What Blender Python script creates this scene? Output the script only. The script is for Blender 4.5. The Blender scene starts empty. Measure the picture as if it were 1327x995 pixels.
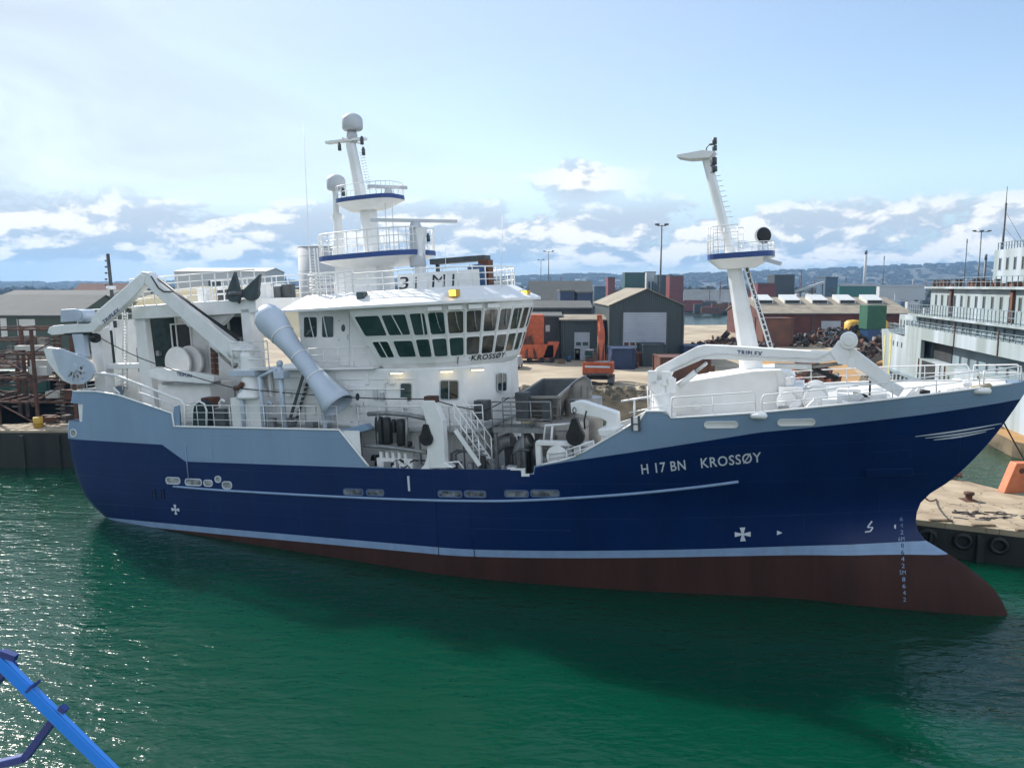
import bpy, bmesh, math, random
from mathutils import Vector, Matrix
random.seed(7)
scn = bpy.context.scene
col = scn.collection
R = math.radians
# ------------------------------------------------------------------ camera and measuring frame
FPX, CAMH, PITCH = 1000.0, 17.0, R(7.24)
CX, CY = 663.5, 497.5
cam_loc = Vector((0, 0, CAMH))
TRIM, YAW = R(3.2), R(22.7)
U0 = Vector((math.cos(YAW), -math.sin(YAW), 0))
Zv = Vector((0, 0, 1))
U = U0 * math.cos(TRIM) + Zv * math.sin(TRIM)
W = -U0 * math.sin(TRIM) + Zv * math.cos(TRIM)
V = Vector((-math.sin(YAW), -math.cos(YAW), 0))
ORG = Vector((-28.2, 61.1, 0))

def ray(x, y):
    a = (x - CX) / FPX; b = -(y - CY) / FPX
    return Vector((a, math.cos(PITCH) + b * math.sin(PITCH), -math.sin(PITCH) + b * math.cos(PITCH)))
def hit(x, y, n, p0):
    d = ray(x, y)
    return cam_loc + d * ((p0 - cam_loc).dot(n) / d.dot(n))
def w2s(p):
    q = p - ORG
    return (q.dot(U), q.dot(V), q.dot(W))
def P(x, y, v):            # a measured point in the fore-and-aft plane v of the vessel -> (u, v, w)
    return w2s(hit(x, y, V, ORG + V * v))
def PU(x, y, u):
    return w2s(hit(x, y, U, ORG + U * u))
def PZ(x, y, w):
    return w2s(hit(x, y, W, ORG + W * w))
def WZ(x, y, z):
    return hit(x, y, Zv, Vector((0, 0, z)))
def WY(x, y, Y):
    return hit(x, y, Vector((0, 1, 0)), Vector((0, Y, 0)))

cd = bpy.data.cameras.new('camera'); cam = bpy.data.objects.new('camera', cd); col.objects.link(cam)
cam.location = cam_loc; cam.rotation_euler = (R(90) - PITCH, 0, 0)
cd.sensor_width = 36; cd.lens = 36 * FPX / 1327; cd.clip_start = .1; cd.clip_end = 40000
scn.camera = cam

# ------------------------------------------------------------------ materials
def mat(name, c, rough=.5, metal=0, var=.06, scale=1.2, bump=0, bscale=20, coat=0, dirt=None, dirt_amt=.5, spec=.5, streak=False):
    m = bpy.data.materials.new(name); m.use_nodes = True
    nt = m.node_tree; b = nt.nodes['Principled BSDF']
    b.inputs['Roughness'].default_value = rough; b.inputs['Metallic'].default_value = metal
    b.inputs['Specular IOR Level'].default_value = spec
    b.inputs['Coat Weight'].default_value = coat; b.inputs['Coat Roughness'].default_value = .08
    tc = nt.nodes.new('ShaderNodeTexCoord')
    src = tc.outputs['Object']
    n = nt.nodes.new('ShaderNodeTexNoise'); n.inputs['Scale'].default_value = scale; n.inputs['Detail'].default_value = 5
    if streak:
        mp = nt.nodes.new('ShaderNodeMapping'); mp.inputs['Scale'].default_value = (1, 1, .12)
        nt.links.new(src, mp.inputs[0]); nt.links.new(mp.outputs[0], n.inputs['Vector'])
    else:
        nt.links.new(src, n.inputs['Vector'])
    cr = nt.nodes.new('ShaderNodeValToRGB')
    c2 = dirt if dirt else tuple(x * (1 - var * 2.2) for x in c)
    if dirt:
        cr.color_ramp.elements[0].position = .5 - dirt_amt * .35; cr.color_ramp.elements[1].position = .5 + (1 - dirt_amt) * .3
    else:
        cr.color_ramp.elements[0].position = .3; cr.color_ramp.elements[1].position = .7
    cr.color_ramp.elements[0].color = (*c2, 1); cr.color_ramp.elements[1].color = (*c, 1)
    nt.links.new(n.outputs['Fac'], cr.inputs[0]); nt.links.new(cr.outputs[0], b.inputs['Base Color'])
    if bump:
        n2 = nt.nodes.new('ShaderNodeTexNoise'); n2.inputs['Scale'].default_value = bscale; n2.inputs['Detail'].default_value = 4
        nt.links.new(src, n2.inputs['Vector'])
        bp = nt.nodes.new('ShaderNodeBump'); bp.inputs['Strength'].default_value = bump; bp.inputs['Distance'].default_value = .05
        nt.links.new(n2.outputs['Fac'], bp.inputs['Height']); nt.links.new(bp.outputs[0], b.inputs['Normal'])
    return m
def corrugated(name, c, period=.3, axis=0, rough=.55, var=.08, strength=.6, c2=None):
    m = mat(name, c, rough, 0, var, .4, dirt=c2, dirt_amt=.35)
    nt = m.node_tree; b = nt.nodes['Principled BSDF']
    tc = nt.nodes.new('ShaderNodeTexCoord'); wv = nt.nodes.new('ShaderNodeTexWave')
    wv.bands_direction = 'XYZ'[axis]; wv.inputs['Scale'].default_value = math.pi / 10 / period
    nt.links.new(tc.outputs['Object'], wv.inputs[0])
    bp = nt.nodes.new('ShaderNodeBump'); bp.inputs['Strength'].default_value = strength; bp.inputs['Distance'].default_value = .05
    nt.links.new(wv.outputs['Fac'], bp.inputs['Height']); nt.links.new(bp.outputs[0], b.inputs['Normal'])
    return m
def lamp_mat(name, c, s):
    m = bpy.data.materials.new(name); m.use_nodes = True
    b = m.node_tree.nodes['Principled BSDF']
    b.inputs['Base Color'].default_value = (*c, 1); b.inputs['Emission Color'].default_value = (*c, 1); b.inputs['Emission Strength'].default_value = s
    return m

def plated(m, pw, ph, grime, amt=.35, low=None):     # welded shell plating: seams, dished plates, vertical grime and scuffs
    nt = m.node_tree; b = nt.nodes['Principled BSDF']; L = nt.links.new
    tc = nt.nodes.new('ShaderNodeTexCoord'); sp = nt.nodes.new('ShaderNodeSeparateXYZ'); L(tc.outputs['Object'], sp.inputs[0])
    cb = nt.nodes.new('ShaderNodeCombineXYZ'); L(sp.outputs[0], cb.inputs[0]); L(sp.outputs[2], cb.inputs[1])
    br = nt.nodes.new('ShaderNodeTexBrick'); br.inputs['Scale'].default_value = 1; br.inputs['Brick Width'].default_value = pw; br.inputs['Row Height'].default_value = ph; br.inputs['Mortar Size'].default_value = .022; br.inputs['Mortar Smooth'].default_value = .6
    L(cb.outputs[0], br.inputs['Vector'])
    n = nt.nodes.new('ShaderNodeTexNoise'); n.inputs['Scale'].default_value = .75; n.inputs['Detail'].default_value = 2; L(tc.outputs['Object'], n.inputs['Vector'])
    b1 = nt.nodes.new('ShaderNodeBump'); b1.inputs['Distance'].default_value = .045; b1.inputs['Strength'].default_value = .5; L(n.outputs['Fac'], b1.inputs['Height'])
    b2 = nt.nodes.new('ShaderNodeBump'); b2.inputs['Distance'].default_value = .012; b2.inputs['Strength'].default_value = .6; b2.invert = True; L(br.outputs['Fac'], b2.inputs['Height']); L(b1.outputs[0], b2.inputs['Normal']); L(b2.outputs[0], b.inputs['Normal'])
    mp = nt.nodes.new('ShaderNodeMapping'); mp.inputs['Scale'].default_value = (1.6, 1.6, .10); L(tc.outputs['Object'], mp.inputs[0])
    g = nt.nodes.new('ShaderNodeTexNoise'); g.inputs['Scale'].default_value = 1.0; g.inputs['Detail'].default_value = 7; g.inputs['Roughness'].default_value = .65; L(mp.outputs[0], g.inputs['Vector'])
    mr = nt.nodes.new('ShaderNodeMapRange'); mr.inputs[1].default_value = .52; mr.inputs[2].default_value = .78; mr.inputs[4].default_value = amt; L(g.outputs['Fac'], mr.inputs[0])
    src = b.inputs['Base Color'].links[0].from_socket
    mx = nt.nodes.new('ShaderNodeMix'); mx.data_type = 'RGBA'; L(mr.outputs[0], mx.inputs[0]); L(src, mx.inputs[6]); mx.inputs[7].default_value = (*grime, 1)
    L(mx.outputs[2], b.inputs['Base Color'])
    rr_ = nt.nodes.new('ShaderNodeMapRange'); r0 = b.inputs['Roughness'].default_value; rr_.inputs[3].default_value = r0 * .8; rr_.inputs[4].default_value = r0 * 1.8; L(g.outputs['Fac'], rr_.inputs[0]); L(rr_.outputs[0], b.inputs['Roughness'])
M = {}
M['white'] = mat('white_paint', (.84, .84, .84), .35, var=.05, scale=1.1, bump=.05, bscale=2.2, dirt=(.75, .75, .73), dirt_amt=.18)
M['hullblue'] = mat('blue_hull_paint', (.0006, .0165, .090), .26, spec=.28, var=.10, scale=.5, bump=.05, bscale=.9, streak=True)
M['hullgrey'] = mat('bluegrey_hull_paint', (.215, .315, .445), .4, var=.05, scale=.5, bump=.05, bscale=.9, streak=True)
M['stripe'] = mat('pale_stripe_paint', (.22, .33, .50), .35, var=.06, scale=1.5)
M['red'] = mat('red_bottom_paint', (.050, .019, .014), .6, spec=.25, var=.18, scale=.6, bump=.05, bscale=2, streak=True)
plated(M['hullblue'], 7.5, 2.1, (.006, .020, .075), .4); plated(M['hullgrey'], 7.5, 1.6, (.20, .25, .30), .45); plated(M['red'], 7.5, 1.9, (.030, .022, .020), .7); plated(M['stripe'], 7.5, 2.1, (.16, .19, .24), .5)
M['deck'] = mat('deck_paint', (.42, .44, .44), .7, var=.15, scale=.7)
M['glass'] = mat('dark_window_glass', (.035, .060, .060), .04, scale=.8, spec=.9, dirt=(.005, .020, .022), dirt_amt=.55)  # lighter patches paint varied reflections over the dark glass tone
M['front'] = mat('front_window_glass', (.10, .085, .065), .05, scale=1.1, spec=.8, dirt=(.008, .016, .016), dirt_amt=.62)  # brown patches paint the bright interior and reflections into the glass colour
M['clear'] = mat('green_window_glass', (.03, .075, .07), .05, var=.5, scale=.5, spec=.8)
M['gasket'] = mat('grey_window_frame', (.42, .44, .46), .5)
M['black'] = mat('black_rubber', (.008, .010, .011), .5, var=.3, scale=4)
M['dark'] = mat('dark_interior', (.02, .024, .026), .7, var=.3)
M['net'] = mat('green_net', (.018, .045, .045), .9, var=.3, scale=2, bump=.6, bscale=14)
M['galv'] = mat('galvanised_steel', (.30, .31, .31), .45, metal=.3, var=.2, scale=2.5)
M['stain'] = mat('stainless_steel', (.38, .355, .32), .42, metal=.35, var=.15, scale=1.4)
M['dgrey'] = mat('dark_grey_steel', (.09, .10, .105), .5, metal=.2, var=.2, scale=2)
M['dome'] = mat('grey_dome_plastic', (.52, .54, .56), .45, var=.04)
M['cyl'] = mat('chrome_rod', (.6, .6, .6), .15, metal=1, var=.02)
M['bluetrim'] = mat('blue_trim_paint', (.02, .06, .22), .4)
M['navy'] = mat('navy_lettering', (.012, .03, .13), .5)
M['blackp'] = mat('black_lettering', (.012, .012, .014), .5)
M['letter'] = mat('pale_lettering', (.62, .66, .72), .5)
M['tube'] = mat('pale_grey_tube_paint', (.50, .57, .66), .4, var=.08, scale=.7)
M['redp'] = mat('red_paint', (.38, .03, .025), .45)
M['bluep'] = mat('blue_plastic', (.012, .06, .16), .5)
M['yellow'] = mat('yellow_paint', (.60, .36, .03), .5, var=.1)
M['lamp'] = lamp_mat('lit_yellow_lamp', (1.0, .62, .05), 2.2)
M['lamplow'] = lamp_mat('lit_ceiling_lamp', (1.0, .78, .42), 3.0)
M['rope'] = mat('dark_rope', (.03, .03, .032), .9, var=.2, scale=8)
M['rust'] = mat('rusty_steel', (.14, .055, .03), .85, var=.35, scale=1.2, bump=.3, bscale=8, dirt=(.05, .03, .025))
M['orange'] = mat('orange_paint', (.56, .105, .028), .5, var=.1, scale=1.5, dirt=(.36, .07, .025), dirt_amt=.35)
M['crane_blue'] = mat('bright_blue_paint', (.004, .20, .72), .3, var=.06)
M['crane_dark'] = mat('worn_dark_blue_paint', (.006, .035, .20), .4, var=.12)

# ------------------------------------------------------------------ mesh helper
class MB:
    def __init__(s, ship=False):
        s.v = []; s.f = []; s.mi = []; s.sm = []; s.ship = ship; s.cur = 0; s.smooth = False
    def pt(s, p):
        s.v.append((p[0], -p[1], p[2]) if s.ship else (p[0], p[1], p[2])); return len(s.v) - 1
    def face(s, idx, m=None, sm=None):
        s.f.append(tuple(idx)); s.mi.append(s.cur if m is None else m); s.sm.append(s.smooth if sm is None else sm)
    def poly(s, pts): s.face([s.pt(p) for p in pts])
    def hexa(s, a):        # 8 corners: bottom 4 then top 4
        i = [s.pt(p) for p in a]
        for q in ((3, 2, 1, 0), (4, 5, 6, 7), (0, 1, 5, 4), (1, 2, 6, 5), (2, 3, 7, 6), (3, 0, 4, 7)): s.face([i[k] for k in q], sm=False)
    def bx(s, x0, x1, y0, y1, z0, z1):
        s.hexa([(x0, y0, z0), (x1, y0, z0), (x1, y1, z0), (x0, y1, z0), (x0, y0, z1), (x1, y0, z1), (x1, y1, z1), (x0, y1, z1)])
    def beam(s, p0, p1, w, h=None, up=(0, 0, 1), w1=None, h1=None):
        h = h or w; w1 = w1 or w; h1 = h1 or h
        p0 = Vector(p0); p1 = Vector(p1); d = (p1 - p0).normalized(); up = Vector(up)
        if abs(d.dot(up)) > .97: up = Vector((1, 0, 0))
        sd = d.cross(up).normalized(); u2 = sd.cross(d).normalized()
        a = []
        for p, ww, hh in ((p0, w, h), (p1, w1, h1)):
            a += [p - sd * ww / 2 - u2 * hh / 2, p + sd * ww / 2 - u2 * hh / 2, p + sd * ww / 2 + u2 * hh / 2, p - sd * ww / 2 + u2 * hh / 2]
        s.hexa(a)
    def prism(s, pts, d):  # polygon swept by vector d
        d = Vector(d); a = [s.pt(p) for p in pts]; b = [s.pt(Vector(p) + d) for p in pts]; n = len(pts)
        s.face(a[::-1], sm=False); s.face(b, sm=False)
        for i in range(n): s.face((a[i], a[(i + 1) % n], b[(i + 1) % n], b[i]), sm=False)
    def vprism(s, pts, v, t):  # polygon of (u, ., w) points in plane v, thickness t about it
        s.prism([(p[0], v - t / 2, p[2]) for p in pts], (0, t, 0))
    def rings(s, cs, cap=True, closed=False):   # list of rings (each list of pts)
        ix = [[s.pt(p) for p in r] for r in cs]; n = len(ix[0])
        rng = range(len(ix)) if closed else range(len(ix) - 1)
        for k in rng:
            a, b = ix[k], ix[(k + 1) % len(ix)]
            for i in range(n): s.face((a[i], a[(i + 1) % n], b[(i + 1) % n], b[i]), sm=True)
        if cap and not closed:
            s.face(ix[0][::-1], sm=False); s.face(ix[-1], sm=False)
    def tube(s, pts, r, n=6, cap=True, r1=None):
        pts = [Vector(p) for p in pts]; N = len(pts); cs = []
        up = None
        for i, p in enumerate(pts):
            d = (pts[min(i + 1, N - 1)] - pts[max(i - 1, 0)]).normalized()
            if up is None:
                up = Vector((0, 0, 1)) if abs(d.z) < .9 else Vector((1, 0, 0))
            a = d.cross(up).normalized(); b = a.cross(d).normalized(); up = b
            rr = r if r1 is None else r + (r1 - r) * i / (N - 1)
            cs.append([p + a * rr * math.cos(2 * math.pi * k / n) + b * rr * math.sin(2 * math.pi * k / n) for k in range(n)])
        s.rings(cs, cap)
    def lathe(s, p0, p1, prof, n=16, cap=True):  # prof: (t along p0->p1, radius)
        p0 = Vector(p0); p1 = Vector(p1); d = (p1 - p0); dn = d.normalized()
        up = Vector((0, 0, 1)) if abs(dn.z) < .9 else Vector((1, 0, 0))
        a = dn.cross(up).normalized(); b = a.cross(dn).normalized()
        s.rings([[p0 + d * t + a * r * math.cos(2 * math.pi * k / n) + b * r * math.sin(2 * math.pi * k / n) for k in range(n)] for t, r in prof], cap)
    def cyl(s, p0, p1, r, n=14, r1=None): s.lathe(p0, p1, [(0, r), (1, r if r1 is None else r1)], n)
    def ball(s, c, r, n=12, sz=1.0):
        s.lathe((c[0], c[1], c[2] - r * sz), (c[0], c[1], c[2] + r * sz), [((1 - math.cos(math.pi * k / 8)) / 2, max(1e-3, r * math.sin(math.pi * k / 8))) for k in range(9)], n)
    def build(s, name, mats, parent=None, bevel=0, recalc=True, loc=None):
        me = bpy.data.meshes.new(name)
        me.from_pydata(s.v, [], s.f)
        if not isinstance(mats, (list, tuple)): mats = [mats]
        for m in mats: me.materials.append(m)
        me.polygons.foreach_set('material_index', s.mi)
        me.polygons.foreach_set('use_smooth', s.sm)
        if recalc:
            bm = bmesh.new(); bm.from_mesh(me); bmesh.ops.recalc_face_normals(bm, faces=bm.faces); bm.to_mesh(me); bm.free()
        me.update()
        o = bpy.data.objects.new(name, me); col.objects.link(o)
        if parent: o.parent = parent
        if loc is not None: o.location = loc
        if bevel:
            md = o.modifiers.new('bevel', 'BEVEL'); md.width = bevel; md.segments = 2; md.limit_method = 'ANGLE'; md.angle_limit = R(40)
        return o
def build_each(s, name, mats, parent=None, bevel=0):   # every loose piece becomes a mesh of its own
    up = list(range(len(s.v)))
    def find(i):
        while up[i] != i: up[i] = up[up[i]]; i = up[i]
        return i
    for f in s.f:
        r = find(f[0])
        for i in f[1:]: up[find(i)] = r
    groups = {}
    for k, f in enumerate(s.f): groups.setdefault(find(f[0]), []).append(k)
    out = []
    for ks in groups.values():
        q = MB(False); mp = {}
        for k in ks:
            for i in s.f[k]:
                if i not in mp: mp[i] = len(q.v); q.v.append(s.v[i])
            q.f.append(tuple(mp[i] for i in s.f[k])); q.mi.append(s.mi[k]); q.sm.append(s.sm[k])
        out.append(q.build(name, mats, parent, bevel=bevel))
    return out
def S(): return MB(ship=True)
def empty(name, loc=(0, 0, 0), rz=0):
    o = bpy.data.objects.new(name, None); col.objects.link(o); o.location = loc; o.rotation_euler = (0, 0, rz); o.empty_display_size = .5; return o
def tag(o, label, cat, group=None, kind=None):
    if label: o['label'] = label
    if cat: o['category'] = cat
    if group: o['group'] = group
    if kind: o['kind'] = kind
    return o
def copy_tree(o, parent=None):
    c = o.copy(); col.objects.link(c)
    if parent: c.parent = parent
    for ch in list(o.children): copy_tree(ch, c)
    return c
def text2d(body, size=1.0, shear=0, bold=0, space=1.0):
    cu = bpy.data.curves.new('lettering', 'FONT'); cu.body = body; cu.size = size; cu.shear = shear; cu.offset = bold; cu.space_character = space
    cu.resolution_u = 3
    o = bpy.data.objects.new('lettering', cu); col.objects.link(o)
    bpy.context.view_layer.update()
    dg = bpy.context.evaluated_depsgraph_get()
    me = bpy.data.meshes.new_from_object(o.evaluated_get(dg))
    vs = [(v.co.x, v.co.y) for v in me.vertices]; fs = [tuple(p.vertices) for p in me.polygons]
    bpy.data.objects.remove(o); bpy.data.meshes.remove(me); bpy.data.curves.remove(cu)
    return vs, fs
def lerp(a, b, t): return a + (b - a) * t
def interp(tab, x):
    if x <= tab[0][0]: return tab[0][1]
    for (x0, y0), (x1, y1) in zip(tab, tab[1:]):
        if x <= x1: return y0 + (y1 - y0) * (x - x0) / (x1 - x0 + 1e-9)
    return tab[-1][1]
def sinterp(tab, x):       # smooth (catmull) interpolation
    n = len(tab)
    if x <= tab[0][0]: return tab[0][1]
    if x >= tab[-1][0]: return tab[-1][1]
    for i in range(n - 1):
        if x <= tab[i + 1][0]:
            x0, y0 = tab[i]; x1, y1 = tab[i + 1]
            m0 = (y1 - tab[i - 1][1]) / (x1 - tab[i - 1][0]) if i > 0 else (y1 - y0) / (x1 - x0)
            m1 = (tab[i + 2][1] - y0) / (tab[i + 2][0] - x0) if i + 2 < n else (y1 - y0) / (x1 - x0)
            h = x1 - x0; t = (x - x0) / h
            return (2*t**3-3*t*t+1)*y0 + (t**3-2*t*t+t)*h*m0 + (-2*t**3+3*t*t)*y1 + (t**3-t*t)*h*m1
def cracks(m, scale=.35, width=.012, c=(.10, .085, .06)):      # wandering cracks and joints in concrete
    nt = m.node_tree; b = nt.nodes['Principled BSDF']; L = nt.links.new
    tc = nt.nodes.new('ShaderNodeTexCoord'); n = nt.nodes.new('ShaderNodeTexNoise'); n.inputs['Scale'].default_value = 1.2; L(tc.outputs['Object'], n.inputs['Vector'])
    ad = nt.nodes.new('ShaderNodeMix'); ad.data_type = 'RGBA'; ad.blend_type = 'ADD'; ad.inputs[0].default_value = .8; L(tc.outputs['Object'], ad.inputs[6]); L(n.outputs['Color'], ad.inputs[7])
    v = nt.nodes.new('ShaderNodeTexVoronoi'); v.feature = 'DISTANCE_TO_EDGE'; v.inputs['Scale'].default_value = scale; L(ad.outputs[2], v.inputs['Vector'])
    mr = nt.nodes.new('ShaderNodeMapRange'); mr.inputs[1].default_value = width * .4; mr.inputs[2].default_value = width; mr.inputs[3].default_value = 1; mr.inputs[4].default_value = 0; L(v.outputs['Distance'], mr.inputs[0])
    src = b.inputs['Base Color'].links[0].from_socket; mx = nt.nodes.new('ShaderNodeMix'); mx.data_type = 'RGBA'; L(mr.outputs[0], mx.inputs[0]); L(src, mx.inputs[6]); mx.inputs[7].default_value = (*c, 1); L(mx.outputs[2], b.inputs['Base Color'])
# ------------------------------------------------------------------ the fishing vessel
vessel = empty('fishing_vessel')
vessel.matrix_world = Matrix((( U.x, -V.x, W.x, ORG.x), (U.y, -V.y, W.y, ORG.y), (U.z, -V.z, W.z, ORG.z), (0, 0, 0, 1)))
tag(vessel, 'big blue and white trawler with red bottom moored in the middle of the basin', 'fishing vessel')
BEAM = 6.5
STEM = [(-5, 58.0), (-4, 58.62), (-3.25, 58.55), (-2.05, 57.98), (-1.1, 57.0), (-.27, 55.84), (.4, 54.75), (1.0, 54.33), (1.65, 54.27), (2.3, 54.42), (2.82, 54.74), (3.85, 56.0), (5.73, 57.55), (7.5, 58.65), (8.9, 59.4), (10, 60)]
STERN = [(-5, 12), (-2, 6), (-1, 3), (0, .45), (.6, -.35), (1.2, -.9), (2.4, -1.6), (4, -2.1), (5.9, -2.3), (7.6, -1.95), (9.6, -1.2)]
def stem(w): return sinterp(STEM, w)
def stern(w): return sinterp(STERN, w)
def ent(w): return interp([(-5, 25), (0, 29), (4, 33), (7, 37), (9, 40)], w)
def ful(w): return interp([(-5, 1.45), (0, 1.5), (3, 1.6), (5, 1.8), (8.5, 2.25)], w)
def hb(u, w):
    sm_ = stem(w) if w > 1.0 else 54.33
    e = ent(w)
    if u <= e: b = BEAM
    else:
        s = max(0, (sm_ - u) / (sm_ - e)); b = BEAM * (1 - (1 - s) ** ful(w))
        if w > 1: b = math.sqrt(b * b + .0)
    if w < 1.2:
        L = 5.5; rr = 1.5 * math.sqrt(max(0, 1 - ((w + 3.0) / 4.2) ** 2))
        bb = rr * math.sqrt(min(1, max(0, (stem(w) - u) / L))) * min(1, max(0, (u - 46) / 5))
        b = math.sqrt(b * b + bb * bb)
    s0 = stern(w)
    if u < s0 + 1.3: b -= .4 * (1 - math.sqrt(max(0, 1 - (1 - max(0, (u - s0)) / 1.3) ** 2)))
    if u < 14 and w < 1.6: b -= .5 * ((14 - u) / 14) ** 1.5 * min(1, (1.6 - w) / 3)
    return max(b, .015)
TOP = [(-3, 9.45), (1.5, 9.45), (3.7, 9.18), (8.62, 7.92), (8.68, 7.02), (22.2, 7.0), (24.15, 4.78), (28, 4.76), (34.2, 4.98), (34.26, 4.72), (34.9, 4.76), (34.95, 5.18), (36.5, 5.52), (37.4, 5.80), (41.0, 7.85), (41.3, 8.28), (42.35, 8.28), (42.55, 7.92), (46.8, 8.13), (52.6, 8.55), (56, 8.78), (61, 9.1)]
def top(u): return interp(TOP, u)
BLUE = [(-3, 5.95), (7.4, 5.72), (9.4, 4.60), (24, 4.69), (34, 4.95), (34.3, 4.7), (34.9, 4.7), (35, 5.12), (37, 5.5), (46.75, 7.05), (54.4, 7.62), (58, 7.95), (61, 8.3)]
def blue(u): return min(interp(BLUE, u), top(u) - .012)
def boot_hi(u): return interp([(0, .10), (30, .07), (44, .25), (55, .42), (60, .5)], u)
def boot_lo(u): return interp([(0, -.30), (30, -.37), (44, -.2), (52, -.2), (60, -.28)], u)
MID = sorted(set([3 + i * 1.0 for i in range(39)] + [t[0] for t in TOP if 3 < t[0] < 42] + [7.4, 9.4, 34.0, 35.0]))
MID = [m for m in MID if 3 <= m <= 41.3]
def columns(w_of):         # the u positions along one hull line; w_of(u) gives its height
    out = []
    for i in range(9):
        t = (i / 9) ** 1.7; u = -1
        for _ in range(4): u = lerp(stern(w_of(u)), 3, t)
        out.append(u)
    out += [m for m in MID]
    for i in range(1, 45):
        t = 1 - (1 - i / 44) ** 1.75; u = 54
        for _ in range(8): u = lerp(41.3, stem(w_of(u)), t)
        out.append(u)
    return out
LINES = []
for k in range(9): LINES.append((lambda u, k=k: lerp(-5, boot_lo(u), k / 8), 0))
LINES.append((boot_hi, 1))
for k in range(1, 15): LINES.append((lambda u, k=k: lerp(boot_hi(u), blue(u), k / 14), 2))
for k in range(1, 9): LINES.append((lambda u, k=k: lerp(blue(u), top(u), k / 8), 3))
hm = S(); grid = []
for f, m in LINES:
    us = columns(f); grid.append([(u, hb(u, f(u)), f(u)) for u in us])
for side in (1, -1):
    ix = [[hm.pt((p[0], side * p[1], p[2])) for p in row] for row in grid]
    for r in range(len(ix) - 1):
        for c in range(len(ix[0]) - 1):
            if c < 5 and 27 <= r + 1 <= 29: continue
            hm.face((ix[r][c], ix[r][c + 1], ix[r + 1][c + 1], ix[r + 1][c]), LINES[r + 1][1], True)
    if side == 1: ix1 = ix
for r in range(len(ix) - 1):   # transom
    if 27 <= r + 1 <= 29: continue
    hm.face((ix1[r][0], ix1[r + 1][0], ix[r + 1][0], ix[r][0]), LINES[r + 1][1], False)
hull = hm.build('hull', [M['red'], M['stripe'], M['hullblue'], M['hullgrey']], vessel)
def PH(x, y):              # measured point on the starboard hull skin
    v = 6.0
    for _ in range(14):
        u, _v, w = P(x, y, v); v = .5 * v + .5 * hb(u, w)
    return u, hb(u, w), w
def HS(u, w, off=.02): return (u, hb(u, w) + off, w)
# rail cap along the bulwark
for side in (1, -1):
    m = S()
    us = [-1.1 + .5 * i for i in range(int((59.1 + 1.1) / .5))]
    us = sorted(us + [t[0] for t in TOP if -1 < t[0] < 59])
    m.tube([(u, side * hb(u, top(u)), top(u)) for u in us if u < 24.2], .07, 5)
    m.tube([(u, side * hb(u, top(u)), top(u)) for u in us if u > 35], .06, 5)
    m.build('bulwark_cap', M['white'], hull)
m = S()
m.tube([(-1.2, v, 9.42) for v in (-5.4, 5.4)], .1, 6); m.build('bulwark_cap', M['white'], hull)
# rubbing strakes and weld seams
m = S(); pa = [(8.1 + .75 * i, sinterp([(8, 2.81), (12.9, 2.74), (25.2, 2.83), (32.4, 3.07), (39.6, 3.58), (43.7, 4.0), (45.8, 4.28)], 8.1 + .75 * i)) for i in range(51)]
m.tube([HS(u, w, .03) for u, w in pa], .085, 6); m.build('rub_rail', M['stripe'], hull)
m = S(); m.tube([HS(-2.0 + .6 * i, 3.3 - .46 * i / 17 * 1.0, 0) for i in range(18)], .03, 5)
m.tube([HS(-.3 + .9 * i, 1.15 + .25 * i / 40, -.005) for i in range(42)], .025, 5); m.build('rub_rail', M['hullblue'], hull)
m = S(); m.cyl(HS(9.55, 3.2, .03), HS(9.55, 5.75, .03), .04, 5); m.build('discharge_pipe', M['stripe'], hull)
m = S()
for a, b in ((9.7, 3.9), (11.3, 3.9)): pass
m.prism([HS(10.2, 4.75, .008), HS(11.9, 4.75, .008), HS(11.9, 6.2, .008), HS(10.2, 6.2, .008)], (0, .012, 0)); m.build('side_hatch', M['hullgrey'], hull)
def rrect(hu, hw, r, n=4):
    pts = []
    for cx_, cy_, a0 in ((hu - r, hw - r, 0), (-hu + r, hw - r, 90), (-hu + r, -hw + r, 180), (hu - r, -hw + r, 270)):
        for k in range(n + 1):
            a = R(a0 + 90 * k / n); pts.append((cx_ + r * math.cos(a), cy_ + r * math.sin(a)))
    return pts
def port(px0, py0, px1, py1, inner, name='freeing_port', rim='stripe', rnd=.9, slope=None):
    a = PH(px0, (py0 + py1) / 2); b = PH(px1, (py0 + py1) / 2); t = PH((px0 + px1) / 2, py0); bo = PH((px0 + px1) / 2, py1)
    uc, wc = (a[0] + b[0]) / 2, (t[2] + bo[2]) / 2; hu, hw = (b[0] - a[0]) / 2, (t[2] - bo[2]) / 2
    sl = (b[2] - a[2]) / (b[0] - a[0]) * .5 if slope is None else slope
    r = min(hu, hw) * rnd; m = S()
    def mp(p, off): return HS(uc + p[0], wc + p[1] + sl * p[0], off)
    o = rrect(hu + .06, hw + .06, r + .05); i = rrect(hu, hw, r); n = len(o)
    io = [m.pt(mp(p, .05)) for p in o]; ii = [m.pt(mp(p, .05)) for p in i]; ib = [m.pt(mp(p, .012)) for p in i]; oo = [m.pt(mp(p, -.02)) for p in o]
    for k in range(n):
        q = (k + 1) % n
        m.face((io[k], io[q], ii[q], ii[k])); m.face((ii[k], ii[q], ib[q], ib[k])); m.face((oo[k], oo[q], io[q], io[k]))
    m.face(ib, 1)
    m.build(name, [M[rim], inner], hull)
M['portrim'] = mat('port_rim_paint', (.10, .15, .26), .4)
M['portin'] = mat('bulwark_inside', (.42, .43, .43), .6, var=.35, scale=2.5)
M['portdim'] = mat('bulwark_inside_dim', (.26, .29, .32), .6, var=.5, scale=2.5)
for x0, y0, x1, y1 in ((216, 619, 233, 626), (241, 621, 261, 628), (265, 622.5, 275, 629), (289, 624.5, 300, 632.5)): port(x0, y0, x1, y1, M['portin'], rim='letter')
port(279.5, 617.5, 286, 624, M['portin'], rnd=1, rim='letter')
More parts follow.
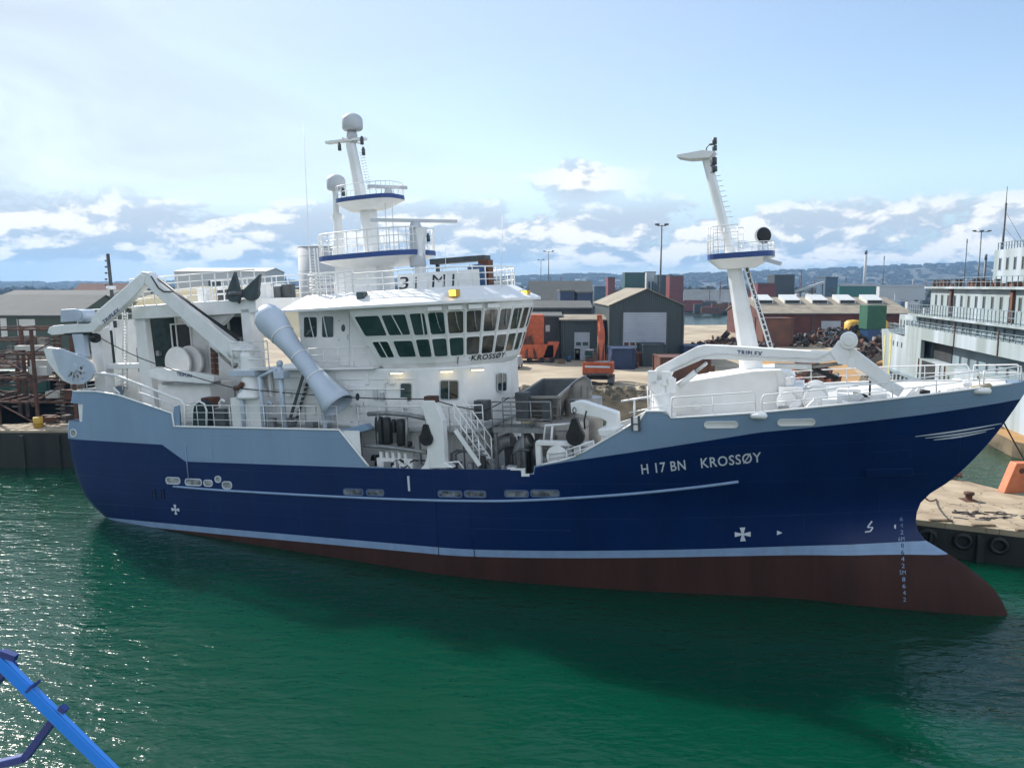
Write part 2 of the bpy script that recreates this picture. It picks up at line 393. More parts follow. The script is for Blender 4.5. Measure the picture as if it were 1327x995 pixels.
for x0, y0, x1, y1 in ((446, 634, 470, 640.5), (476, 635, 497, 641), (569, 636.5, 598, 643), (603, 636.5, 629, 643), (655, 636, 684, 643), (689, 635.5, 724, 642.5)): port(x0, y0, x1, y1, M['portdim'], rnd=.7, rim='portrim')
for x0, y0, x1, y1 in ((914, 547, 955, 553.5), (1009, 544, 1055, 550.5)): port(x0, y0, x1, y1, M['white'], name='fairlead', rim='white', rnd=.98)
port(92, 557, 99, 565, M['portin'], name='fairlead', rim='white', rnd=1)
for x in (200, 211): port(x - 1.5, 634, x + 1.5, 646, M['dark'], name='water_inlet', rim='hullblue', rnd=.3)
# painted marks
def hull_text(body, px0, py0, px1, py1, size_w, m, bold=.01, name='lettering', shear=0, space=1.1):
    a = PH(px0, py0); b = PH(px1, py1)
    vs, fs = text2d(body, 1.0, shear, bold, space)
    x0 = min(v[0] for v in vs); x1 = max(v[0] for v in vs); y1 = max(v[1] for v in vs); y0 = min(v[1] for v in vs)
    mb = S()
    for x, y in vs:
        t = (x - x0) / (x1 - x0); mb.pt(HS(lerp(a[0], b[0], t), lerp(a[2], b[2], t) + (y - 0) / .7 * size_w, .03))
    for f in fs: mb.face(f)
    return mb.build(name, m, hull)
hull_text('H 17 BN', 832, 614, 889, 608, .56, M['letter'], .012)
hull_text('KROSSØY', 909, 606, 987, 598, .56, M['letter'], .012)
def hull_poly(pts, name, m, off=.022):
    mb = S(); mb.face([mb.pt(HS(u, w, off)) for u, w in pts]); return mb.build(name, m, hull)
def cross_mark(px, py, r):
    c = PH(px, py); mb = S()
    for k in range(4):
        a = R(90 * k); q = [(.12, -.13), (1, -.36), (1, .36), (.12, .13)]
        mb.face([mb.pt(HS(c[0] + r * (x * math.cos(a) - y * math.sin(a)), c[2] + r * (x * math.sin(a) + y * math.cos(a)), .02)) for x, y in q])
    mb.bx(c[0] - .13 * r, c[0] + .13 * r, c[1] - .02, c[1] + .022, c[2] - .13 * r, c[2] + .13 * r)
    mb.build('thruster_mark', M['letter'], hull)
cross_mark(227.5, 660, .36); cross_mark(962.5, 692, .40)
def px_mark(pxs, name, m=None):
    hull_poly([(lambda q: (q[0], q[2]))(PH(x, y)) for x, y in pxs], name, m or M['letter'])
px_mark([(1007, 687), (1014, 690), (1007, 693)], 'arrow_mark'); px_mark([(1161, 679), (1161, 685), (1155, 682)], 'arrow_mark')
mb = S()
pth = [(1130, 675), (1124, 683), (1131, 683), (1128, 688), (1121, 689)]
for (x0, y0), (x1, y1) in zip(pth, pth[1:]):
    a = PH(x0, y0); b = PH(x1, y1); mb.beam((a[0], a[1] + .02, a[2]), (b[0], b[1] + .02, b[2]), .07, .02, up=(0, 1, 0))
mb.build('bulb_mark', M['letter'], hull)
for k, t in enumerate(['6', '4', '2', '6M', '8', '6', '4', '2', '5M', '8', '6', '4', '2']):
    y = 672 + k * 8.7; x = 1166 + k * .35 - (3 if 'M' in t else 0)
    hull_text(t, x, y + 2.5, x + (8 if 'M' in t else 4), y + 2.5, .22, M['hullblue'] if k in (4, 5) else M['stripe'], .0, 'draught_mark')
for (x0, y0, x1, y1) in ((1186, 565.5, 1298, 548.5), (1199, 567.5, 1289, 554.5), (1210, 569.8, 1278, 559)):
    mb = S(); n = 14
    for i in range(n):
        qa = PH(lerp(x0, x1, i / n), lerp(y0, y1, i / n) + 1.2 * math.sin(math.pi * i / n)); qb = PH(lerp(x0, x1, (i + 1) / n), lerp(y0, y1, (i + 1) / n) + 1.2 * math.sin(math.pi * (i + 1) / n))
        h0 = .034 * math.sin(math.pi * (i + .3) / (n + .6)) + .012; h1 = .034 * math.sin(math.pi * (i + 1.3) / (n + .6)) + .012
        mb.face([mb.pt(HS(qa[0], qa[2] - h0, .02)), mb.pt(HS(qb[0], qb[2] - h1, .02)), mb.pt(HS(qb[0], qb[2] + h1, .02)), mb.pt(HS(qa[0], qa[2] + h0, .02))])
    mb.build('bow_stripe', M['letter'], hull)
# anchor pocket
a = PH(1121, 612); b = PH(1182, 611)
m = S(); m.prism([HS(a[0], a[2] - .22, 0), HS(b[0], b[2] - .22, 0), HS(b[0], b[2] + .22, 0), HS(a[0], a[2] + .22, 0)], (0, .18, 0))
m.build('anchor_pocket', M['hullblue'], hull, bevel=.03)
m = S()
q = PH(1130, 595); r = PH(1180, 592)
m.prism([HS(q[0], q[2] - .1, -.02), HS(r[0], r[2] - .1, -.02), HS(r[0], r[2] + .45, -.02), HS(q[0], q[2] + .45, -.02)], (0, .06, 0)); m.build('anchor_recess', M['hullblue'], hull, bevel=.03)
m = S(); m.tube([HS(28.62, w, .02) for w in (-.5, 1, 2.5, 4.7)], .02, 4); m.tube([HS(30.9, w, .02) for w in (-.5, 1, 2.5, 4.7)], .02, 4); m.build('plate_seam', M['hullblue'], hull)
a = P(529, 616, 6.53); m = S(); m.bx(a[0] - .06, a[0] + .06, 6.5, 6.56, 3.4, 4.3); m.build('draught_mark', M['letter'], hull)
# decks
dk = S()
def deck_sheet(u0, u1, w, inset=.06, n=24, wm=None):
    L = []; Rr = []
    for i in range(n + 1):
        u = lerp(u0, u1, i / n); b = hb(u, w) - inset
        L.append(dk.pt((u, max(.01, b), w))); Rr.append(dk.pt((u, -max(.01, b), w)))
    for i in range(n): dk.face((L[i], L[i + 1], Rr[i + 1], Rr[i]))
deck_sheet(-1.5, 22.6, 6.93); deck_sheet(22.6, 41.2, 3.85); deck_sheet(41.2, 58.6, 7.35)
dk.bx(22.6, 31.2, -5.5, 5.5, 6.82, 6.96)
dk.bx(22.45, 22.6, -6.35, 6.35, 3.85, 6.92)
bk = [(hb(41.1, w) - .08, w) for w in (3.86, 5, 6, 7, 7.34)]; dk.prism([(41.05, v, w) for v, w in bk] + [(41.05, -v, w) for v, w in bk[::-1]], (.15, 0, 0))
dk.build('deck', M['deck'], vessel)
for ua, ub, wd in ((-.6, 23.6, 6.95), (24.6, 40.9, 3.9), (41.4, 58.4, 7.37)):   # white inside of the bulwarks
    for side in (1, -1):
        lm = S(); n = 40; us = [lerp(ua, ub, i / n) for i in range(n + 1)]; a = [lm.pt((u, side * max(.02, hb(u, wd) - .1), wd)) for u in us]; b = [lm.pt((u, side * max(.02, hb(u, top(u)) - .1), top(u) - .03)) for u in us]
        for i in range(n): lm.face((a[i], a[i + 1], b[i + 1], b[i]))
        lm.build('bulwark_lining', M['white'], hull)
# ------------------------------------------------------------------ rails, windows
def rail(path, h, name, parent, ship=True, mids=2, spacing=1.3, r=.036, m='white', closed=False, loop=False):
    mb = MB(ship); path = [Vector(p) for p in path]
    if closed: path.append(path[0])
    for k in range(1, mids + 2):
        z = h * k / (mids + 1)
        mb.tube([p + Vector((0, 0, z)) for p in path], r * (1.15 if k == mids + 1 else .8), 5)
    for a, b in zip(path, path[1:]):
        L = (b - a).length; n = max(1, round(L / spacing))
        for i in range(n + (1 if (b - path[-1]).length < 1e-6 and not closed else 0)):
            p = a.lerp(b, i / n); mb.tube([p, p + Vector((0, 0, h))], r, 5)
    return mb.build(name, M[m], parent)
def quad_pt(q, s, t):      # q = bottom-left, bottom-right, top-right, top-left
    a = Vector(q[0]).lerp(Vector(q[1]), s); b = Vector(q[3]).lerp(Vector(q[2]), s); return a.lerp(b, t)
def window(q, s0, s1, t0, t1, parent, glass='glass', rim='gasket', bars=(), name='window', rw=.05, proud=.03):
    bl, br, tr, tl = quad_pt(q, s0, t0), quad_pt(q, s1, t0), quad_pt(q, s1, t1), quad_pt(q, s0, t1)
    sub = (bl, br, tr, tl); w = ((br - bl).length + (tr - tl).length) / 2; h = ((tl - bl).length + (tr - br).length) / 2
    n = (tl - bl).cross(br - bl).normalized()
    mb = S()
    def ring(e, off, r):
        return [quad_pt(sub, .5 + x / w, .5 + y / h) + n * off for x, y in rrect(w / 2 + e, h / 2 + e, r, 3)]
    o0 = [mb.pt(p) for p in ring(rw, -.01, .16)]; o1 = [mb.pt(p) for p in ring(rw, proud, .16)]
    i1 = [mb.pt(p) for p in ring(0, proud, .12)]; i0 = [mb.pt(p) for p in ring(0, .008, .12)]
    k = len(o0)
    for i in range(k):
        j = (i + 1) % k
        mb.face((o0[i], o0[j], o1[j], o1[i])); mb.face((o1[i], o1[j], i1[j], i1[i])); mb.face((i1[i], i1[j], i0[j], i0[i]))
    mb.face(i0, 1)
    for (sa, sb) in bars:      # dividing bars: bottom and top fraction
        p0 = quad_pt(sub, sa, .01) + n * .03; p1 = quad_pt(sub, sb, .99) + n * .03
        mb.beam(p0, p1, .06, .03, up=n)
    return mb.build(name, [M[rim], M[glass]], parent, recalc=False)
# the mesh is mirrored by the ship's port-positive axis, so window quads are wound as seen from outside in (u, v, w)
# ------------------------------------------------------------------ lower deckhouse
HB = 4.75
def wall_ring(pts, w0, w1, mb, top=True):
    a = [mb.pt((u, v, w0)) for u, v in pts]; b = [mb.pt((u, v, w1)) for u, v in pts]; n = len(pts)
    for i in range(n): mb.face((a[i], a[(i + 1) % n], b[(i + 1) % n], b[i]), sm=False)
    mb.face(b, sm=False); mb.face(a[::-1], sm=False)
front = [(26.75, HB), (29.6, 3.9), (30.75, 2.0), (31.05, 0)]
plan = [(15.2, HB)] + front + [(u, -v) for u, v in front[::-1][1:]] + [(15.2, -HB)]
m = S(); wall_ring(plan, 3.86, 10.55, m); house = m.build('deckhouse', M['white'], vessel, bevel=.05)
def side_quad(p0, p1, w0, w1):     # wall strip between plan points, seen from starboard: left = aft
    return [(p0[0], p0[1], w0), (p1[0], p1[1], w0), (p1[0], p1[1], w1), (p0[0], p0[1], w1)]
def wpx(x0, y0, x1, y1, pA, pB, parent, **k):  # window at measured corners on the wall pA-pB
    A = Vector((pA[0], pA[1], 0)); B = Vector((pB[0], pB[1], 0)); d = (B - A); nrm = Vector((-d.y, d.x, 0)).normalized()
    wn = (U * nrm.x + V * nrm.y).normalized(); o = ORG + U * pA[0] + V * pA[1]
    def h(x, y):
        q = w2s(hit(x, y, wn, o)); return Vector(q)
    return window([h(x0, y1), h(x1, y1), h(x1, y0), h(x0, y0)], 0, 1, 0, 1, parent, **k)
sA, sB = (15.2, HB), (26.75, HB)
wpx(519.5, 497, 533, 519, sA, sB, house, glass='clear')
wpx(571, 493.5, 593.5, 517, front[0], front[1], house, glass='clear', bars=((.48, .48),), rw=.07)
wpx(645, 484, 656, 506, front[1], front[2], house, glass='clear', bars=((.5, .5),))
# doors of the deckhouse
def door(x0, y0, x1, y1, pA, pB, parent):
    A = Vector((pA[0], pA[1], 0)); B = Vector((pB[0], pB[1], 0)); d = (B - A).normalized(); nrm = Vector((-d.y, d.x, 0)).normalized()
    wn = (U * nrm.x + V * nrm.y).normalized(); o = ORG + U * pA[0] + V * pA[1]
    q = [Vector(w2s(hit(x, y, wn, o))) for x, y in ((x0, y1), (x1, y1), (x1, y0), (x0, y0))]
    n = (q[3] - q[0]).cross(q[1] - q[0]).normalized(); mb = S()
    mb.prism([p + n * .005 for p in q], n * .05)
    mb.cur = 1
    h = (q[3] - q[0])
    for t in (.12, .5, .86):
        c = q[0] + h * t + (q[1] - q[0]) * .06; mb.beam(c + n * .06, c + (q[1] - q[0]) * .14 + n * .06, .06, .05, up=n)
    c = q[0] + (q[1] - q[0]) * .9 + h * .5; mb.beam(c + n * .08, c + n * .08 + h * .1, .04, .04, up=n)
    # dark round light
    mb.cur = 2; c = q[0] + (q[1] - q[0]) * .5 + h * .72; e = (q[1] - q[0]).normalized(); f = h.normalized()
    mb.face([mb.pt(c + e * .16 * math.cos(R(30 * k)) + f * .24 * math.sin(R(30 * k)) + n * .062) for k in range(12)])
    return mb.build('door', [M['white'], M['gasket'], M['glass']], parent)
door(454, 499, 474, 553, sA, sB, house); door(330, 498, 346, 551, sA, sB, house)
# panel seams, pipes and cable trays on the white walls
m = S()
for x in (498, 541): 
    a = P(x, 487, HB); b = P(x, 553, HB); m.beam((a[0], HB + .02, 10.4), (a[0], HB + .02, 7.05), .05, .04)
m.bx(15.2, 26.7, HB + .0, HB + .04, 9.9, 9.96); m.bx(16, 22.4, HB, HB + .06, 7.0, 7.12)
for u in (18.4, 20.8, 24.6): m.tube([(u, HB + .06, 7.1), (u, HB + .06, 9.6), (u + .3, HB + .06, 9.8), (u + .3, HB + .06, 10.4)], .035, 5)
m.build('wall_pipe', M['white'], house)
# lower level details inside the working-deck recess
m = S()
for u in (25.0, 26.4, 28.0): m.beam((u, HB + .06, 3.9), (u, HB + .06, 6.8), .12, .12)
m.bx(24.2, 27, HB, HB + .5, 3.9, 4.6); m.bx(24.6, 25.8, HB + .01, HB + .3, 4.9, 6.0)
build_each(m, 'wall_stiffener', M['white'], house, bevel=.02)
# lamps under the wheelhouse overhang, lit
for x, y, v in ((514, 485, 5.1), (579, 483, 4.5), (619, 478, 3.6)):
    a = P(x, y, v); m = S(); m.bx(a[0] - .45, a[0] + .45, v - .12, v + .12, 10.32, 10.44); m.cur = 1; m.bx(a[0] - .38, a[0] + .38, v - .08, v + .08, 10.27, 10.318)
    m.build('ceiling_lamp', [M['white'], M['lamplow']], house)
# ------------------------------------------------------------------ wheelhouse
def arc(u0, du, bv, n):
    return [(u0 + du * math.sin(R(90) * k / n), bv * math.cos(R(90) * k / n)) for k in range(n + 1)]
def facets(u0, du, bv):    # starboard corner round to the port corner, 15 equal facets
    pts = []
    dense = [(u0 + du * math.sin(t), bv * math.cos(t)) for t in [math.pi * i / 600 for i in range(601)]]
    L = [0]
    for a, b in zip(dense, dense[1:]): L.append(L[-1] + math.hypot(b[0] - a[0], b[1] - a[1]))
    for k in range(16):
        t = L[-1] * k / 15; i = 0
        while i < 599 and L[i + 1] < t: i += 1
        f = (t - L[i]) / (L[i + 1] - L[i]); pts.append((lerp(dense[i][0], dense[i + 1][0], f), lerp(dense[i][1], dense[i + 1][1], f)))
    return pts
WT, WB = 14.0, 10.85
ft = [(23.1, 5.75)] + facets(27.1, 5.35, 5.75) + [(23.1, -5.75)]
KF = .80
fb = [(24.2, 5.75 * KF)] + [(27.1 + (u - 27.1) * KF, v * KF) for u, v in facets(27.1, 5.35, 5.75)] + [(24.2, -5.75 * KF)]
m = S(); n = len(ft)
B0 = [m.pt((u, v, 10.55)) for u, v in [(lerp(fb[i][0], 26.8, .06), lerp(fb[i][1], 0, .06)) for i in range(n)]]
B1 = [m.pt((u, v, WB)) for u, v in fb]; T1 = [m.pt((u, v, WT)) for u, v in ft]; T2 = [m.pt((u, v, 14.35)) for u, v in ft]
for a, b in ((B0, B1), (B1, T1), (T1, T2)):
    for i in range(n - 1): m.face((a[i], a[i + 1], b[i + 1], b[i]))
    m.face((a[n - 1], a[0], b[0], b[n - 1]))
m.face(B0)
# aft part of the wheelhouse
m.bx(17.9, 24.3, -4.05, 4.05, 10.56, 14.34)
wheel = m.build('wheelhouse', M['white'], vessel)
tb = lambda y: 0
for i in range(0, 9):
    q = [(*fb[i], WB), (*fb[i + 1], WB), (*ft[i + 1], WT), (*ft[i], WT)]
    if i == 0:
        window(q, .05, .49, .565, .955, wheel, rim='white'); window(q, .535, .955, .565, .955, wheel, bars=((.62, .45),), rim='white')
        window(q, .12, .45, .13, .45, wheel, glass='clear', rim='white', bars=((.5, .45),)); window(q, .56, .95, .13, .45, wheel, rim='white')
    else:
        window(q, .09, .91, .55, .96, wheel, glass='front' if i > 2 else 'glass', rim='white', bars=((.72, .8),) if i == 1 else ()); window(q, .09, .91, .12, .465, wheel, glass='front' if i > 3 else 'glass', rim='white')
# port windows too
for i in range(9, 16):
    q = [(*fb[i], WB), (*fb[i + 1], WB), (*ft[i + 1], WT), (*ft[i], WT)]
    window(q, .12, .88, .565, .955, wheel, rim='white'); window(q, .12, .88, .13, .46, wheel, rim='white')
# mullion ribs and wipers
m = S()
for i in range(1, 10):
    m.beam(Vector((*fb[i], WB)).lerp(Vector((*ft[i], WT)), .11), (*ft[i], WT), .14, .10, up=(ft[i][0] - 27, ft[i][1], 0))
m.build('mullion', M['white'], wheel)
m = S()
for i in range(2, 8):
    q = [(*fb[i], WB), (*fb[i + 1], WB), (*ft[i + 1], WT), (*ft[i], WT)]
    a = Vector(quad_pt(q, .5, .96)); b = Vector(quad_pt(q, .62, .66)); o = Vector((a.x - 27, a.y, 0)).normalized() * .07
    m.tube([a + o, b + o], .022, 4); c = Vector(quad_pt(q, .54, .78)); d = Vector(quad_pt(q, .70, .60)); m.tube([c + o, d + o], .018, 4)
build_each(m, 'wiper', M['gasket'], wheel)
m = S()                       # sun-visor boxes above the front windows
for i in range(2, 6):
    a = Vector((*ft[i], 14.1)); b = Vector((*ft[i + 1], 14.1)); o = Vector((a.x + b.x - 54, a.y + b.y, 0)).normalized() * .16
    m.beam(a.lerp(b, .14) + o, a.lerp(b, .86) + o, .22, .26)
build_each(m, 'wiper_box', M['white'], wheel, bevel=.02)
# aft-side windows, door, rail
wA, wB = (17.9, 4.05), (24.0, 4.05)
wpx(394, 411, 411, 437, wA, wB, wheel, glass='clear', rim='white', bars=((.75, .4),)); wpx(417.5, 410, 432.5, 437, wA, wB, wheel, glass='clear', rim='white', bars=((.45, .12),))
door(438, 406, 453, 474, wA, wB, wheel)
m = S(); wall_ring([(14.2, 5.1), (24.0, 5.1), (24.0, -5.1), (14.2, -5.1)], 10.57, 10.70, m); m.build('upper_deck', M['white'], vessel, bevel=.02)
rail([(19.2, 5.0, 10.7), (22.6, 5.0, 10.7), (23.6, 4.7, 10.7)], 1.25, 'railing', wheel)
# the ship's name on the wheelhouse front
vs, fs = text2d('·KROSSØY·', .54, .12, .012, 1.12)
mb = S()
xs = [v[0] for v in vs]; x0, x1 = min(xs), max(xs)
def front_pt(a, w, off):      # a = facet coordinate round the front
    i = int(a); f = a - i; t = (w - WB) / (WT - WB)
    pb = Vector((*fb[i], WB)).lerp(Vector((*fb[i + 1], WB)), f); pt = Vector((*ft[i], WT)).lerp(Vector((*ft[i + 1], WT)), f)
    p = pb.lerp(pt, t); o = Vector((p.x - 27.0, p.y, 0)).normalized(); return p + o * off
for x, y in vs: mb.pt(front_pt(4.25 + (x - x0) / (x1 - x0) * 3.0, 10.86 + y * .82, .04))
for f in fs: mb.face(f)
mb.build('name_lettering', M['blackp'], wheel)
mb = S(); mb.beam(front_pt(3.5, 10.7, .05), front_pt(3.56, 11.15, .05), .04, .04); mb.build('hand_grip', M['dgrey'], wheel)
# roof
ro = [(17.3, 5.0), (19.5, 5.0), (22.6, 6.3)] + [(27.0 + (u - 27.0) * 1.09, v * 1.09) for u, v in ft[1:-1]] + [(22.6, -6.3), (19.5, -5.0), (17.3, -5.0)]
ri = [(18.6, 3.9), (20, 4.0), (22.8, 4.75)] + [(27.0 + (u - 27.0) * .78, v * .82) for u, v in ft[1:-1]] + [(22.8, -4.75), (20, -4.0), (18.6, -3.9)]
m = S(); n = len(ro)
r0 = [m.pt((u, v, 14.34)) for u, v in ro]; r1 = [m.pt((u, v, 14.50)) for u, v in ro]; r2 = [m.pt((u, v, 15.35)) for u, v in ri]
for a, b in ((r0, r1), (r1, r2)):
    for i in range(n): m.face((a[i], a[(i + 1) % n], b[(i + 1) % n], b[i]), sm=False)
m.face(r0[::-1], sm=False); m.face(r2, sm=False)
roof = m.build('roof', M['white'], wheel)
rp = [(u, v, 15.35) for u, v in ri]
rail(rp[2:19], 1.15, 'railing', wheel, spacing=1.0)
rail([(18.7, 3.85, 15.35), (20, 3.95, 15.35), (22.7, 4.7, 15.35)], 1.3, 'railing', wheel, spacing=.7, mids=3)
rail([(18.7, -3.85, 15.35), (18.7, 3.85, 15.35)], 1.3, 'railing', wheel, spacing=1)
# lamp boxes and other gear on the roof
def fl(px, py, v, name, lit=True):
    a = P(px, py, v); m = S(); m.beam((a[0], a[1], a[2] - .45), (a[0], a[1], a[2] - .12), .08, .08); m.bx(a[0] - .28, a[0] + .22, a[1] - .3, a[1] + .2, a[2] - .2, a[2] + .22)
    m.cur = 1; m.bx(a[0] - .24, a[0] + .18, a[1] + .205, a[1] + .23, a[2] - .16, a[2] + .18); m.build(name, [M['yellow'] if lit else M['dgrey'], M['lamp'] if lit else M['glass']], wheel, bevel=.02)
fl(589, 380, 5.0, 'deck_lamp'); fl(681, 381, 0, 'deck_lamp'); fl(469, 383, 5.4, 'deck_lamp', False)
# sign board with lettering behind the rail
a = P(517, 378, 2.6); b = P(622, 378, 2.6)
m = S(); m.bx(a[0], b[0], 2.55, 2.6, 15.36, 16.35); bd = m.build('sign_board', M['white'], wheel)
for t, x0, x1 in (('3', 517, 530), ('i', 538, 541), ('M', 560, 578), ('I', 586, 590)):
    vs, fs = text2d(t, 1.0, .1, .0); u0 = P(x0, 370, 2.6)[0]; u1 = P(x1, 370, 2.6)[0]; xa = min(v[0] for v in vs); xb = max(v[0] for v in vs); mb = S()
    for x, y in vs: mb.pt((lerp(u0, u1, (x - xa) / (xb - xa)), 2.62, 15.42 + y * 1.1))
    for f in fs: mb.face(f)
    mb.build('sign_lettering', M['blackp'], wheel)
m = S(); a = P(616, 378, 1.5); m.lathe((a[0], 1.2, 15.36), (a[0], 1.2, 16.7), [(0, .5), (.05, .56), (.9, .56), (1, .4)], 14); m.build('plastic_barrel', M['bluep'], wheel)
a = P(628, 365, .5); m = S(); m.bx(a[0] - .35, a[0] + .35, -.2, .6, 15.36, 17.0); m.build('locker', M['rust'], wheel, bevel=.03)
a = P(562, 346, 0); b = P(632, 344, 0); m = S(); m.bx(a[0], b[0], -.5, .5, 16.95, 17.3); m.bx(a[0] + .2, a[0] + .4, -.1, .1, 15.36, 17); m.bx(b[0] - .4, b[0] - .2, -.1, .1, 15.36, 17); m.build('antenna_shelf', M['dgrey'], wheel)
# whip aerials
for (x0, y0, x1, y1, v) in ((393, 160, 401, 330, 3.5), (651, 278, 650, 372, 2.0), (577, 310, 578, 372, 3)):
    a = P(x0, y0, v); b = P(x1, y1, v); m = S(); m.tube([(b[0], v, 15.3), b, a], .045, 5, r1=.012); m.build('whip_aerial', M['white'], wheel)
# ladder frame aft of the roof
m = S()
a = P(411, 322, 3.6); m.tube([(a[0], 3.6, 15.3), a], .04, 5); m.build('aerial_pole', M['white'], wheel); m = S()
for x in (401, 407): 
    a = P(x, 322, 3.6); m.tube([(a[0], 3.6, 15.3), a], .04, 5)
for k in range(14):
    a = P(401, 325 + 4 * k, 3.6); b = P(407, 325 + 4 * k, 3.6); m.tube([a, b], .02, 4)
m.build('ladder', M['white'], wheel)
# ------------------------------------------------------------------ main mast
mast = S()
def px_column(rows, v, th0, th1, mb):       # rows: (xl, xr, y); fore-and-aft tapered box column
    cs = []
    n = len(rows)
    for i, (xl, xr, y) in enumerate(rows):
        a = P(xl, y, v); b = P(xr, y, v); t = lerp(th0, th1, i / (n - 1)); w = (a[2] + b[2]) / 2; c = .22 * (b[0] - a[0])
        cs.append([(a[0], v - t / 2 + c, w), (a[0] + c, v - t / 2, w), (b[0] - c, v - t / 2, w), (b[0], v - t / 2 + c, w), (b[0], v + t / 2 - c, w), (b[0] - c, v + t / 2, w), (a[0] + c, v + t / 2, w), (a[0], v + t / 2 - c, w)])
    ix = [[mb.pt(p) for p in r] for r in cs]
    for k in range(len(ix) - 1):
        for i in range(8): mb.face((ix[k][i], ix[k][(i + 1) % 8], ix[k + 1][(i + 1) % 8], ix[k + 1][i]), sm=False)
    mb.face(ix[0]); mb.face(ix[-1][::-1])
px_column([(449, 460, 186), (462, 475, 258), (467, 487, 272), (474, 493, 333), (475, 496, 372)], 0, .5, 1.0, mast)
m_ = mast.build('main_mast', M['white'], vessel)
m_base = S()
a = P(437, 345, 0); b = P(492, 345, 0); m_base.bx(a[0] + .6, b[0] + .4, -1.2, 1.2, 15.3, 17.35); m_base.build('mast_base', M['white'], m_, bevel=.08)
def boat_platform(x0, x1, y, v, hw, edge, name, parent, depth=.28, cone=None):
    a = P(x0, y, v); b = P(x1, y, v); w = (a[2] + b[2]) / 2; L = (b[0] - a[0]) / 2; c = (a[0] + b[0]) / 2
    out = [(c + L * (abs(math.cos(t)) ** .6) * (1 if math.cos(t) >= 0 else -1), hw * (abs(math.sin(t)) ** .6) * (1 if math.sin(t) >= 0 else -1)) for t in [2 * math.pi * k / 28 for k in range(28)]]
    mb = S(); r0 = [mb.pt((u, v + q, w)) for u, q in out]; r1 = [mb.pt((u, v + q, w + depth)) for u, q in out]
    r2 = [mb.pt((c + (u - c) * .55 - .2, v + q * .5, w - .55)) for u, q in out]
    n = len(out)
    for i in range(n):
        j = (i + 1) % n
        mb.face((r0[i], r0[j], r1[j], r1[i]), 1); mb.face((r2[i], r2[j], r0[j], r0[i]), 0)
    mb.face(r1, 0); mb.face(r2[::-1], 0)
    o = mb.build(name, [M['white'], M['bluetrim']], parent)
    return out, w + depth, v, c
o1, w1, v1, c1 = boat_platform(443, 518, 262, 0, 1.5, 0, 'mast_platform', m_)
o2, w2, v2, c2 = boat_platform(426, 556, 336, 0, 2.4, 0, 'mast_platform', m_, depth=.33)
rail([(u * .985 + c1 * .015, q * .96, w1) for u, q in o1], .8, 'mast_railing', m_, mids=1, spacing=.7, r=.022, closed=True)
rail([(u * .985 + c2 * .015, q * .96, w2) for u, q in o2], 1.45, 'mast_railing', m_, mids=2, spacing=.9, r=.036, closed=True)
def scanner(x0, x1, y, py0, v, name, parent, ped=.4):
    c = Vector(P((x0 + x1) / 2, y, v)); a = PZ(x0, y - 1, c.z); b = PZ(x1, y + 1, c.z); d = (Vector(b) - Vector(a)).normalized(); L = min(9.5, (Vector(b) - Vector(a)).length)
    mb = S(); e = Vector((d.x, d.y, 0)).normalized(); 
    p0 = c - e * L / 2; p1 = c + e * L / 2; p0.z = p1.z = c.z
    mb.beam(p0, p1, .16, .22)
    mb.cyl((c.x, c.y, c.z - .55), (c.x, c.y, c.z - .12), ped * .8, 12, ped * .55); mb.cyl((c.x, c.y, py0), (c.x, c.y, c.z - .5), ped, 12, ped * .7)
    return mb.build(name, M['dome'], parent, bevel=.03)
scanner(477, 528, 242.5, w1 + .0, 0.3, 'radar_scanner', m_, .42)
scanner(482, 594, 286, 16.9, .8, 'radar_scanner', m_, .55)
# post that carries the big scanner
a = P(541, 300, .8); m = S(); px_column([(531, 552, 296), (538, 549, 318), (541, 550, 372)], .8, .7, .7, m); m.build('scanner_post', M['white'], m_)
def radome(px, y0, y1, wpx_, v, name, parent, base_y=None):
    a = P(px, y0, v); b = P(px, y1, v); c = P(px - wpx_ / 2, (y0 + y1) / 2, v); d = P(px + wpx_ / 2, (y0 + y1) / 2, v); r = (d[0] - c[0]) / 2
    mb = S(); top_, bot = (a[0], v, a[2]), (a[0], v, b[2]); mb.lathe(bot, top_, [(0, r * .66), (.03, r * .86), (.12, r * .97), (.3, r), (.62, r * .99), (.76, r * .88), (.88, r * .64), (.96, r * .34), (1, .01)], 24)
    if base_y: e = P(px, base_y, v); mb.cyl((a[0], v, e[2]), bot, r * .35, 10, r * .3)
    return mb.build(name, M['dome'], parent)
radome(455.5, 146.5, 170, 23, 0, 'satellite_dome', m_, 186)
a = P(456, 176, 0); m = S(); m.ball((a[0], 0, a[2]), .38, 12); m.build('camera_ball', M['dome'], m_)
radome(434.5, 225.5, 247, 20.5, 0.2, 'satellite_dome', m_)
m = S(); px_column([(432, 437, 247), (433, 438, 276), (430, 443, 279), (434, 441, 287), (434, 444, 305), (431, 447, 331)], .2, .35, .6, m); m.build('dome_post', M['white'], m_)
# yardarm with navigation lights
a = P(424, 185.5, 0); b = P(474, 188, 0); m = S(); m.beam((a[0], 0, a[2]), (b[0], 0, a[2] - .1), .5, .16); m.beam((b[0] - 1, -1.2, a[2] - .15), (b[0] - 1, 1.2, a[2] - .15), .1, .1); m.build('yardarm', M['white'], m_)
for x, y in ((440, 191), (471, 197), (469, 183), (534, 310), (555, 309), (534, 342), (445, 250), (476, 323)):
    a = P(x, y, .3); m = S(); m.cyl((a[0], .3, a[2] - .22), (a[0], .3, a[2] + .2), .12, 8); m.bx(a[0] - .05, a[0] + .05, .25, .35, a[2] + .2, a[2] + .32); m.build('navigation_light', M['dgrey'], m_)
m = S()
for k in range(14):
    x = lerp(466, 476, k / 13); y = lerp(198, 245, k / 13); a = P(x, y, 0); m.tube([a, (a[0] + .35, 0, a[2] + .02)], .025, 4)
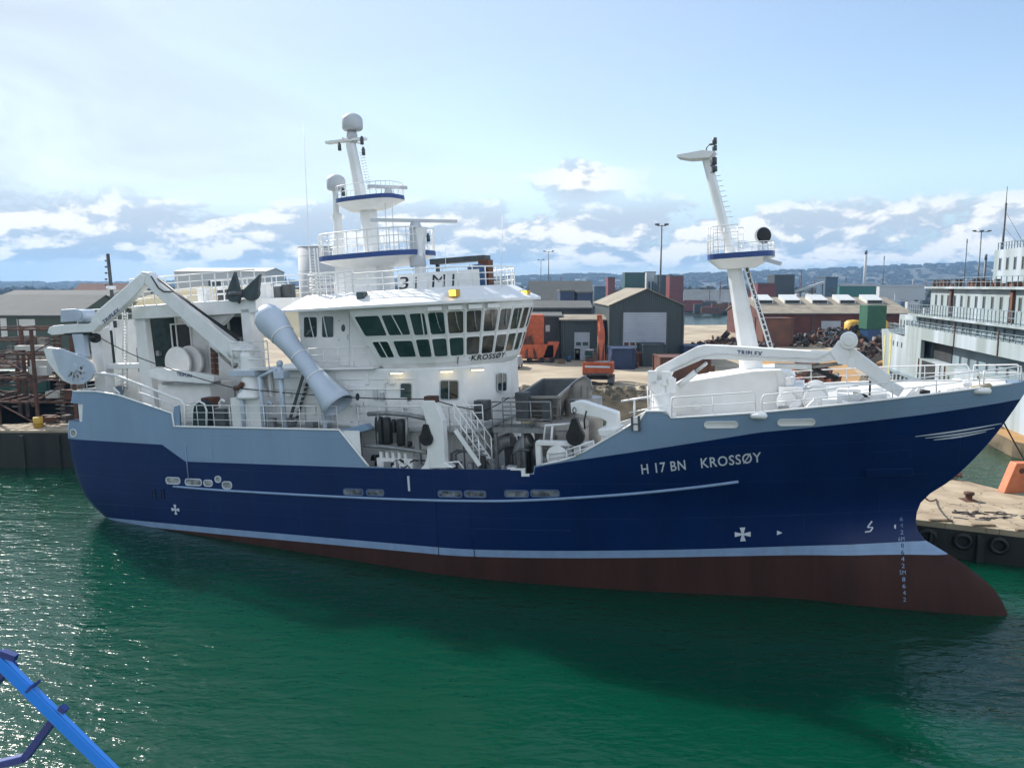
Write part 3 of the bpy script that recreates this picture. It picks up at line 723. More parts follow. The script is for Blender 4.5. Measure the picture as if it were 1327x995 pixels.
m.build('mast_rungs', M['white'], m_)
for x in (499, 508): m = S(); a = P(x, 262, .6); b = P(x + 3, 330, .6); m.tube([a, b], .03, 5); m.build('mast_stay', M['white'], m_)
# ------------------------------------------------------------------ prisms measured in a fore-and-aft plane
def pp(pxs, v): return [P(x, y, v) for x, y in pxs]
def side_prism(pxs, v, t, name, m, parent, bevel=.03):
    mb = S(); mb.vprism(pp(pxs, v), v, t); return mb.build(name, M[m] if isinstance(m, str) else m, parent, bevel=bevel)
def side_text(body, x0, y0, x1, y1, v, h, m, parent, shear=0, bold=.03, name='lettering'):
    a = P(x0, y0, v); b = P(x1, y1, v); vs, fs = text2d(body, 1.0, shear, bold, 1.12); xa = min(q[0] for q in vs); xb = max(q[0] for q in vs)
    d = Vector(b) - Vector(a); L = d.length; d.normalize(); n = Vector((-d.z, 0, d.x)); mb = S()
    for x, y in vs:
        p = Vector(a) + d * L * (x - xa) / (xb - xa) + n * y / .7 * h; mb.pt((p.x, v, p.z))
    for f in fs: mb.face(f)
    return mb.build(name, M[m], parent)
# ------------------------------------------------------------------ fore mast, forecastle house, fore crane
fm = S(); px_column([(909, 921, 203), (941, 954, 330), (942, 960, 344), (957, 984, 455), (960, 994, 500)], 0, .4, .9, fm); fmast = fm.build('fore_mast', M['white'], vessel)
o3, w3, v3, c3 = boat_platform(918, 1004, 335, 0, 1.35, 0, 'mast_platform', fmast, depth=.30)
rail([(u * .985 + c3 * .015, q * .96, w3) for u, q in o3 if u < c3 + .6], 1.5, 'mast_railing', fmast, mids=3, spacing=.8, r=.024)
rail([(u * .985 + c3 * .015, q * .96, w3) for u, q in o3 if u > c3 - .2], .5, 'mast_railing', fmast, mids=1, spacing=.8, r=.022, closed=False)
mb = S(); mb.vprism(pp([(879, 202.5), (912, 196.5), (928, 198), (921, 206), (895, 208), (879, 205.5)], 0), 0, 1.1); mb.build('mast_head_arm', M['white'], fmast, bevel=.02)
for x, y, h in ((926, 183, .35), (926, 192, .3), (926, 209, .4), (926.5, 219, .3)):
    a = P(x, y, .2); m = S(); m.cyl((a[0], .2, a[2] - h / 2), (a[0], .2, a[2] + h / 2), .13, 8); m.bx(a[0] - .25, a[0], .17, .23, a[2] - h / 2 - .04, a[2] - h / 2); m.build('navigation_light', M['dgrey'], fmast)
m = S(); q = [P(x, y, 0) for x, y in ((915, 197), (916, 191), (920, 187), (926, 187))]; m.tube(q, .04, 5); m.tube([P(926, 203, .2), P(926.5, 222, .2)], .025, 4); m.build('lamp_bracket', M['dgrey'], fmast)
m = S()
for k in range(9):
    x = lerp(924, 940, k / 8); y = lerp(229, 282, k / 8); a = P(x, y, 0); m.tube([(a[0] - .2, 0, a[2]), (a[0] + .42, 0, a[2] + .02)], .022, 4)
pL = [P(x, y, .55) for x, y in ((964, 346), (996, 450))]; pR = [P(x, y, .15) for x, y in ((969, 346), (1001, 450))]
m.tube(pL, .05, 5); m.tube(pR, .05, 5)
for k in range(15):
    m.tube([Vector(pL[0]).lerp(Vector(pL[1]), k / 14), Vector(pR[0]).lerp(Vector(pR[1]), k / 14)], .035, 4)
m.build('ladder', M['white'], fmast)
m = S()
for k in range(15):
    a = Vector(pL[0]).lerp(Vector(pL[1]), (k + .5) / 15); b = Vector(pR[0]).lerp(Vector(pR[1]), (k + .5) / 15); c = (a + b) / 2 - Vector((0, .06, 0)); m.bx(c.x - .06, c.x + .06, c.y - .02, c.y + .02, c.z - .14, c.z + .14)
m.build('ladder_gap', M['dgrey'], fmast)
# horn / searchlight dish
a = P(990, 305, .9); m = S(); ax = Vector((.55, .8, .05)).normalized(); c = Vector(a)
m.lathe(c - ax * .45, c, [(0, .18), (.5, .44), (1, .47)], 16); m.cur = 1; m.lathe(c + ax * .005, c + ax * .03, [(0, .43), (1, .3)], 16); m.cur = 0
m.tube([c - ax * .2 - Vector((0, 0, .4)), (c.x - .1, c.y - .2, w3)], .05, 5); m.build('searchlight', [M['white'], M['dark']], fmast)
a = P(1003, 340, 1.1); m = S(); m.beam((a[0] - .5, .9, a[2] + .2), (a[0] + .35, 1.2, a[2] - .1), .25, .2); m.build('floodlight', M['dome'], fmast)
# forecastle house: tapered slab
hp = pp([(873, 497), (880, 496), (975, 481), (1012, 479), (1020, 484), (1031, 536), (1031, 545), (860, 552), (863, 536)], 1.9)
m = S(); m.vprism(hp, 0, 3.8); fhouse = m.build('forecastle_house', M['white'], vessel, bevel=.06)
m = S()
for x in (1003, 1008): m.beam(P(x, 483, 1.93), P(x + 9, 534, 1.93), .07, .05)
a = P(903, 526, 1.95); m.lathe((a[0], 1.9, a[2]), (a[0], 2.02, a[2]), [(0, .24), (1, .24)], 12); build_each(m, 'wall_fitting', M['white'], fhouse)
# crane on the forecastle
cv = 2.9
fcr = S(); q = P(858, 505, cv); fcr.lathe((q[0], cv, 7.4), (q[0], cv, q[2] + .6), [(0, .75), (.12, .75), (.14, .6), (.9, .58), (1, .66)], 18); fcrane = fcr.build('deck_crane', M['white'], vessel)
side_prism([(840, 505), (841, 492), (852, 476), (903, 449), (914, 446.5), (940, 447.5), (1070, 455.5), (1082, 455), (1084, 466), (1060, 470), (935, 465), (912, 465), (872, 482), (862, 506)], cv, .62, 'crane_boom', 'white', fcrane, .05)
side_text('TRIPLEX', 955, 459.5, 988, 461.8, cv + .32, .24, 'navy', fcrane)
m = S(); a = P(880, 500, cv); b = P(916, 470, cv); m.tube([a, Vector(a).lerp(Vector(b), .6)], .17, 10); m.cur = 1; m.tube([Vector(a).lerp(Vector(b), .55), b], .09, 8); m.build('crane_ram', [M['white'], M['cyl']], fcrane)
m = S(); m.tube([P(1004, 474, cv), P(1052, 475, cv)], .16, 10); m.cur = 1; m.tube([P(1050, 475, cv), P(1092, 471, cv)], .10, 8); m.build('crane_ram', [M['white'], M['stain']], fcrane)
side_prism([(1076, 456), (1086, 442), (1092, 440), (1098, 447), (1100, 458), (1096, 472), (1086, 471)], cv, .8, 'crane_knuckle', 'white', fcrane)
a = P(1100, 441, cv); m = S(); m.cyl((a[0], cv - .5, a[2]), (a[0], cv + .5, a[2]), .42, 18); m.cyl((a[0], cv + .5, a[2]), (a[0], cv + .56, a[2]), .25, 14); m.build('crane_winch', M['white'], fcrane, bevel=.03)
m = S(); m.beam(P(1092, 452, cv), P(1150, 494, cv), .55, .72, w1=.5, h1=.62); m.build('crane_jib', M['white'], fcrane, bevel=.04)
m = S(); m.beam(P(1128, 486, cv), P(1168, 508, cv), .4, .5); m.build('crane_jib_extension', M['white'], fcrane, bevel=.03)
side_prism([(1092, 466), (1100, 476), (1108, 476), (1106, 464)], cv, .66, 'crane_lug', 'white', fcrane)
m = S()
for x, y in ((846, 487), (850, 500), (864, 488), (870, 497)): a = P(x, y, cv + .4); m.bx(a[0] - .25, a[0] + .25, cv + .3, cv + .6, a[2] - .5, a[2] + .3)
m.cyl(P(868, 500, cv + .4), P(868, 488, cv + .4), .22, 10); m.build('crane_valve_box', M['white'], fcrane, bevel=.03)
m = S()
for dy in (0, 1.6): m.tube([P(x, y + dy, cv + .33) for x, y in ((868, 480), (905, 462), (930, 457), (1000, 462), (1060, 464), (1085, 450))], .028, 5)
m.build('crane_hose', M['white'], fcrane)
# platform and rails aft of the crane
rail([(41.3, 4.6, 7.4), (41.3, 5.9, 7.9)], 1.6, 'railing', vessel, spacing=.7)
m = S(); m.tube([P(805, 520, 4), P(868, 510, 4)], .07, 6); m.tube([P(815, 535, 4), P(868, 524, 4)], .05, 6); m.tube([P(822, 550, 4), P(822, 518, 4)], .06, 6); m.tube([P(843, 538, 4), P(843, 512, 4)], .06, 6); m.build('gangway_rail', M['white'], vessel)
# rails along the forecastle bulwark (long loops that end in pairs of posts)
def hull_rail(u0, u1, h, side, name, n=None, mids=1):
    us = [lerp(u0, u1, i / 24) for i in range(25)]; mb = S()
    def pt(u, z): return Vector((u, side * (hb(u, top(u)) - .04), top(u) + z))
    topl = [pt(u, h) for u in us]; r = .035
    loop = [pt(us[0], 0), pt(us[0], h - .2)] + [topl[0] + (topl[1] - topl[0]) * .25] + topl[1:-1] + [topl[-1] + (topl[-2] - topl[-1]) * .25, pt(us[-1], h - .2), pt(us[-1], 0)]
    mb.tube(loop, r, 5)
    for k in range(mids): mb.tube([pt(u, h * (k + 1) / (mids + 1)) for u in us], r * .75, 5)
    n = n or max(1, round((u1 - u0) / 2.2))
    for i in range(1, n): u = lerp(u0, u1, i / n); mb.tube([pt(u, 0), pt(u, h)], r * .8, 5)
    return mb.build(name, M['white'], vessel)
for sd in (1, -1):
    hull_rail(42.6, 46.65, 1.05, sd, 'railing'); hull_rail(46.95, 56.9, .85, sd, 'railing'); hull_rail(57.1, 58.9, .8, sd, 'railing')
    for u in (46.8, 57.0):
        m = S(); b = hb(u, top(u)); m.lathe((u - .42, sd * (b + .02), top(u) - .16), (u + .42, sd * (b + .02), top(u) - .16), [(0, .04), (.1, .17), (.9, .17), (1, .04)], 10); m.build('railing_foot', M['white'], vessel)
# windlass and deck gear on the forecastle
wl = S()
for v in (1.9, -.4):
    q = P(1062, 513, v); wl.cyl((q[0] - .2, v - .9, 8.35), (q[0] - .2, v + .9, 8.35), .42, 18); wl.cyl((q[0] - .2, v + .85, 8.35), (q[0] - .2, v + .95, 8.35), .62, 20); wl.cyl((q[0] - .2, v - .95, 8.35), (q[0] - .2, v - .85, 8.35), .62, 20); wl.cyl((q[0] - 1.6, v + .6, 8.3), (q[0] - 1.6, v + 1.1, 8.3), .5, 18); wl.bx(q[0] - 2.0, q[0] - .8, v - .8, v + .55, 7.7, 9.0); wl.cyl((q[0] - 1.5, v, 9.0), (q[0] - 1.5, v, 9.5), .25, 10)
    wl.bx(q[0] - 1.3, q[0] + 1.2, v - 1.2, v + 1.2, 7.36, 7.7); wl.bx(q[0] + .9, q[0] + 2.0, v - .5, v + .5, 7.71, 8.6); wl.cyl((q[0] + 2.0, v, 8.3), (q[0] + 3.2, v, 8.3), .45, 14)
wl.build('anchor_winch', M['white'], vessel, bevel=.03)
m = S()
for x, y, s in ((1132, 510, .5), (1146, 514, .4), (1160, 505, .55), (1178, 509, .5), (1212, 505, .5), (1240, 500, .6), (1262, 497, .5), (1150, 500, .45), (1108, 517, .4)):
    q = PZ(x, y + 8, 7.4); q = (q[0], min(q[1], hb(q[0], 8.2) - .8), q[2]); m.cyl((q[0], q[1], 7.36), (q[0], q[1], 7.5 + s * 1.2), s * .45, 10); m.bx(q[0] - s, q[0] + s, q[1] - .35, q[1] + .35, 7.36, 7.4 + s)
build_each(m, 'bollard', M['white'], vessel, bevel=.03)
m = S()
for x, y in ((1170, 503), (1207, 503), (1230, 498), (1284, 490)):
    q = PZ(x, y + 8, 7.4); q = (min(q[0], 56.0), 0, q[2]); q = (q[0], max(-hb(q[0], 7.4) + .6, min(PZ(x, y + 8, 7.4)[1], hb(q[0], 7.4) - 1.1)), q[2]); m.prism([(q[0] - .6, q[1], 7.36), (q[0] + .6, q[1], 7.36), (q[0] + .7, q[1], 8.6), (q[0] + .1, q[1], 8.5)], (0, .5, 0))
build_each(m, 'vent_box', M['white'], vessel, bevel=.03)
m = S(); q0 = P(1255, 505, 1.5); q1 = P(1286, 500, 1.5); m.lathe(q0, q1, [(0, .05), (.1, .16), (.9, .18), (1, .05)], 8); m.build('rope_coil', mat('tan_rope', (.42, .36, .25), .8, var=.2, scale=5), vessel)
m = S()
for pts in (((1105, 511), (1116, 512), (1128, 516)), ((1104, 520), (1118, 521), (1129, 525)), ((1052, 476), (1062, 481), (1078, 488), (1086, 490)), ((1143, 520), (1147, 519)), ((1192, 507), (1205, 509))):
    m.tube([P(x, y, 2.2) for x, y in pts], .13, 6)
m.tube([P(1127, 512, 2.4), P(1128, 484, 2.4)], .05, 5)
build_each(m, 'hydraulic_hose', M['black'], vessel)
rg = random.Random(21)
for k in range(46):
    u = rg.uniform(47.5, 57.0); b_ = min(hb(u - .6, 7.36), hb(u + .5, 7.36)); v = b_ - rg.uniform(.45, 2.2)
    if v < -.5: continue
    m = S(); t = rg.random(); h = rg.uniform(.45, 1.15)
    if t < .45: m.bx(u - rg.uniform(.15, .5), u + rg.uniform(.15, .5), v - .2, v + .2, 7.36, 7.36 + h)
    elif t < .7: m.cyl((u, v, 7.36), (u, v, 7.4 + h), rg.uniform(.1, .28), 10)
    else: m.beam((u - .6, v, 7.4), (u + .4, v + rg.uniform(-.4, .4), 7.5 + h), .12, .3)
    m.build('deck_fitting', M[rg.choice(('white', 'white', 'white', 'dome', 'galv'))], vessel, bevel=.02)
for k in range(7):
    u = rg.uniform(49, 56.5); v = hb(u + 1, 7.4) - .8; m = S(); m.tube([(u + .25 * i, v + .3 * math.sin(i * 1.3 + k), 8.0 + .25 * math.sin(i * .9 + k)) for i in range(7)], .06, 5); m.build('hydraulic_hose', M[rg.choice(('black', 'rope', 'dgrey'))], vessel)
# ------------------------------------------------------------------ working deck: davit, roller, stairs
dv = S(); dv.vprism(pp([(551, 606), (556, 590), (557, 560), (551, 531), (548, 527), (549, 518), (566, 518), (569, 527), (576, 545), (578, 575), (579, 598), (590, 605)], 6.1), 6.1, .55)
davit = dv.build('net_davit', M['white'], vessel, bevel=.04)
m = S(); m.bx(*[f for f in (P(552, 520, 6.1)[0], P(567, 520, 6.1)[0])], 5.85, 6.35, P(555, 519, 6.1)[2] - .25, P(555, 515, 6.1)[2] + .1); m.build('davit_roller', M['rust'], davit, bevel=.04)
def block(x, y0, y1, r, v, parent, name='hanging_block'):
    a = P(x, y0, v); b = P(x, y1, v); c = b[2] + r; m = S()
    m.cyl((a[0], v - .2, c), (a[0], v + .2, c), r, 18); m.cyl((a[0], v + .2, c), (a[0], v + .27, c), r * .4, 12); m.vprism([(a[0] - r * .8, v, c + r * .5), (a[0] + r * .8, v, c + r * .5), (a[0] + .14, v, c + r * 2.0), (a[0] - .14, v, c + r * 2.0)], v, .34)
    top_ = c + r * 2.0; lk = .28; k = 0; z = top_
    while z < a[2]:
        m.rings([[Vector((a[0] + (.09 * math.cos(t) if k % 2 else 0) + .035 * math.cos(s) * (math.cos(t) if k % 2 else 0), v + (.09 * math.cos(t) if not k % 2 else 0) + .035 * math.cos(s) * (math.cos(t) if not k % 2 else .6), z + .17 + .17 * math.sin(t) + .035 * math.sin(s))) for s in (0, 2.1, 4.2)] for t in [2 * math.pi * i / 8 for i in range(8)]], closed=True); z += lk; k += 1
    return m.build(name, M['black'], parent)
block(552, 541, 577, .42, 6.35, davit)
m = S(); m.tube([P(x, y, 5.9) for x, y in ((477, 536.5), (500, 535), (530, 537.5), (556, 543))], .14, 8); m.tube([P(x, y, 6.1) for x, y in ((472, 577), (500, 579), (530, 583), (553, 586))], .13, 8)
for x, y0, y1 in ((490, 536, 578), (527, 538, 583)): m.tube([P(x, y0, 5.95), P(x, y1, 6.05)], .09, 6)
m.build('hauling_frame', M['galv'], vessel)
m = S()
for x, y0, y1, r in ((491, 540, 576, .30), (501, 541, 575, .30), (519, 543, 577, .32), (510, 543, 560, .14), (530, 572, 578, .2)):
    a = P(x, y0, 5.8); b = P(x, y1, 5.8); m.lathe((a[0], 5.8, b[2]), (a[0], 5.8, a[2]), [(0, r * .9), (.08, r), (.45, r * .96), (.7, r * 1.04), (1, r * .8)], 10)
build_each(m, 'rubber_fender_roll', M['black'], vessel)
m = S()
for k in range(7):
    x = 484 + k * 2.6; m.tube([P(x + 3 * math.sin(t), 594 + 10 * -math.cos(t) + 6, 5.7 - .1 * k) for t in [math.pi * i / 6 - 1.2 for i in range(7)]], .07, 5)
m.build('hose_coil', M['black'], vessel)
m = S(); a = P(492, 604, 5.6); b = P(538, 604, 5.6); m.bx(a[0], b[0], 4.9, 5.9, 3.86, 5.2); m.cyl((a[0] + .3, 5.3, 5.35), (b[0] - .4, 5.3, 5.4), .32, 12)
for k in range(5): m.bx(lerp(a[0], b[0], .1 + k * .17), lerp(a[0], b[0], .18 + k * .17), 5.7, 5.95, 4.9, 5.6)
m.build('hauling_winch', M['white'], vessel, bevel=.03)
# side bracket by the cut in the bulwark
mb = S(); mb.vprism(pp([(441, 557), (472, 550), (478, 557), (449, 566)], 6.3), 6.0, .7); mb.build('bulwark_bracket', M['hullgrey'], hull, bevel=.04)
mb = S(); mb.vprism(pp([(546, 607), (552, 600), (556, 588), (557, 607)], 6.45), 6.4, .2); mb.vprism(pp([(668, 607), (680, 607), (680, 614), (686, 614), (686, 617), (676, 617), (676, 609), (662, 609), (662, 606)], 6.53), 6.5, .14)
mb.build('bulwark_bracket', M['white'], hull)
# stairs from the boat deck down to the working deck
def stair_rail(px_top, px_bot, v, name, parent, h=1.0):
    a = Vector(P(*px_top, v)); b = Vector(P(*px_bot, v)); m = S(); m.beam(a, b, .08, .26)
    for k in (h * .5, h): m.tube([a + Vector((0, 0, k)), b + Vector((0, 0, k))], .04, 5)
    for i in range(5):
        p = a.lerp(b, i / 4); m.tube([p, p + Vector((0, 0, h))], .035, 5)
    return m.build(name, M['white'], parent), a, b
stair = empty('stairs'); stair.parent = vessel
s1, a1, b1 = stair_rail((590, 557), (622, 603), 6.0, 'stair_stringer', stair, 1.55); s2, a2, b2 = stair_rail((603, 551), (638, 600), 4.9, 'stair_stringer', stair, 1.55)
m = S()
for i in range(1, 9):
    p = a1.lerp(b1, i / 9); q = a2.lerp(b2, i / 9); m.beam(p, q, .25, .05)
m.build('stair_tread', M['galv'], stair)
rail([(22.9, 5.4, 6.96), (29.3, 5.4, 6.96)], 1.35, 'railing', vessel, spacing=1.6); rail([(29.3, 5.4, 6.96), (31.1, 4.6, 6.96)], 1.35, 'railing', vessel, spacing=1.2)
m = S(); m.tube([P(x, y, 6.2) for x, y in ((570, 600), (594, 598), (601, 607))], .05, 6); m.build('hand_rail', M['white'], vessel)
# ------------------------------------------------------------------ fish pump separator, tank, pipes, walkway
m = S()
q = pp([(668, 545), (696, 516), (752, 489), (757, 487), (766, 494), (768, 507), (757, 546)], -.6)
def hopper():
    mb = S()
    rim = [Vector(P(667, 515, 3.0)), Vector(P(704, 491.5, -1.6)), Vector(P(750, 491, -1.6)), Vector(P(723, 514.5, 3.0))]
    bot = [p.lerp(sum(rim, Vector()) / 4, .35) for p in rim]
    for p in bot: p.z = 7.18
    n = 4; th = .06
    cen = sum(rim, Vector()) / 4
    ri_ = [p.lerp(cen, .05) for p in rim]; bi = [p.lerp(cen, .1) + Vector((0, 0, .1)) for p in bot]
    for p in bi: p.z = 7.35
    A = [mb.pt(p) for p in bot]; Bq = [mb.pt(p) for p in rim]; Cq = [mb.pt(p) for p in ri_]; D = [mb.pt(p) for p in bi]
    for i in range(4):
        j = (i + 1) % 4
        mb.face((A[i], A[j], Bq[j], Bq[i])); mb.face((Bq[i], Bq[j], Cq[j], Cq[i])); mb.face((Cq[i], Cq[j], D[j], D[i]), 1)
    mb.face(D, 1)
    for i in range(4): mb.beam(rim[i], rim[(i + 1) % 4], .14, .14)
    return mb.build('fish_separator', [M['stain'], M['dgrey']], vessel)
hop = hopper()
side_prism([(724, 515), (746, 494), (757, 487.5), (765, 493), (768, 506), (766, 517)], .4, .08, 'separator_side', 'stain', hop, 0)
m = S()
for x in (733, 743, 753, 761): m.beam(P(x, 517, .5), P(x, 500 if x > 735 else 509, .5), .08, .06)
m.tube([P(x, y, .52) for x, y in ((724, 515), (746, 494), (757, 487.5), (765, 493), (768, 506))], .06, 5); m.build('separator_stiffener', M['galv'], hop)
# round stainless outlet tank at the forward end of the separator
tk = S(); a = P(727, 548, 2.2); tk.lathe((a[0], 2.2, 3.9), (a[0], 2.2, 7.15), [(0, 1.25), (.3, 1.3), (.42, 1.62), (.98, 1.68), (1, 1.62)], 24); tank = tk.build('water_tank', M['stain'], vessel)
m = S(); b = P(757, 545, 0.4); m.lathe((b[0], .4, 4.4), (b[0], .4, 8.2), [(0, .4), (.3, 1.0), (.55, 1.15), (1, 1.15)], 20); m.build('tank_side_drum', M['stain'], tank)
m = S()
for w in (4.6, 5.6, 6.7): m.lathe((a[0], 2.2, w - .04), (a[0], 2.2, w + .04), [(0, 1.7), (1, 1.7)], 24)
m.build('tank_band', M['galv'], tank)
m = S()
for pts, v, r in ((((664, 570), (656, 571), (644, 578), (636, 590), (630, 604)), 3.5, .42), (((688, 569), (680, 573), (674, 584), (673, 606)), 3.7, .44), (((706, 569), (700, 575), (700, 590), (712, 598), (735, 596)), 3.3, .42), (((640, 545), (634, 562), (627, 572)), 2.0, .5)):
    ctrl = [Vector(P(x, y, v)) for x, y in pts]; N = len(ctrl); sm_ = []
    for i in range(N - 1):
        p0 = ctrl[max(i - 1, 0)]; p1 = ctrl[i]; p2 = ctrl[i + 1]; p3 = ctrl[min(i + 2, N - 1)]
        for k in range(6):
            t = k / 6; sm_.append(.5 * ((2 * p1) + (-p0 + p2) * t + (2 * p0 - 5 * p1 + 4 * p2 - p3) * t * t + (-p0 + 3 * p1 - 3 * p2 + p3) * t ** 3))
    sm_.append(ctrl[-1]); mm = S(); mm.tube(sm_, r, 14); mm.build('fish_pipe', M['galv'], vessel)
# grated walkway with rails in front of the separator
a = P(640, 560, 4.2); b = P(716, 562, 4.2)
m = S(); m.bx(a[0], b[0], 2.6, 4.3, 6.70, 6.85); m.bx(a[0], b[0], 4.3, 4.36, 6.62, 6.92)
for u in (a[0] + .1, (a[0] + b[0]) / 2, b[0] - .1): m.bx(u - .08, u + .08, 4.1, 4.26, 3.86, 6.7)
for k in range(16): u = lerp(a[0], b[0], k / 15); m.bx(u, u + .03, 2.6, 4.3, 6.852, 6.89)
wk = m.build('walkway', M['galv'], vessel)
rail([(b[0], 4.3, 6.9), (a[0], 4.3, 6.9)], 1.55, 'walkway_railing', wk, m='galv', spacing=1.25, r=.04); rail([(b[0], 2.7, 6.9), (a[0], 2.7, 6.9)], 1.55, 'walkway_railing', wk, m='galv', spacing=1.5, r=.035)
m = S(); q = P(625, 535, 4.0); m.bx(q[0] - .45, q[0] + .45, 3.6, 4.2, 7.3, 8.5); m.bx(q[0] + 2.0, q[0] + 2.8, 3.0, 3.6, 7.2, 8.9); m.bx(q[0] + 3.6, q[0] + 4.1, 2.9, 3.4, 6.9, 8.4); build_each(m, 'control_cabinet', M['dgrey'], wk, bevel=.03)
m = S()
for k in range(18):
    u = random.uniform(31.5, 36); v = random.uniform(1.0, 3.4); m.bx(u, u + random.uniform(.2, .8), v, v + random.uniform(.2, .6), 3.9, random.uniform(4.6, 6.4))
for k in range(10):
    u = random.uniform(31.5, 36.5); v = random.uniform(2, 4.2); m.tube([(u, v, 3.9), (u, v, random.uniform(5.5, 6.7))], .06, 6)
m.build('pump_machinery', M['dgrey'], vessel)
rq = random.Random(77)
for k in range(26):
    u = rq.uniform(24.8, 33.5); v = rq.uniform(4.9, 5.9); t = rq.random(); m = S(); h = rq.uniform(.4, 1.5)
    if t < .35: m.bx(u, u + rq.uniform(.2, .6), v - .15, v + .15, 3.86, 3.9 + h)
    elif t < .7: m.tube([(u, v, 3.86), (u, v, 4.2 + h), (u + .4, v, 4.4 + h), (u + .9, v, 4.35 + h)], rq.uniform(.05, .1), 7)
    else: m.cyl((u, v, 3.86), (u, v, 4.0 + h), rq.uniform(.1, .25), 10)
    m.build('deck_fitting', M[rq.choice(('white', 'galv', 'dgrey', 'galv', 'black'))], vessel, bevel=.015)
for k in range(9):
    u = 24.6 + k * .75; m = S(); m.tube([(u, HB + .1, 3.9), (u, HB + .1, 6.4), (u + .3, HB + .1, 6.6)], .045, 6); m.build('wall_pipe', M[('white', 'galv')[k % 2]], house)
for k in range(7):
    u = rq.uniform(24.5, 29); m = S(); m.tube([(u + .22 * i, 5.9 + .08 * math.sin(i * 2 + k), 4.9 + .25 * math.sin(i * .8 + k)) for i in range(8)], .05, 5); m.build('hydraulic_hose', M['black'], vessel)
# small white stern-facing crane at the break of the forecastle
sc_ = S(); sc_.vprism(pp([(741, 521), (752, 518.5), (757, 519), (797, 532), (802, 534), (803, 552), (800, 556), (785, 556), (788, 545), (780, 541), (742, 534)], 5.2), 5.2, .6); scr = sc_.build('hoist_arm', M['white'], vessel, bevel=.05)
mb = S(); mb.vprism(pp([(777, 554), (806, 552), (800, 561), (790, 566), (779, 563)], 5.3), 5.2, 1.2); mb.build('arm_base', M['white'], scr, bevel=.1)
m = S(); m.beam(P(742, 518, 5.3), P(742, 536, 5.3), .2, .25); m.build('arm_head', M['dgrey'], scr)
block(744.5, 533, 577, .50, 5.6, scr)
m = S(); m.tube([P(x, y, 5.5) for x, y in ((760, 532), (757, 545), (758, 556))], .05, 5); m.build('arm_hose', M['black'], scr)
# white portal frame and reel on the working deck
m = S()
for x0, x1 in ((695.5, 701), (745, 751), (763, 768)): 
    p = P(x0, 604, 5.4); q = P(x1, 573, 5.4); m.bx(p[0], q[0], 5.2, 5.5, 3.86, q[2])
p = P(696, 576, 5.4); q = P(768, 571, 5.4); m.bx(p[0], q[0], 5.15, 5.55, p[2] - .02, p[2] + .24)
m.build('portal_frame', M['white'], vessel, bevel=.03)
m = S(); m.tube([P(x, y, 5.0) for x, y in ((704, 575), (707, 551), (742, 549))], .07, 6); m.tube([P(714, 576, 5.0), P(716, 552, 5.0)], .07, 6); m.build('hand_rail', M['white'], vessel)
m = S(); a = P(721, 592, 5.9); m.cyl((a[0], 5.0, a[2]), (a[0], 5.12, a[2]), .62, 20); m.cyl((a[0], 5.12, a[2]), (a[0], 5.7, a[2]), .3, 16); m.cyl((a[0], 5.7, a[2]), (a[0], 5.82, a[2]), .62, 20)
m.cur = 1; m.cyl((a[0] + .1, 5.83, a[2] - .25), (a[0] + .1, 5.86, a[2] - .25), .09, 8); m.cur = 0; m.bx(a[0] - .5, a[0] + .5, 5.0, 5.8, 3.86, a[2] - .4); m.build('rope_reel', [M['white'], M['dark']], vessel)
rail([P(735, 602, 6.1), P(770, 590, 6.1)], .8, 'railing', vessel, spacing=.9, r=.045); rail([P(711, 604, 5.9), P(735, 601, 5.9)], .7, 'railing', vessel, spacing=1.2, r=.045)
m = S()
for x in (730, 742, 752, 764): q = P(x, 598, 5.0); m.bx(q[0] - .3, q[0] + .25, 4.6, 5.0, 3.86, q[2] + random.uniform(0, .6))
build_each(m, 'deck_box', M['white'], vessel, bevel=.03)
# fairlead plate on the bulwark horn
m = S(); q = P(822, 546, 6.55); m.bx(q[0] - .16, q[0] - .06, 6.5, 6.62, q[2] - .5, q[2] + .3); m.bx(q[0] + .2, q[0] + .3, 6.5, 6.62, q[2] - .5, q[2] + .3); m.cur = 1; m.bx(q[0] - .06, q[0] + .2, 6.5, 6.56, q[2] - .1, q[2] + .25); m.bx(q[0] - .06, q[0] + .2, 6.5, 6.56, q[2] - .48, q[2] - .2); m.build('fairlead', [M['dgrey'], M['white']], hull)
# ------------------------------------------------------------------ aft: net tube, posts, platform
tb_ = S(); A = Vector(P(346, 409, 5.6)); Bt = Vector(P(439, 526, 6.2)); 
tb_.lathe(A, Bt, [(-.085, .02), (-.075, .35), (-.05, .66), (0, .92), (.06, .98), (.13, .92), (.22, .76), (.34, .63), (.46, .57), (.6, .56), (.68, .58), (.69, .64), (.80, .74), (.95, .95), (1.0, 1.02), (1.0, .97), (.95, .90), (.8, .68), (.75, .05)], 32, cap=False)
tb_.build('net_chute_tube', M['tube'], vessel)
posts = S()
def px_post(x, y0, y1, v, r=.12): 
    a = P(x, y0, v); b = P(x, y1, v); posts.tube([(a[0], v, b[2]), (a[0], v, a[2])], r, 8)
px_post(312, 503, 556, 6.1, .14); px_post(336.5, 488, 556, 6.1, .14); px_post(362.5, 475, 557, 6.1, .17)
posts.tube([P(336, 489, 6.1), P(362, 476, 6.1)], .12, 6); posts.build('tube_support', M['tube'], vessel)
m = S(); p = P(299, 484, 5.9); q = P(332, 484, 5.9); m.bx(p[0], q[0], 4.8, 6.1, p[2] - .18, p[2] + .2); m.build('support_platform', M['tube'], vessel, bevel=.03)
m = S(); m.ball(P(362.5, 471, 6.1), .22, 8); m.bx(*(lambda c: (c[0] - .4, c[0] + .4, 5.7, 6.4, c[2] - .5, c[2]))(P(364, 480, 6.1))); m.build('tube_clamp', M['tube'], vessel, bevel=.04)
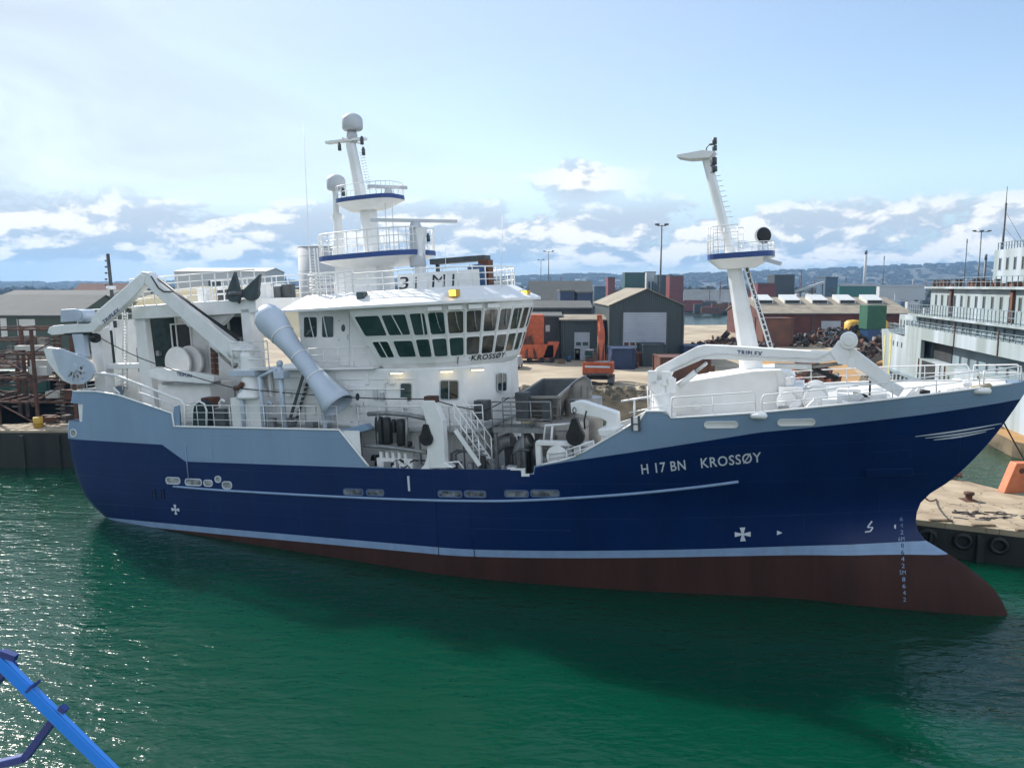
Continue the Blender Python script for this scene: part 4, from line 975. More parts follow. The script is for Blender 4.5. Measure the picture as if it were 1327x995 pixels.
m = S(); m.tube([P(x, y, 6.2) for x, y in ((304, 503), (309, 503), (313, 499), (314, 496))], .16, 6); m.build('rope_guide', M['rust'], vessel)
# liferaft canisters and rail cage near the crane foot
for x in (308, 324):
    a = P(x, 456, 5.4); m = S(); m.lathe((a[0] - .55, 5.4, a[2]), (a[0] + .55, 5.4, a[2]), [(0, .3), (.05, .44), (.3, .48), (.32, .52), (.38, .52), (.4, .48), (.6, .48), (.62, .52), (.68, .52), (.7, .48), (.95, .44), (1, .3)], 16)
    for d in (-.3, .3): m.bx(a[0] + d - .05, a[0] + d + .05, 5.1, 5.7, a[2] - .9, a[2] - .4)
    m.build('liferaft_canister', M['white'], vessel)
a = P(302, 478, 5.9)
m = S()
for x in (302, 318, 349): b = P(x, 478, 5.9); m.tube([b, (b[0], 5.9, b[2] + 1.75)], .04, 5)
for dy in (0, .6, 1.2, 1.75): b = P(302, 478, 5.9); c = P(349, 478, 5.9); m.tube([(b[0], 5.9, b[2] + dy), (c[0], 5.9, b[2] + dy)], .04, 5)
m.bx(a[0], P(349, 478, 5.9)[0], 4.6, 5.9, a[2] - .12, a[2]); m.build('liferaft_rack', M['white'], vessel)
m = S()
for x in (318, 349): b = P(x, 478, 5.0); m.bx(b[0] - .1, b[0] + .1, 4.9, 5.1, 6.95, b[2] - .12)
build_each(m, 'rack_leg', M['white'], vessel)
# dark teardrop trawl-door blades
def blade(cx, tip, bot, wid, v, t, lean):
    pts = [(cx + lean, tip)] + [(cx + wid * math.sin(R(k)), bot - wid - wid * math.cos(R(k))) for k in range(70, 291, 20)]
    return side_prism(pts, v, t, 'rope_sheave', 'net2', gantry, .03)
M['net2'] = mat('dark_green_paint', (.05, .07, .075), .5, var=.2, scale=2)
# ------------------------------------------------------------------ aft net gantry and top platform
gv = 4.1
g = S()
def gcol(x0, x1, y0, w_low, v, t):
    a = P(x0, y0, v); b = P(x1, y0, v); g.bx(a[0], b[0], v - t / 2, v + t / 2, w_low, a[2])
for v in (gv, -gv):
    a = P(177, 405, gv); b = P(191, 405, gv)
    g.hexa([(a[0], v - .3, 6.94), (b[0] + .15, v - .3, 6.94), (b[0] + .15, v + .3, 6.94), (a[0], v + .3, 6.94), (a[0], v - .25, a[2]), (b[0] - .1, v - .25, a[2]), (b[0] - .1, v + .25, a[2]), (a[0], v + .25, a[2])])
    a = P(121, 425, gv); b = P(136, 425, gv); g.bx(a[0], b[0], v - .4, v + .4, 6.94, a[2])
    a = P(318, 400, gv); b = P(330, 400, gv); g.bx(a[0], b[0], v - .5, v + .5, 6.94, a[2])
a = P(150, 410, gv); b = P(177, 395, gv); c = P(338, 392, gv)
WTOP = P(250, 392, gv)[2]
g.bx(b[0], c[0], -gv - .5, gv + .5, WTOP - .95, WTOP)
g.vprism([(P(232, 410, gv)[0], gv, WTOP - .95), (P(300, 410, gv)[0], gv, WTOP - .95), (P(285, 410, gv)[0], gv, WTOP - 1.7), (P(243, 410, gv)[0], gv, WTOP - 1.7)], gv - .2, .5)
a = P(120, 470, gv); g.bx(a[0], b[0], gv - .3, gv + .3, P(140, 478, gv)[2], P(140, 471, gv)[2])
gantry = g.build('net_gantry', M['white'], vessel, bevel=.05)
# panelled wall with the dark openings, set back from the starboard legs
bv = 1.6
g2 = S(); a = P(138, 440, bv); b = P(338, 440, bv); g2.bx(a[0], b[0], bv - .3, bv, 6.94, WTOP - .951); wallp = g2.build('gantry_wall', M['white'], gantry)
def opening(x0, y0, x1, y1, m, name):
    a = P(x0, y1, bv + .02); b = P(x1, y0, bv + .02); mb = S(); mb.bx(a[0], b[0], bv + .003, bv + .05, a[2], b[2]); mb.cur = 1
    for q in ((a[0] - .1, a[0], a[2] - .1, b[2] + .1), (b[0], b[0] + .1, a[2] - .1, b[2] + .1), (a[0], b[0], b[2], b[2] + .1)): mb.bx(q[0], q[1], bv + .003, bv + .12, q[2], q[3])
    mb.build(name, [M[m], M['white']], gantry)
opening(199, 411, 227, 475, 'net', 'opening'); opening(228, 420, 246, 475, 'dark', 'opening'); opening(276, 412, 296, 445, 'dark', 'opening'); opening(299, 410, 318, 446, 'dark', 'opening'); opening(141, 428, 147, 475, 'net', 'opening')
m = S(); q = [P(x, y, bv + .1) for x, y in ((151, 475), (151, 436), (154, 430), (160, 430), (163, 436), (163, 475))]; m.vprism(q, bv + .1, .12); m.build('round_top_door', M['white'], gantry)
# platform rails on top
pa_ = P(240, 392, gv)[0]
rail([(P(177, 392, gv)[0], gv + .4, WTOP), (P(338, 392, gv)[0], gv + .4, WTOP)], 1.9, 'railing', gantry, mids=3, spacing=1.1, r=.04)
rail([(P(177, 392, gv)[0], -gv - .4, WTOP), (P(338, 392, gv)[0], -gv - .4, WTOP)], 1.9, 'railing', gantry, mids=3, spacing=1.1, r=.04)
rail([(P(250, 392, gv)[0], 2.2, WTOP), (P(330, 392, gv)[0], 2.2, WTOP)], 1.5, 'railing', gantry, mids=2, spacing=1.0, r=.05)
m = S()
for k in range(14):
    u = random.uniform(P(215, 392, gv)[0], P(330, 392, gv)[0]); v = random.uniform(-3, 3.4); m.bx(u, u + random.uniform(.3, 1.2), v, v + .5, WTOP, WTOP + random.uniform(.4, 1.2))
build_each(m, 'deck_gear', M['white'], gantry, bevel=.03)
m = S()
for k in range(6):
    u = random.uniform(P(240, 392, gv)[0], P(320, 392, gv)[0]); v = random.uniform(-3, 3); m.bx(u, u + random.uniform(.3, .9), v, v + .5, WTOP, WTOP + random.uniform(.4, 1.0))
build_each(m, 'deck_gear', M['dgrey'], gantry, bevel=.03)
blade(303.5, 352, 391.5, 9.2, gv + .8, .25, 1.5); blade(326, 355, 390, 10.5, gv + .75, .25, 12)
m = S(); p = P(313, 381, gv); q = P(322, 381, gv); m.cyl((p[0] - .3, gv + .7, p[2]), (q[0] + .3, gv + .7, p[2]), .28, 10); m.tube([(p[0] + .2, gv + .7, p[2]), (p[0] + .2, gv + .35, WTOP - .3)], .15, 6); m.build('sheave_axle', M['dgrey'], gantry)
# exhaust post
m = S(); a = P(139.5, 329, 2); b = P(139.5, 356, 2); c = P(139.5, 402, 2); m.tube([(a[0], 2, WTOP - 1.5), (a[0], 2, a[2])], .13, 8)
for k in range(5): q = P(137, 338 + 8 * k, 2); m.bx(q[0] - .04, q[0] + .12, 1.95, 2.05, q[2] - .06, q[2] + .06)
m.cur = 1; m.cyl((a[0], 2, P(139, 376, 2)[2]), (a[0], 2, P(139, 371, 2)[2]), .35, 8); m.build('aerial_post', [M['dgrey'], M['white']], gantry)
# net drums
for x, y, r, v in ((231, 470, 1.18, 3.1), (247, 468, 1.15, 2.4)):
    a = P(x, y, v); m = S(); m.cyl((a[0], v - .12, a[2]), (a[0], v + .12, a[2]), r, 28); m.cyl((a[0], v - 1.6, a[2]), (a[0], v - .12, a[2]), r * .5, 18); m.cyl((a[0], v - 1.75, a[2]), (a[0], v - 1.6, a[2]), r, 28)
    for d in (-.5, .5): m.bx(a[0] + d - .12, a[0] + d + .12, v - .1, v + .1, 6.94, a[2])
    m.build('net_drum', M['white'], vessel)
# folded small crane in front of the drums with lettering
side_prism([(196, 480), (205, 476), (272, 485), (281, 487), (280, 495), (274, 497), (210, 492), (197, 488)], 4.7, .5, 'stowed_boom', 'white', vessel); side_text('TRIPLEX', 229, 486.5, 249, 489, 4.97, .2, 'navy', vessel)
m = S(); m.bx(P(214, 494, 4.6)[0], P(282, 494, 4.6)[0], 4.3, 4.9, P(240, 498, 4.6)[2], P(240, 494, 4.6)[2]); m.build('boom_rest', M['galv'], vessel)
m = S(); a = P(204, 500, 4.5); m.bx(a[0], P(272, 500, 4.5)[0], 2.2, 4.5, 6.94, P(240, 497.5, 4.5)[2]); m.build('aft_house', M['white'], vessel, bevel=.05)
# ------------------------------------------------------------------ big aft crane with power block
av = 5.3
acm = S(); a = P(325, 462, av); 
wc = P(325, 514, av)[2]; acm.lathe((a[0], av, wc), (a[0], av, a[2] + .3), [(0, 1.15), (.05, 1.1), (.22, .82), (.38, .72), (.9, .70), (1, .66)], 20); acm.bx(a[0] - 1.5, a[0] + 1.3, 3.2, 5.9, 6.94, wc - .002); acr = acm.build('net_crane', M['white'], vessel)
side_prism([(188, 352), (197, 353), (205, 363), (245, 395), (302, 440), (330, 449), (334, 462), (322, 470), (305, 470), (290, 457), (245, 417), (205, 381), (190, 366), (186, 357)], av, .62, 'crane_boom', 'white', acr, .05)
m = S(); m.tube([P(x, y, av + .1) for x, y in ((205, 361), (250, 396), (310, 441))], .09, 6); m.tube([P(x, y, av + .33) for x, y in ((196, 358), (205, 373), (212, 378), (225, 378), (260, 403), (310, 437))], .05, 5); m.build('crane_hose', M['black'], acr)
side_prism([(186, 355), (193, 358), (190, 371), (176, 386), (134, 423), (125, 424), (122, 414), (130, 404)], av + .05, .58, 'crane_jib', 'white', acr, .04)
side_prism([(186, 353), (187.5, 357), (131, 407), (127, 404)], av, .34, 'jib_ram', 'white', acr, .02)
side_text('TRIPLEX', 134.5, 420, 155, 402.5, av + .36, .26, 'navy', acr)
side_prism([(68, 424), (73, 422), (92, 420), (118, 420), (130, 412), (134, 420), (126, 430), (100, 431), (72, 434), (66, 431)], av + .1, .6, 'crane_arm', 'white', acr, .04)
m = S(); m.tube([P(85, 432.5, av + .3), P(118, 432, av + .3)], .12, 6); m.build('arm_ram', M['black'], acr)
a = P(112, 409, av); m = S(); m.cyl((a[0], av - .5, a[2]), (a[0], av + .6, a[2]), .45, 16); m.cyl((a[0], av + .6, a[2]), (a[0], av + .66, a[2]), .3, 14); m.build('arm_winch', M['tube'], acr, bevel=.02)
side_prism([(84, 401), (104, 400), (108, 416), (84, 417)], av + .1, .7, 'arm_gearbox', 'tube', acr); 
m = S(); a = P(121.5, 438, av + .1); m.lathe((a[0] - .3, av, a[2]), (a[0] + .3, av, a[2]), [(0, .3), (.2, .36), (.8, .36), (1, .3)], 8); m.build('black_block', M['black'], acr)
side_prism([(96, 432), (110, 431), (114, 462), (103, 468)], av + .2, .4, 'block_hanger', 'tube', acr)
cheek = [(61, 453), (66, 450), (80, 451), (98, 458), (110, 463), (119, 472), (122, 481), (118, 491), (108, 497), (97, 498), (86, 493), (76, 482), (66, 468)]
side_prism([(x - 3, y) for x, y in cheek], av - .35, .25, 'power_block', 'white', acr, .05)
side_prism([(x + 1.5 if x > 70 else x + 7, y + 1 if y < 460 else y) for x, y in cheek], av + .55, .16, 'power_block', 'tube', acr, .04)
m = S(); c = P(95, 476, av); m.cyl((c[0], av - .25, c[2]), (c[0], av + .5, c[2]), .78, 20); m.build('block_sheave', M['dgrey'], acr)
m = S(); c = Vector(P(97, 477, av + .66)); m.cyl(c - Vector((0, .1, 0)), c + Vector((0, .12, 0)), .3, 14)
for k in range(6):
    an = R(200 + 35 * k); p = c + Vector((.8 * math.cos(an), 0, .8 * math.sin(an))); m.bx(p.x - .12, p.x + .12, c.y - .1, c.y + .03, p.z - .09, p.z + .09)
build_each(m, 'block_hub', M['tube'], acr)
for k in range(5):
    an = R(215 + 32 * k); p0 = c + Vector((.35 * math.cos(an), .02, .35 * math.sin(an))); p1 = c + Vector((1.0 * math.cos(an), .0, 1.0 * math.sin(an))); m = S(); m.beam(p0, p1, .10, .16, up=(0, 1, 0)); m.build('cheek_rib', M['dome'], acr)
for k in range(5):
    an = R(231 + 32 * k); p0 = c + Vector((.62 * math.cos(an), -.075, .62 * math.sin(an))); m = S(); m.cyl(p0, p0 + Vector((0, .05, 0)), .14, 8); m.build('cheek_hole', M['dgrey'], acr)
m = S(); a = Vector(P(274, 445, av)); b = Vector(P(300, 468, av)); m.tube([a, a.lerp(b, .5)], .22, 10); m.cur = 1; m.tube([a.lerp(b, .3) - Vector((0, .35, .4)), b - Vector((0, .35, .4))], .2, 10); m.build('crane_ram', [M['white'], M['stain']], acr)
m = S()
for k in range(6): a = P(276 + k * .3, 452 + k * 7, av - .9); m.bx(a[0] - .15, a[0] + .15, av - 1.2, av - .8, a[2] - .25, a[2] + .1)
build_each(m, 'rusty_sheave', M['rust'], acr)
# wires and ropes led along the ship's side
def wire(pts, r, name, m='rope'):
    mb = S(); out = []
    for (a, b, sag) in pts:
        a = Vector(a); b = Vector(b)
        for i in range(13): t = i / 12; out.append(a.lerp(b, t) - Vector((0, 0, sag * 4 * t * (1 - t))))
    mb.tube(out, r, 5); return mb.build(name, M[m], vessel)
wire([(P(122, 433, av), P(187, 466, av), .1), (P(187, 466, av), P(304, 503, 6.2), .1), (P(312, 503, 6.2), P(440, 514, 6.2), .05), (P(440, 514, 6.2), P(556, 517, 6.1), .05), (P(566, 519, 6.1), P(628, 532, 4.5), .1), (P(628, 532, 4.5), P(660, 515, 3.5), .05)], .035, 'hauling_wire')
# tube ring flanges, welded brackets and cable runs
m = S()
dn = (Bt - A).normalized()
for t, r in ((.22, .80), (.46, .60), (.685, .66)): m.lathe(A.lerp(Bt, t) - dn * .04, A.lerp(Bt, t) + dn * .04, [(0, r), (1, r)], 28)
m.build('tube_flange', M['white'], vessel)
ra = random.Random(33)
for k in range(30):      # small deck gear, vents and lockers on the boat deck
    u = ra.uniform(10.5, 21.5); v = ra.uniform(4.9, 6.0) if k % 2 else ra.uniform(2.2, 4.4); h = ra.uniform(.3, 1.3); m = S(); t = ra.random()
    if k % 2 == 0 and 15 < u: u -= 5
    if t < .4: m.bx(u - .3, u + ra.uniform(.1, .5), v - .2, v + .2, 6.95, 6.95 + h)
    elif t < .7: m.cyl((u, v, 6.95), (u, v, 6.95 + h), ra.uniform(.08, .2), 10)
    else: m.tube([(u, v, 6.95), (u, v, 7.4 + h), (u + .25, v, 7.6 + h), (u + .5, v, 7.45 + h)], .1, 7)
    m.build('deck_fitting', M[ra.choice(('white', 'white', 'white', 'galv', 'dgrey', 'tube'))], vessel, bevel=.015)
for u0, u1, w, v in ((15.4, 26, 9.3, HB + .08), (16, 22, 8.4, HB + .08), (15.4, 20, 10.1, HB + .08)): m = S(); m.tube([(u0, v, w), (u1, v, w)], .03, 5); m.build('wall_pipe', M['white'], vessel)
for k in range(16):
    u = 15.8 + k * .65 + ra.uniform(-.2, .2); w = ra.uniform(7.4, 9.8); m = S(); m.bx(u, u + ra.uniform(.15, .5), HB, HB + ra.uniform(.08, .22), w, w + ra.uniform(.2, .7)); m.build('wall_box', M[ra.choice(('white', 'white', 'gasket', 'dome'))], vessel, bevel=.015)
for k in range(12):
    u = ra.uniform(0, 14.5); w = ra.uniform(8.5, 14.5); m = S(); v = 1.66
    m.bx(u, u + ra.uniform(.2, .8), v - .05, v + ra.uniform(.05, .3), w, w + ra.uniform(.2, .8)) if k % 2 else m.tube([(u, v + .05, w), (u, v + .05, w + 1.8), (u + .6, v + .05, w + 2.0)], .04, 5)
    m.build('wall_fitting', M[ra.choice(('white', 'white', 'gasket', 'galv'))], vessel)
rail([(P(123, 424, gv)[0], gv + .1, P(123, 424, gv)[2]), (P(176, 424, gv)[0], gv + .1, P(123, 424, gv)[2])], 1.3, 'railing', gantry, mids=2, spacing=.9, r=.035)
m = S()
for x in (159, 165): m.tube([P(x, 405, gv), P(x, 505, gv)], .05, 5)
for k in range(24): y = 408 + k * 4; m.tube([P(159, y, gv), P(165, y, gv)], .025, 4)
m.build('ladder', M['white'], gantry)
# railings aft
rail([(9.3, 6.35, 7.0), (22.0, 6.35, 7.0)], 1.45, 'railing', vessel, spacing=1.35, r=.03)
rail([(9.3, 6.35, 7.0), (9.3, 3.8, 7.0)], 1.45, 'railing', vessel, spacing=1.2); rail([(16.2, 2, 7.0), (9.4, 2, 7.0)], 1.9, 'railing', vessel, spacing=.9, mids=4, r=.05)
m = S(); pth = [(123, 484), (135, 484), (150, 486), (235, 519), (239, 524), (240, 554)]; m.tube([P(x, y, 6.35) for x, y in pth], .09, 7); m.tube([P(x, y, 6.35) for x, y in ((180, 508), (230, 526))], .05, 6); m.tube([P(x, y, 6.35) for x, y in ((147, 502), (155, 510))], .07, 6)
for x, y in ((180, 499), (206, 508)): p = P(x, y, 6.35); m.tube([p, (p[0], 6.35, top(p[0]))], .05, 5)
m.build('bulwark_handrail', M['white'], vessel)
m = S(); m.vprism(pp([(223, 553), (226, 527), (233, 525), (233, 554)], 6.4), 6.35, .16); m.build('bulwark_stay', M['hullgrey'], hull)
# arched dark fender stack by the rail
m = S(); q = [P(x, y, 6.2) for x, y in ((251.5, 552), (252, 531), (254, 524), (260, 520), (266, 523), (269, 531), (269, 552))]; m.vprism(q, 6.0, .7); m.cur = 1; m.tube([Vector(p) + Vector((0, .1, .0)) for p in q], .07, 6); m.build('arched_hatch', [M['net'], M['white']], vessel)
m = S(); p = P(257, 518, 5.6); m.bx(p[0], p[0] + 1.0, 4.6, 5.4, 7, p[2] + .1); m.build('machinery_cover', M['rust'], vessel, bevel=.05)
# inclined stairs up the side of the deckhouse
st2 = empty('stairs'); st2.parent = vessel
a = Vector(P(376, 556, 5.2)); b = Vector(P(398, 484, 5.2)); m = S()
for o in (-.35, .35): m.beam(a + Vector((0, o, 0)), b + Vector((0, o, 0)), .06, .2)
m.build('stair_stringer', M['dgrey'], st2); m = S()
for i in range(1, 12): p = a.lerp(b, i / 12); m.bx(p.x - .16, p.x + .16, p.y - .33, p.y + .33, p.z - .02, p.z + .03)
m.build('stair_tread', M['white'], st2)
m = S(); 
for k in range(8): u = 9.8 + k * 1.5 + random.uniform(-.3, .3); m.bx(u, u + random.uniform(.3, .8), 5.2, 5.8, 6.95, 6.95 + random.uniform(.2, .7))
build_each(m, 'deck_fitting', M['galv'], vessel, bevel=.02)
# far-side bulwark gear, stern handrail
rail([(-1.0, 5.2, 9.42), (-1.0, -5.2, 9.42)], .9, 'railing', vessel, spacing=1.5)
# ------------------------------------------------------------------ ground, water, hills
GZ = 3.5
def struct(o): o['kind'] = 'structure'; return o
def water_mat():
    m = bpy.data.materials.new('harbour_water'); m.use_nodes = True; nt = m.node_tree; b = nt.nodes['Principled BSDF']
    b.inputs['Base Color'].default_value = (.0003, .039, .020, 1); b.inputs['Roughness'].default_value = .075; b.inputs['IOR'].default_value = 1.333
    b.subsurface_method = 'BURLEY'; b.inputs['Subsurface Weight'].default_value = 1; b.inputs['Subsurface Scale'].default_value = 3.0; b.inputs['Subsurface Radius'].default_value = (.6, 1.6, 1.2)
    tc = nt.nodes.new('ShaderNodeTexCoord'); prev = None
    for sc, st, dist, rot in ((.10, (1, 1.4, 1), .16, .6), (.30, (1, 1.9, 1), .09, .35), (.85, (1, 2.2, 1), .060, .25), (2.3, (1, 1.8, 1), .022, .5)):
        mp = nt.nodes.new('ShaderNodeMapping'); mp.inputs['Scale'].default_value = st; mp.inputs['Rotation'].default_value = (0, 0, rot)
        n = nt.nodes.new('ShaderNodeTexNoise'); n.inputs['Scale'].default_value = sc; n.inputs['Detail'].default_value = 3; n.inputs['Distortion'].default_value = .4
        nt.links.new(tc.outputs['Object'], mp.inputs[0]); nt.links.new(mp.outputs[0], n.inputs['Vector'])
        bp = nt.nodes.new('ShaderNodeBump'); bp.inputs['Strength'].default_value = 1; bp.inputs['Distance'].default_value = dist * 5.0 * WAVE
        nt.links.new(n.outputs['Fac'], bp.inputs['Height'])
        if prev: nt.links.new(prev.outputs[0], bp.inputs['Normal'])
        prev = bp
    nt.links.new(prev.outputs[0], b.inputs['Normal'])
    return m
WAVE = .30
m = MB(); m.poly([(-4700, -400, 0), (4700, -400, 0), (4700, 4900, 0), (-4700, 4900, 0)]); struct(m.build('harbour_water', water_mat(), recalc=False))
M['sand'] = mat('sandy_yard', (.44, .37, .26), .95, var=.2, scale=.12, bump=.4, bscale=1.5, dirt=(.26, .21, .15), dirt_amt=.35)
M['ochre'] = mat('ochre_gravel', (.44, .24, .08), .95, var=.2, scale=.2, bump=.4, bscale=2, dirt=(.30, .18, .08), dirt_amt=.4)
M['concrete'] = mat('weathered_concrete', (.42, .34, .24), .9, var=.2, scale=.5, bump=.2, bscale=4, dirt=(.27, .21, .14), dirt_amt=.45)
cracks(M['concrete'])
M['wetwall'] = mat('wet_quay_wall', (.022, .026, .020), .7, var=.4, scale=.6, bump=.4, bscale=2, streak=True)
M['wood'] = mat('weathered_wood', (.22, .16, .10), .9, var=.25, scale=3)
M['rock'] = mat('shore_rock', (.20, .165, .115), .9, var=.4, scale=1.2, bump=.6, bscale=3, dirt=(.06, .05, .035), dirt_amt=.5)
M['soil'] = mat('shore_soil', (.17, .13, .08), .95, var=.4, scale=.5, bump=.6, bscale=2, dirt=(.06, .05, .03), dirt_amt=.5)
M['grass'] = mat('dry_grass', (.20, .165, .065), .95, var=.25, scale=.05, bump=.4, bscale=.4, dirt=(.30, .27, .19), dirt_amt=.35)
# yard behind the ship: outline along the shore, then back to the far water
shore = [(-52, 74), (-40, 78.5), (-30, 92), (-15, 97), (-5, 99), (8, 100.5), (18, 100), (28, 101), (36, 99), (41, 98), (47, 101), (52, 112), (57, 124), (60, 136), (64, 147), (70, 158), (84, 176), (110, 205), (130, 262)]
back = [(130, 275), (60, 268), (-40, 300), (-260, 330), (-260, 74)]
m = MB(); m.poly([(x, y, GZ) for x, y in shore + back]); struct(m.build('yard_ground', M['sand'], recalc=False))
m = MB()
for (xa, ya), (xb, yb) in zip(shore[3:-1], shore[4:]):
    n_ = 6
    for i in range(n_):
        x0, y0, x1, y1 = lerp(xa, xb, i / n_), lerp(ya, yb, i / n_), lerp(xa, xb, (i + 1) / n_), lerp(ya, yb, (i + 1) / n_)
        dx, dy = yb - ya, -(xb - xa); L = math.hypot(dx, dy); dx, dy = dx / L * 5.5, dy / L * 5.5
        m.face([m.pt(p) for p in ((x0 + dx, y0 + dy, -.6), (x1 + dx, y1 + dy, -.6), (x1, y1, GZ - .004), (x0, y0, GZ - .004))])
struct(m.build('shore_slope', M['soil'], recalc=False))
# riprap along the shore
m = MB(); rr = random.Random(3)
for k in range(1100):
    i = rr.randrange(3, 11); t = rr.random(); s = rr.random() ** .8
    x = lerp(shore[i][0], shore[i + 1][0], t); y = lerp(shore[i][1], shore[i + 1][1], t) - 4.6 * s + 1.5; z = lerp(GZ - .1, -.2, max(0, s * 1.3 - .3)); r = rr.uniform(.25, .95)
    pts = []; 
    base = len(m.v)
    for j in range(3):
        zz = (-.6, .15, .75)[j]; q = (1, 1, .5)[j]
        for a_ in range(6): an = a_ * math.pi / 3 + rr.uniform(-.3, .3); m.pt((x + r * q * math.cos(an) * rr.uniform(.7, 1.2), y + r * q * math.sin(an) * rr.uniform(.7, 1.2), z + r * zz * rr.uniform(.8, 1.1)))
    for j in range(2):
        for a_ in range(6): m.face((base + j * 6 + a_, base + j * 6 + (a_ + 1) % 6, base + (j + 1) * 6 + (a_ + 1) % 6, base + (j + 1) * 6 + a_), sm=False)
    m.face([base + 12 + a_ for a_ in range(6)], sm=False)
o = m.build('shore_rocks', M['rock']); tag(o, 'brown broken rocks and earth along the sandy shore behind the trawler', 'rocks', kind='stuff')
# ochre gravel patch by the slip
m = MB(); m.poly([(36, 101, GZ + .004), (46, 101.5, GZ + .004), (52, 114, GZ + .004), (58, 132, GZ + .004), (63, 150, GZ + .004), (52, 152, GZ + .004), (42, 135, GZ + .004), (38, 118, GZ + .004)]); struct(m.build('gravel_ground', M['ochre'], recalc=False))
# left quay with its wall
m = MB(); m.bx(-140, -40.5, 71.5, 110, -2, 3.0 + .5); m.cur = 1; m.bx(-140, -40.4, 71.3, 71.5, -2, 3.3); m.bx(-40.5, -40.3, 71.5, 80, -2, 3.3)
for k in range(30): m.bx(-140 + k * 3.35, -139.6 + k * 3.35, 71.05, 71.3, -2, 3.1)
struct(m.build('quay', [M['concrete'], M['wetwall']]))
# finger pier under the bow
pier = [(18, 54.3), (25.6, 47.9), (30.8, 45.4), (46, 38.5), (62, 31), (66, 40), (36.5, 53.5), (34.0, 59.3), (30.5, 63), (24, 63)]
pr_ = empty('pier', (30, 50, 2.2)); PO = Vector((30, 50, 2.2)); tag(pr_, 'weathered concrete pier with dark wet face under the bow', 'pier')
m = MB(); PZ_ = 2.2; pier = [(x - 30, y - 50) for x, y in pier]
t_ = [m.pt((x, y, 0)) for x, y in pier]; b_ = [m.pt((x, y, -.35)) for x, y in pier]; c_ = [m.pt((x, y, -4.2)) for x, y in pier]; n = len(pier)
m.face(t_, 0)
for i in range(n):
    j = (i + 1) % n; m.face((t_[i], t_[j], b_[j], b_[i]), 0); m.face((b_[i], b_[j], c_[j], c_[i]), 1)
m.build('slab', [M['concrete'], M['wetwall']], pr_)
for k in range(6):
    a = Vector((*pier[1 + k // 3], 0)); b = Vector((*pier[2 + k // 3], 0)); p = a.lerp(b, (k % 3 + .5) / 3); d = (b - a).normalized(); nn = Vector((d.y, -d.x, 0)); nn = nn if nn.y < 0 else -nn; c = p + nn * .16 + Vector((0, 0, -1.0)); m = MB()
    m.rings([[c + (d * math.cos(t) + Vector((0, 0, math.sin(t)))) * (.42 + .15 * math.cos(q)) + nn * .13 * math.sin(q) for q in [i * math.pi / 3 for i in range(6)]] for t in [i * math.pi / 8 for i in range(16)]], closed=True); m.build('tyre', M['black'], pr_)
m = MB()
for k in range(9): x = -7 + k * 2.1; a = Vector((x, interp([(-12, 4.3), (-4.4, -2.1), (.8, -4.6), (16, -11.5)], x) + .35, .004)); m.bx(a.x - .7, a.x + .7, a.y - .12, a.y + .12, .004, .12)
build_each(m, 'kerb_timber', M['wood'], pr_)
for i in range(5):
    a = Vector((*pier[i], 0)); b = Vector((*pier[i + 1], 0)); d = (b - a); L = d.length; d.normalize(); nn = Vector((d.y, -d.x, 0)); nn = nn if nn.y < 0 else -nn
    k = 1.2
    while k < L: p = a + d * k + nn * .12; m = MB(); m.bx(p.x - .2, p.x + .2, p.y - .12, p.y + .12, -4.2, -.5); m.build('fender_post', M['wetwall'], pr_); k += 2.6
# ground under the scrap ship
slip = [(51.8, 83), (50.2, 76), (52, 66), (90, 60), (130, 100), (120, 190), (88, 176), (74, 156), (66, 140), (58, 112)]
m = MB(); t_ = [m.pt((x, y, 1.6)) for x, y in slip]; b_ = [m.pt((x, y, -2)) for x, y in slip]; n = len(slip); m.face(t_, 0)
for i in range(n): j = (i + 1) % n; m.face((t_[i], t_[j], b_[j], b_[i]), 1)
struct(m.build('slipway', [M['ochre'], M['soil']]))
# hills: ridge lines at several distances
M['hill'] = mat('wooded_hill', (.022, .032, .026), 1, var=.5, scale=.010, dirt=(.06, .058, .045), dirt_amt=.25)
def ridge(name, prof, Y, depth, seed):
    rr = random.Random(seed); m = MB(); n = 160; rows = []
    x0, x1 = prof[0][0], prof[-1][0]; pr = [(x, h) for x, h in prof]
    for j in range(6):
        t = j / 5; row = []
        for i in range(n + 1):
            px = lerp(x0, x1, i / n); q = WY(px, 370, Y + depth * t); h = sinterp(pr, px) * math.sin(math.pi * min(t, .62) / 1.24) if t < .63 else sinterp(pr, px) * (1.62 - t)
            jit = (rr.random() - .5) * 9 * (1 if 0 < t else 0)
            row.append(m.pt((q.x, Y + depth * t, 1.5 + max(0, h + jit * min(1, h / 30)))))
        rows.append(row)
    for j in range(5):
        for i in range(n): m.face((rows[j][i], rows[j][i + 1], rows[j + 1][i + 1], rows[j + 1][i]), sm=False)
    o = m.build(name, M['hill']); struct(o); return o
HILLP = [(-500, 26), (0, 27), (160, 27), (240, 34), (330, 42), (420, 30), (560, 48), (680, 55), (760, 66), (830, 56), (900, 66), (980, 78), (1040, 85), (1110, 96), (1200, 112), (1260, 118), (1330, 110), (1500, 90), (1800, 60)]
ridge('hill', HILLP, 2600, 1800, 5)
# far shore of the harbour
far = [(-700, 620), (-200, 640), (100, 560), (140, 430), (230, 420), (420, 470), (900, 560), (1900, 700), (3000, 2600), (3000, 4800), (-3800, 4800), (-3800, 2300)]
M['farland'] = mat('far_land', (.11, .11, .085), 1, var=.4, scale=.02, dirt=(.06, .07, .045), dirt_amt=.5)
m = MB(); m.poly([(x, y, 1.2) for x, y in far]); struct(m.build('far_ground', M['farland'], recalc=False))
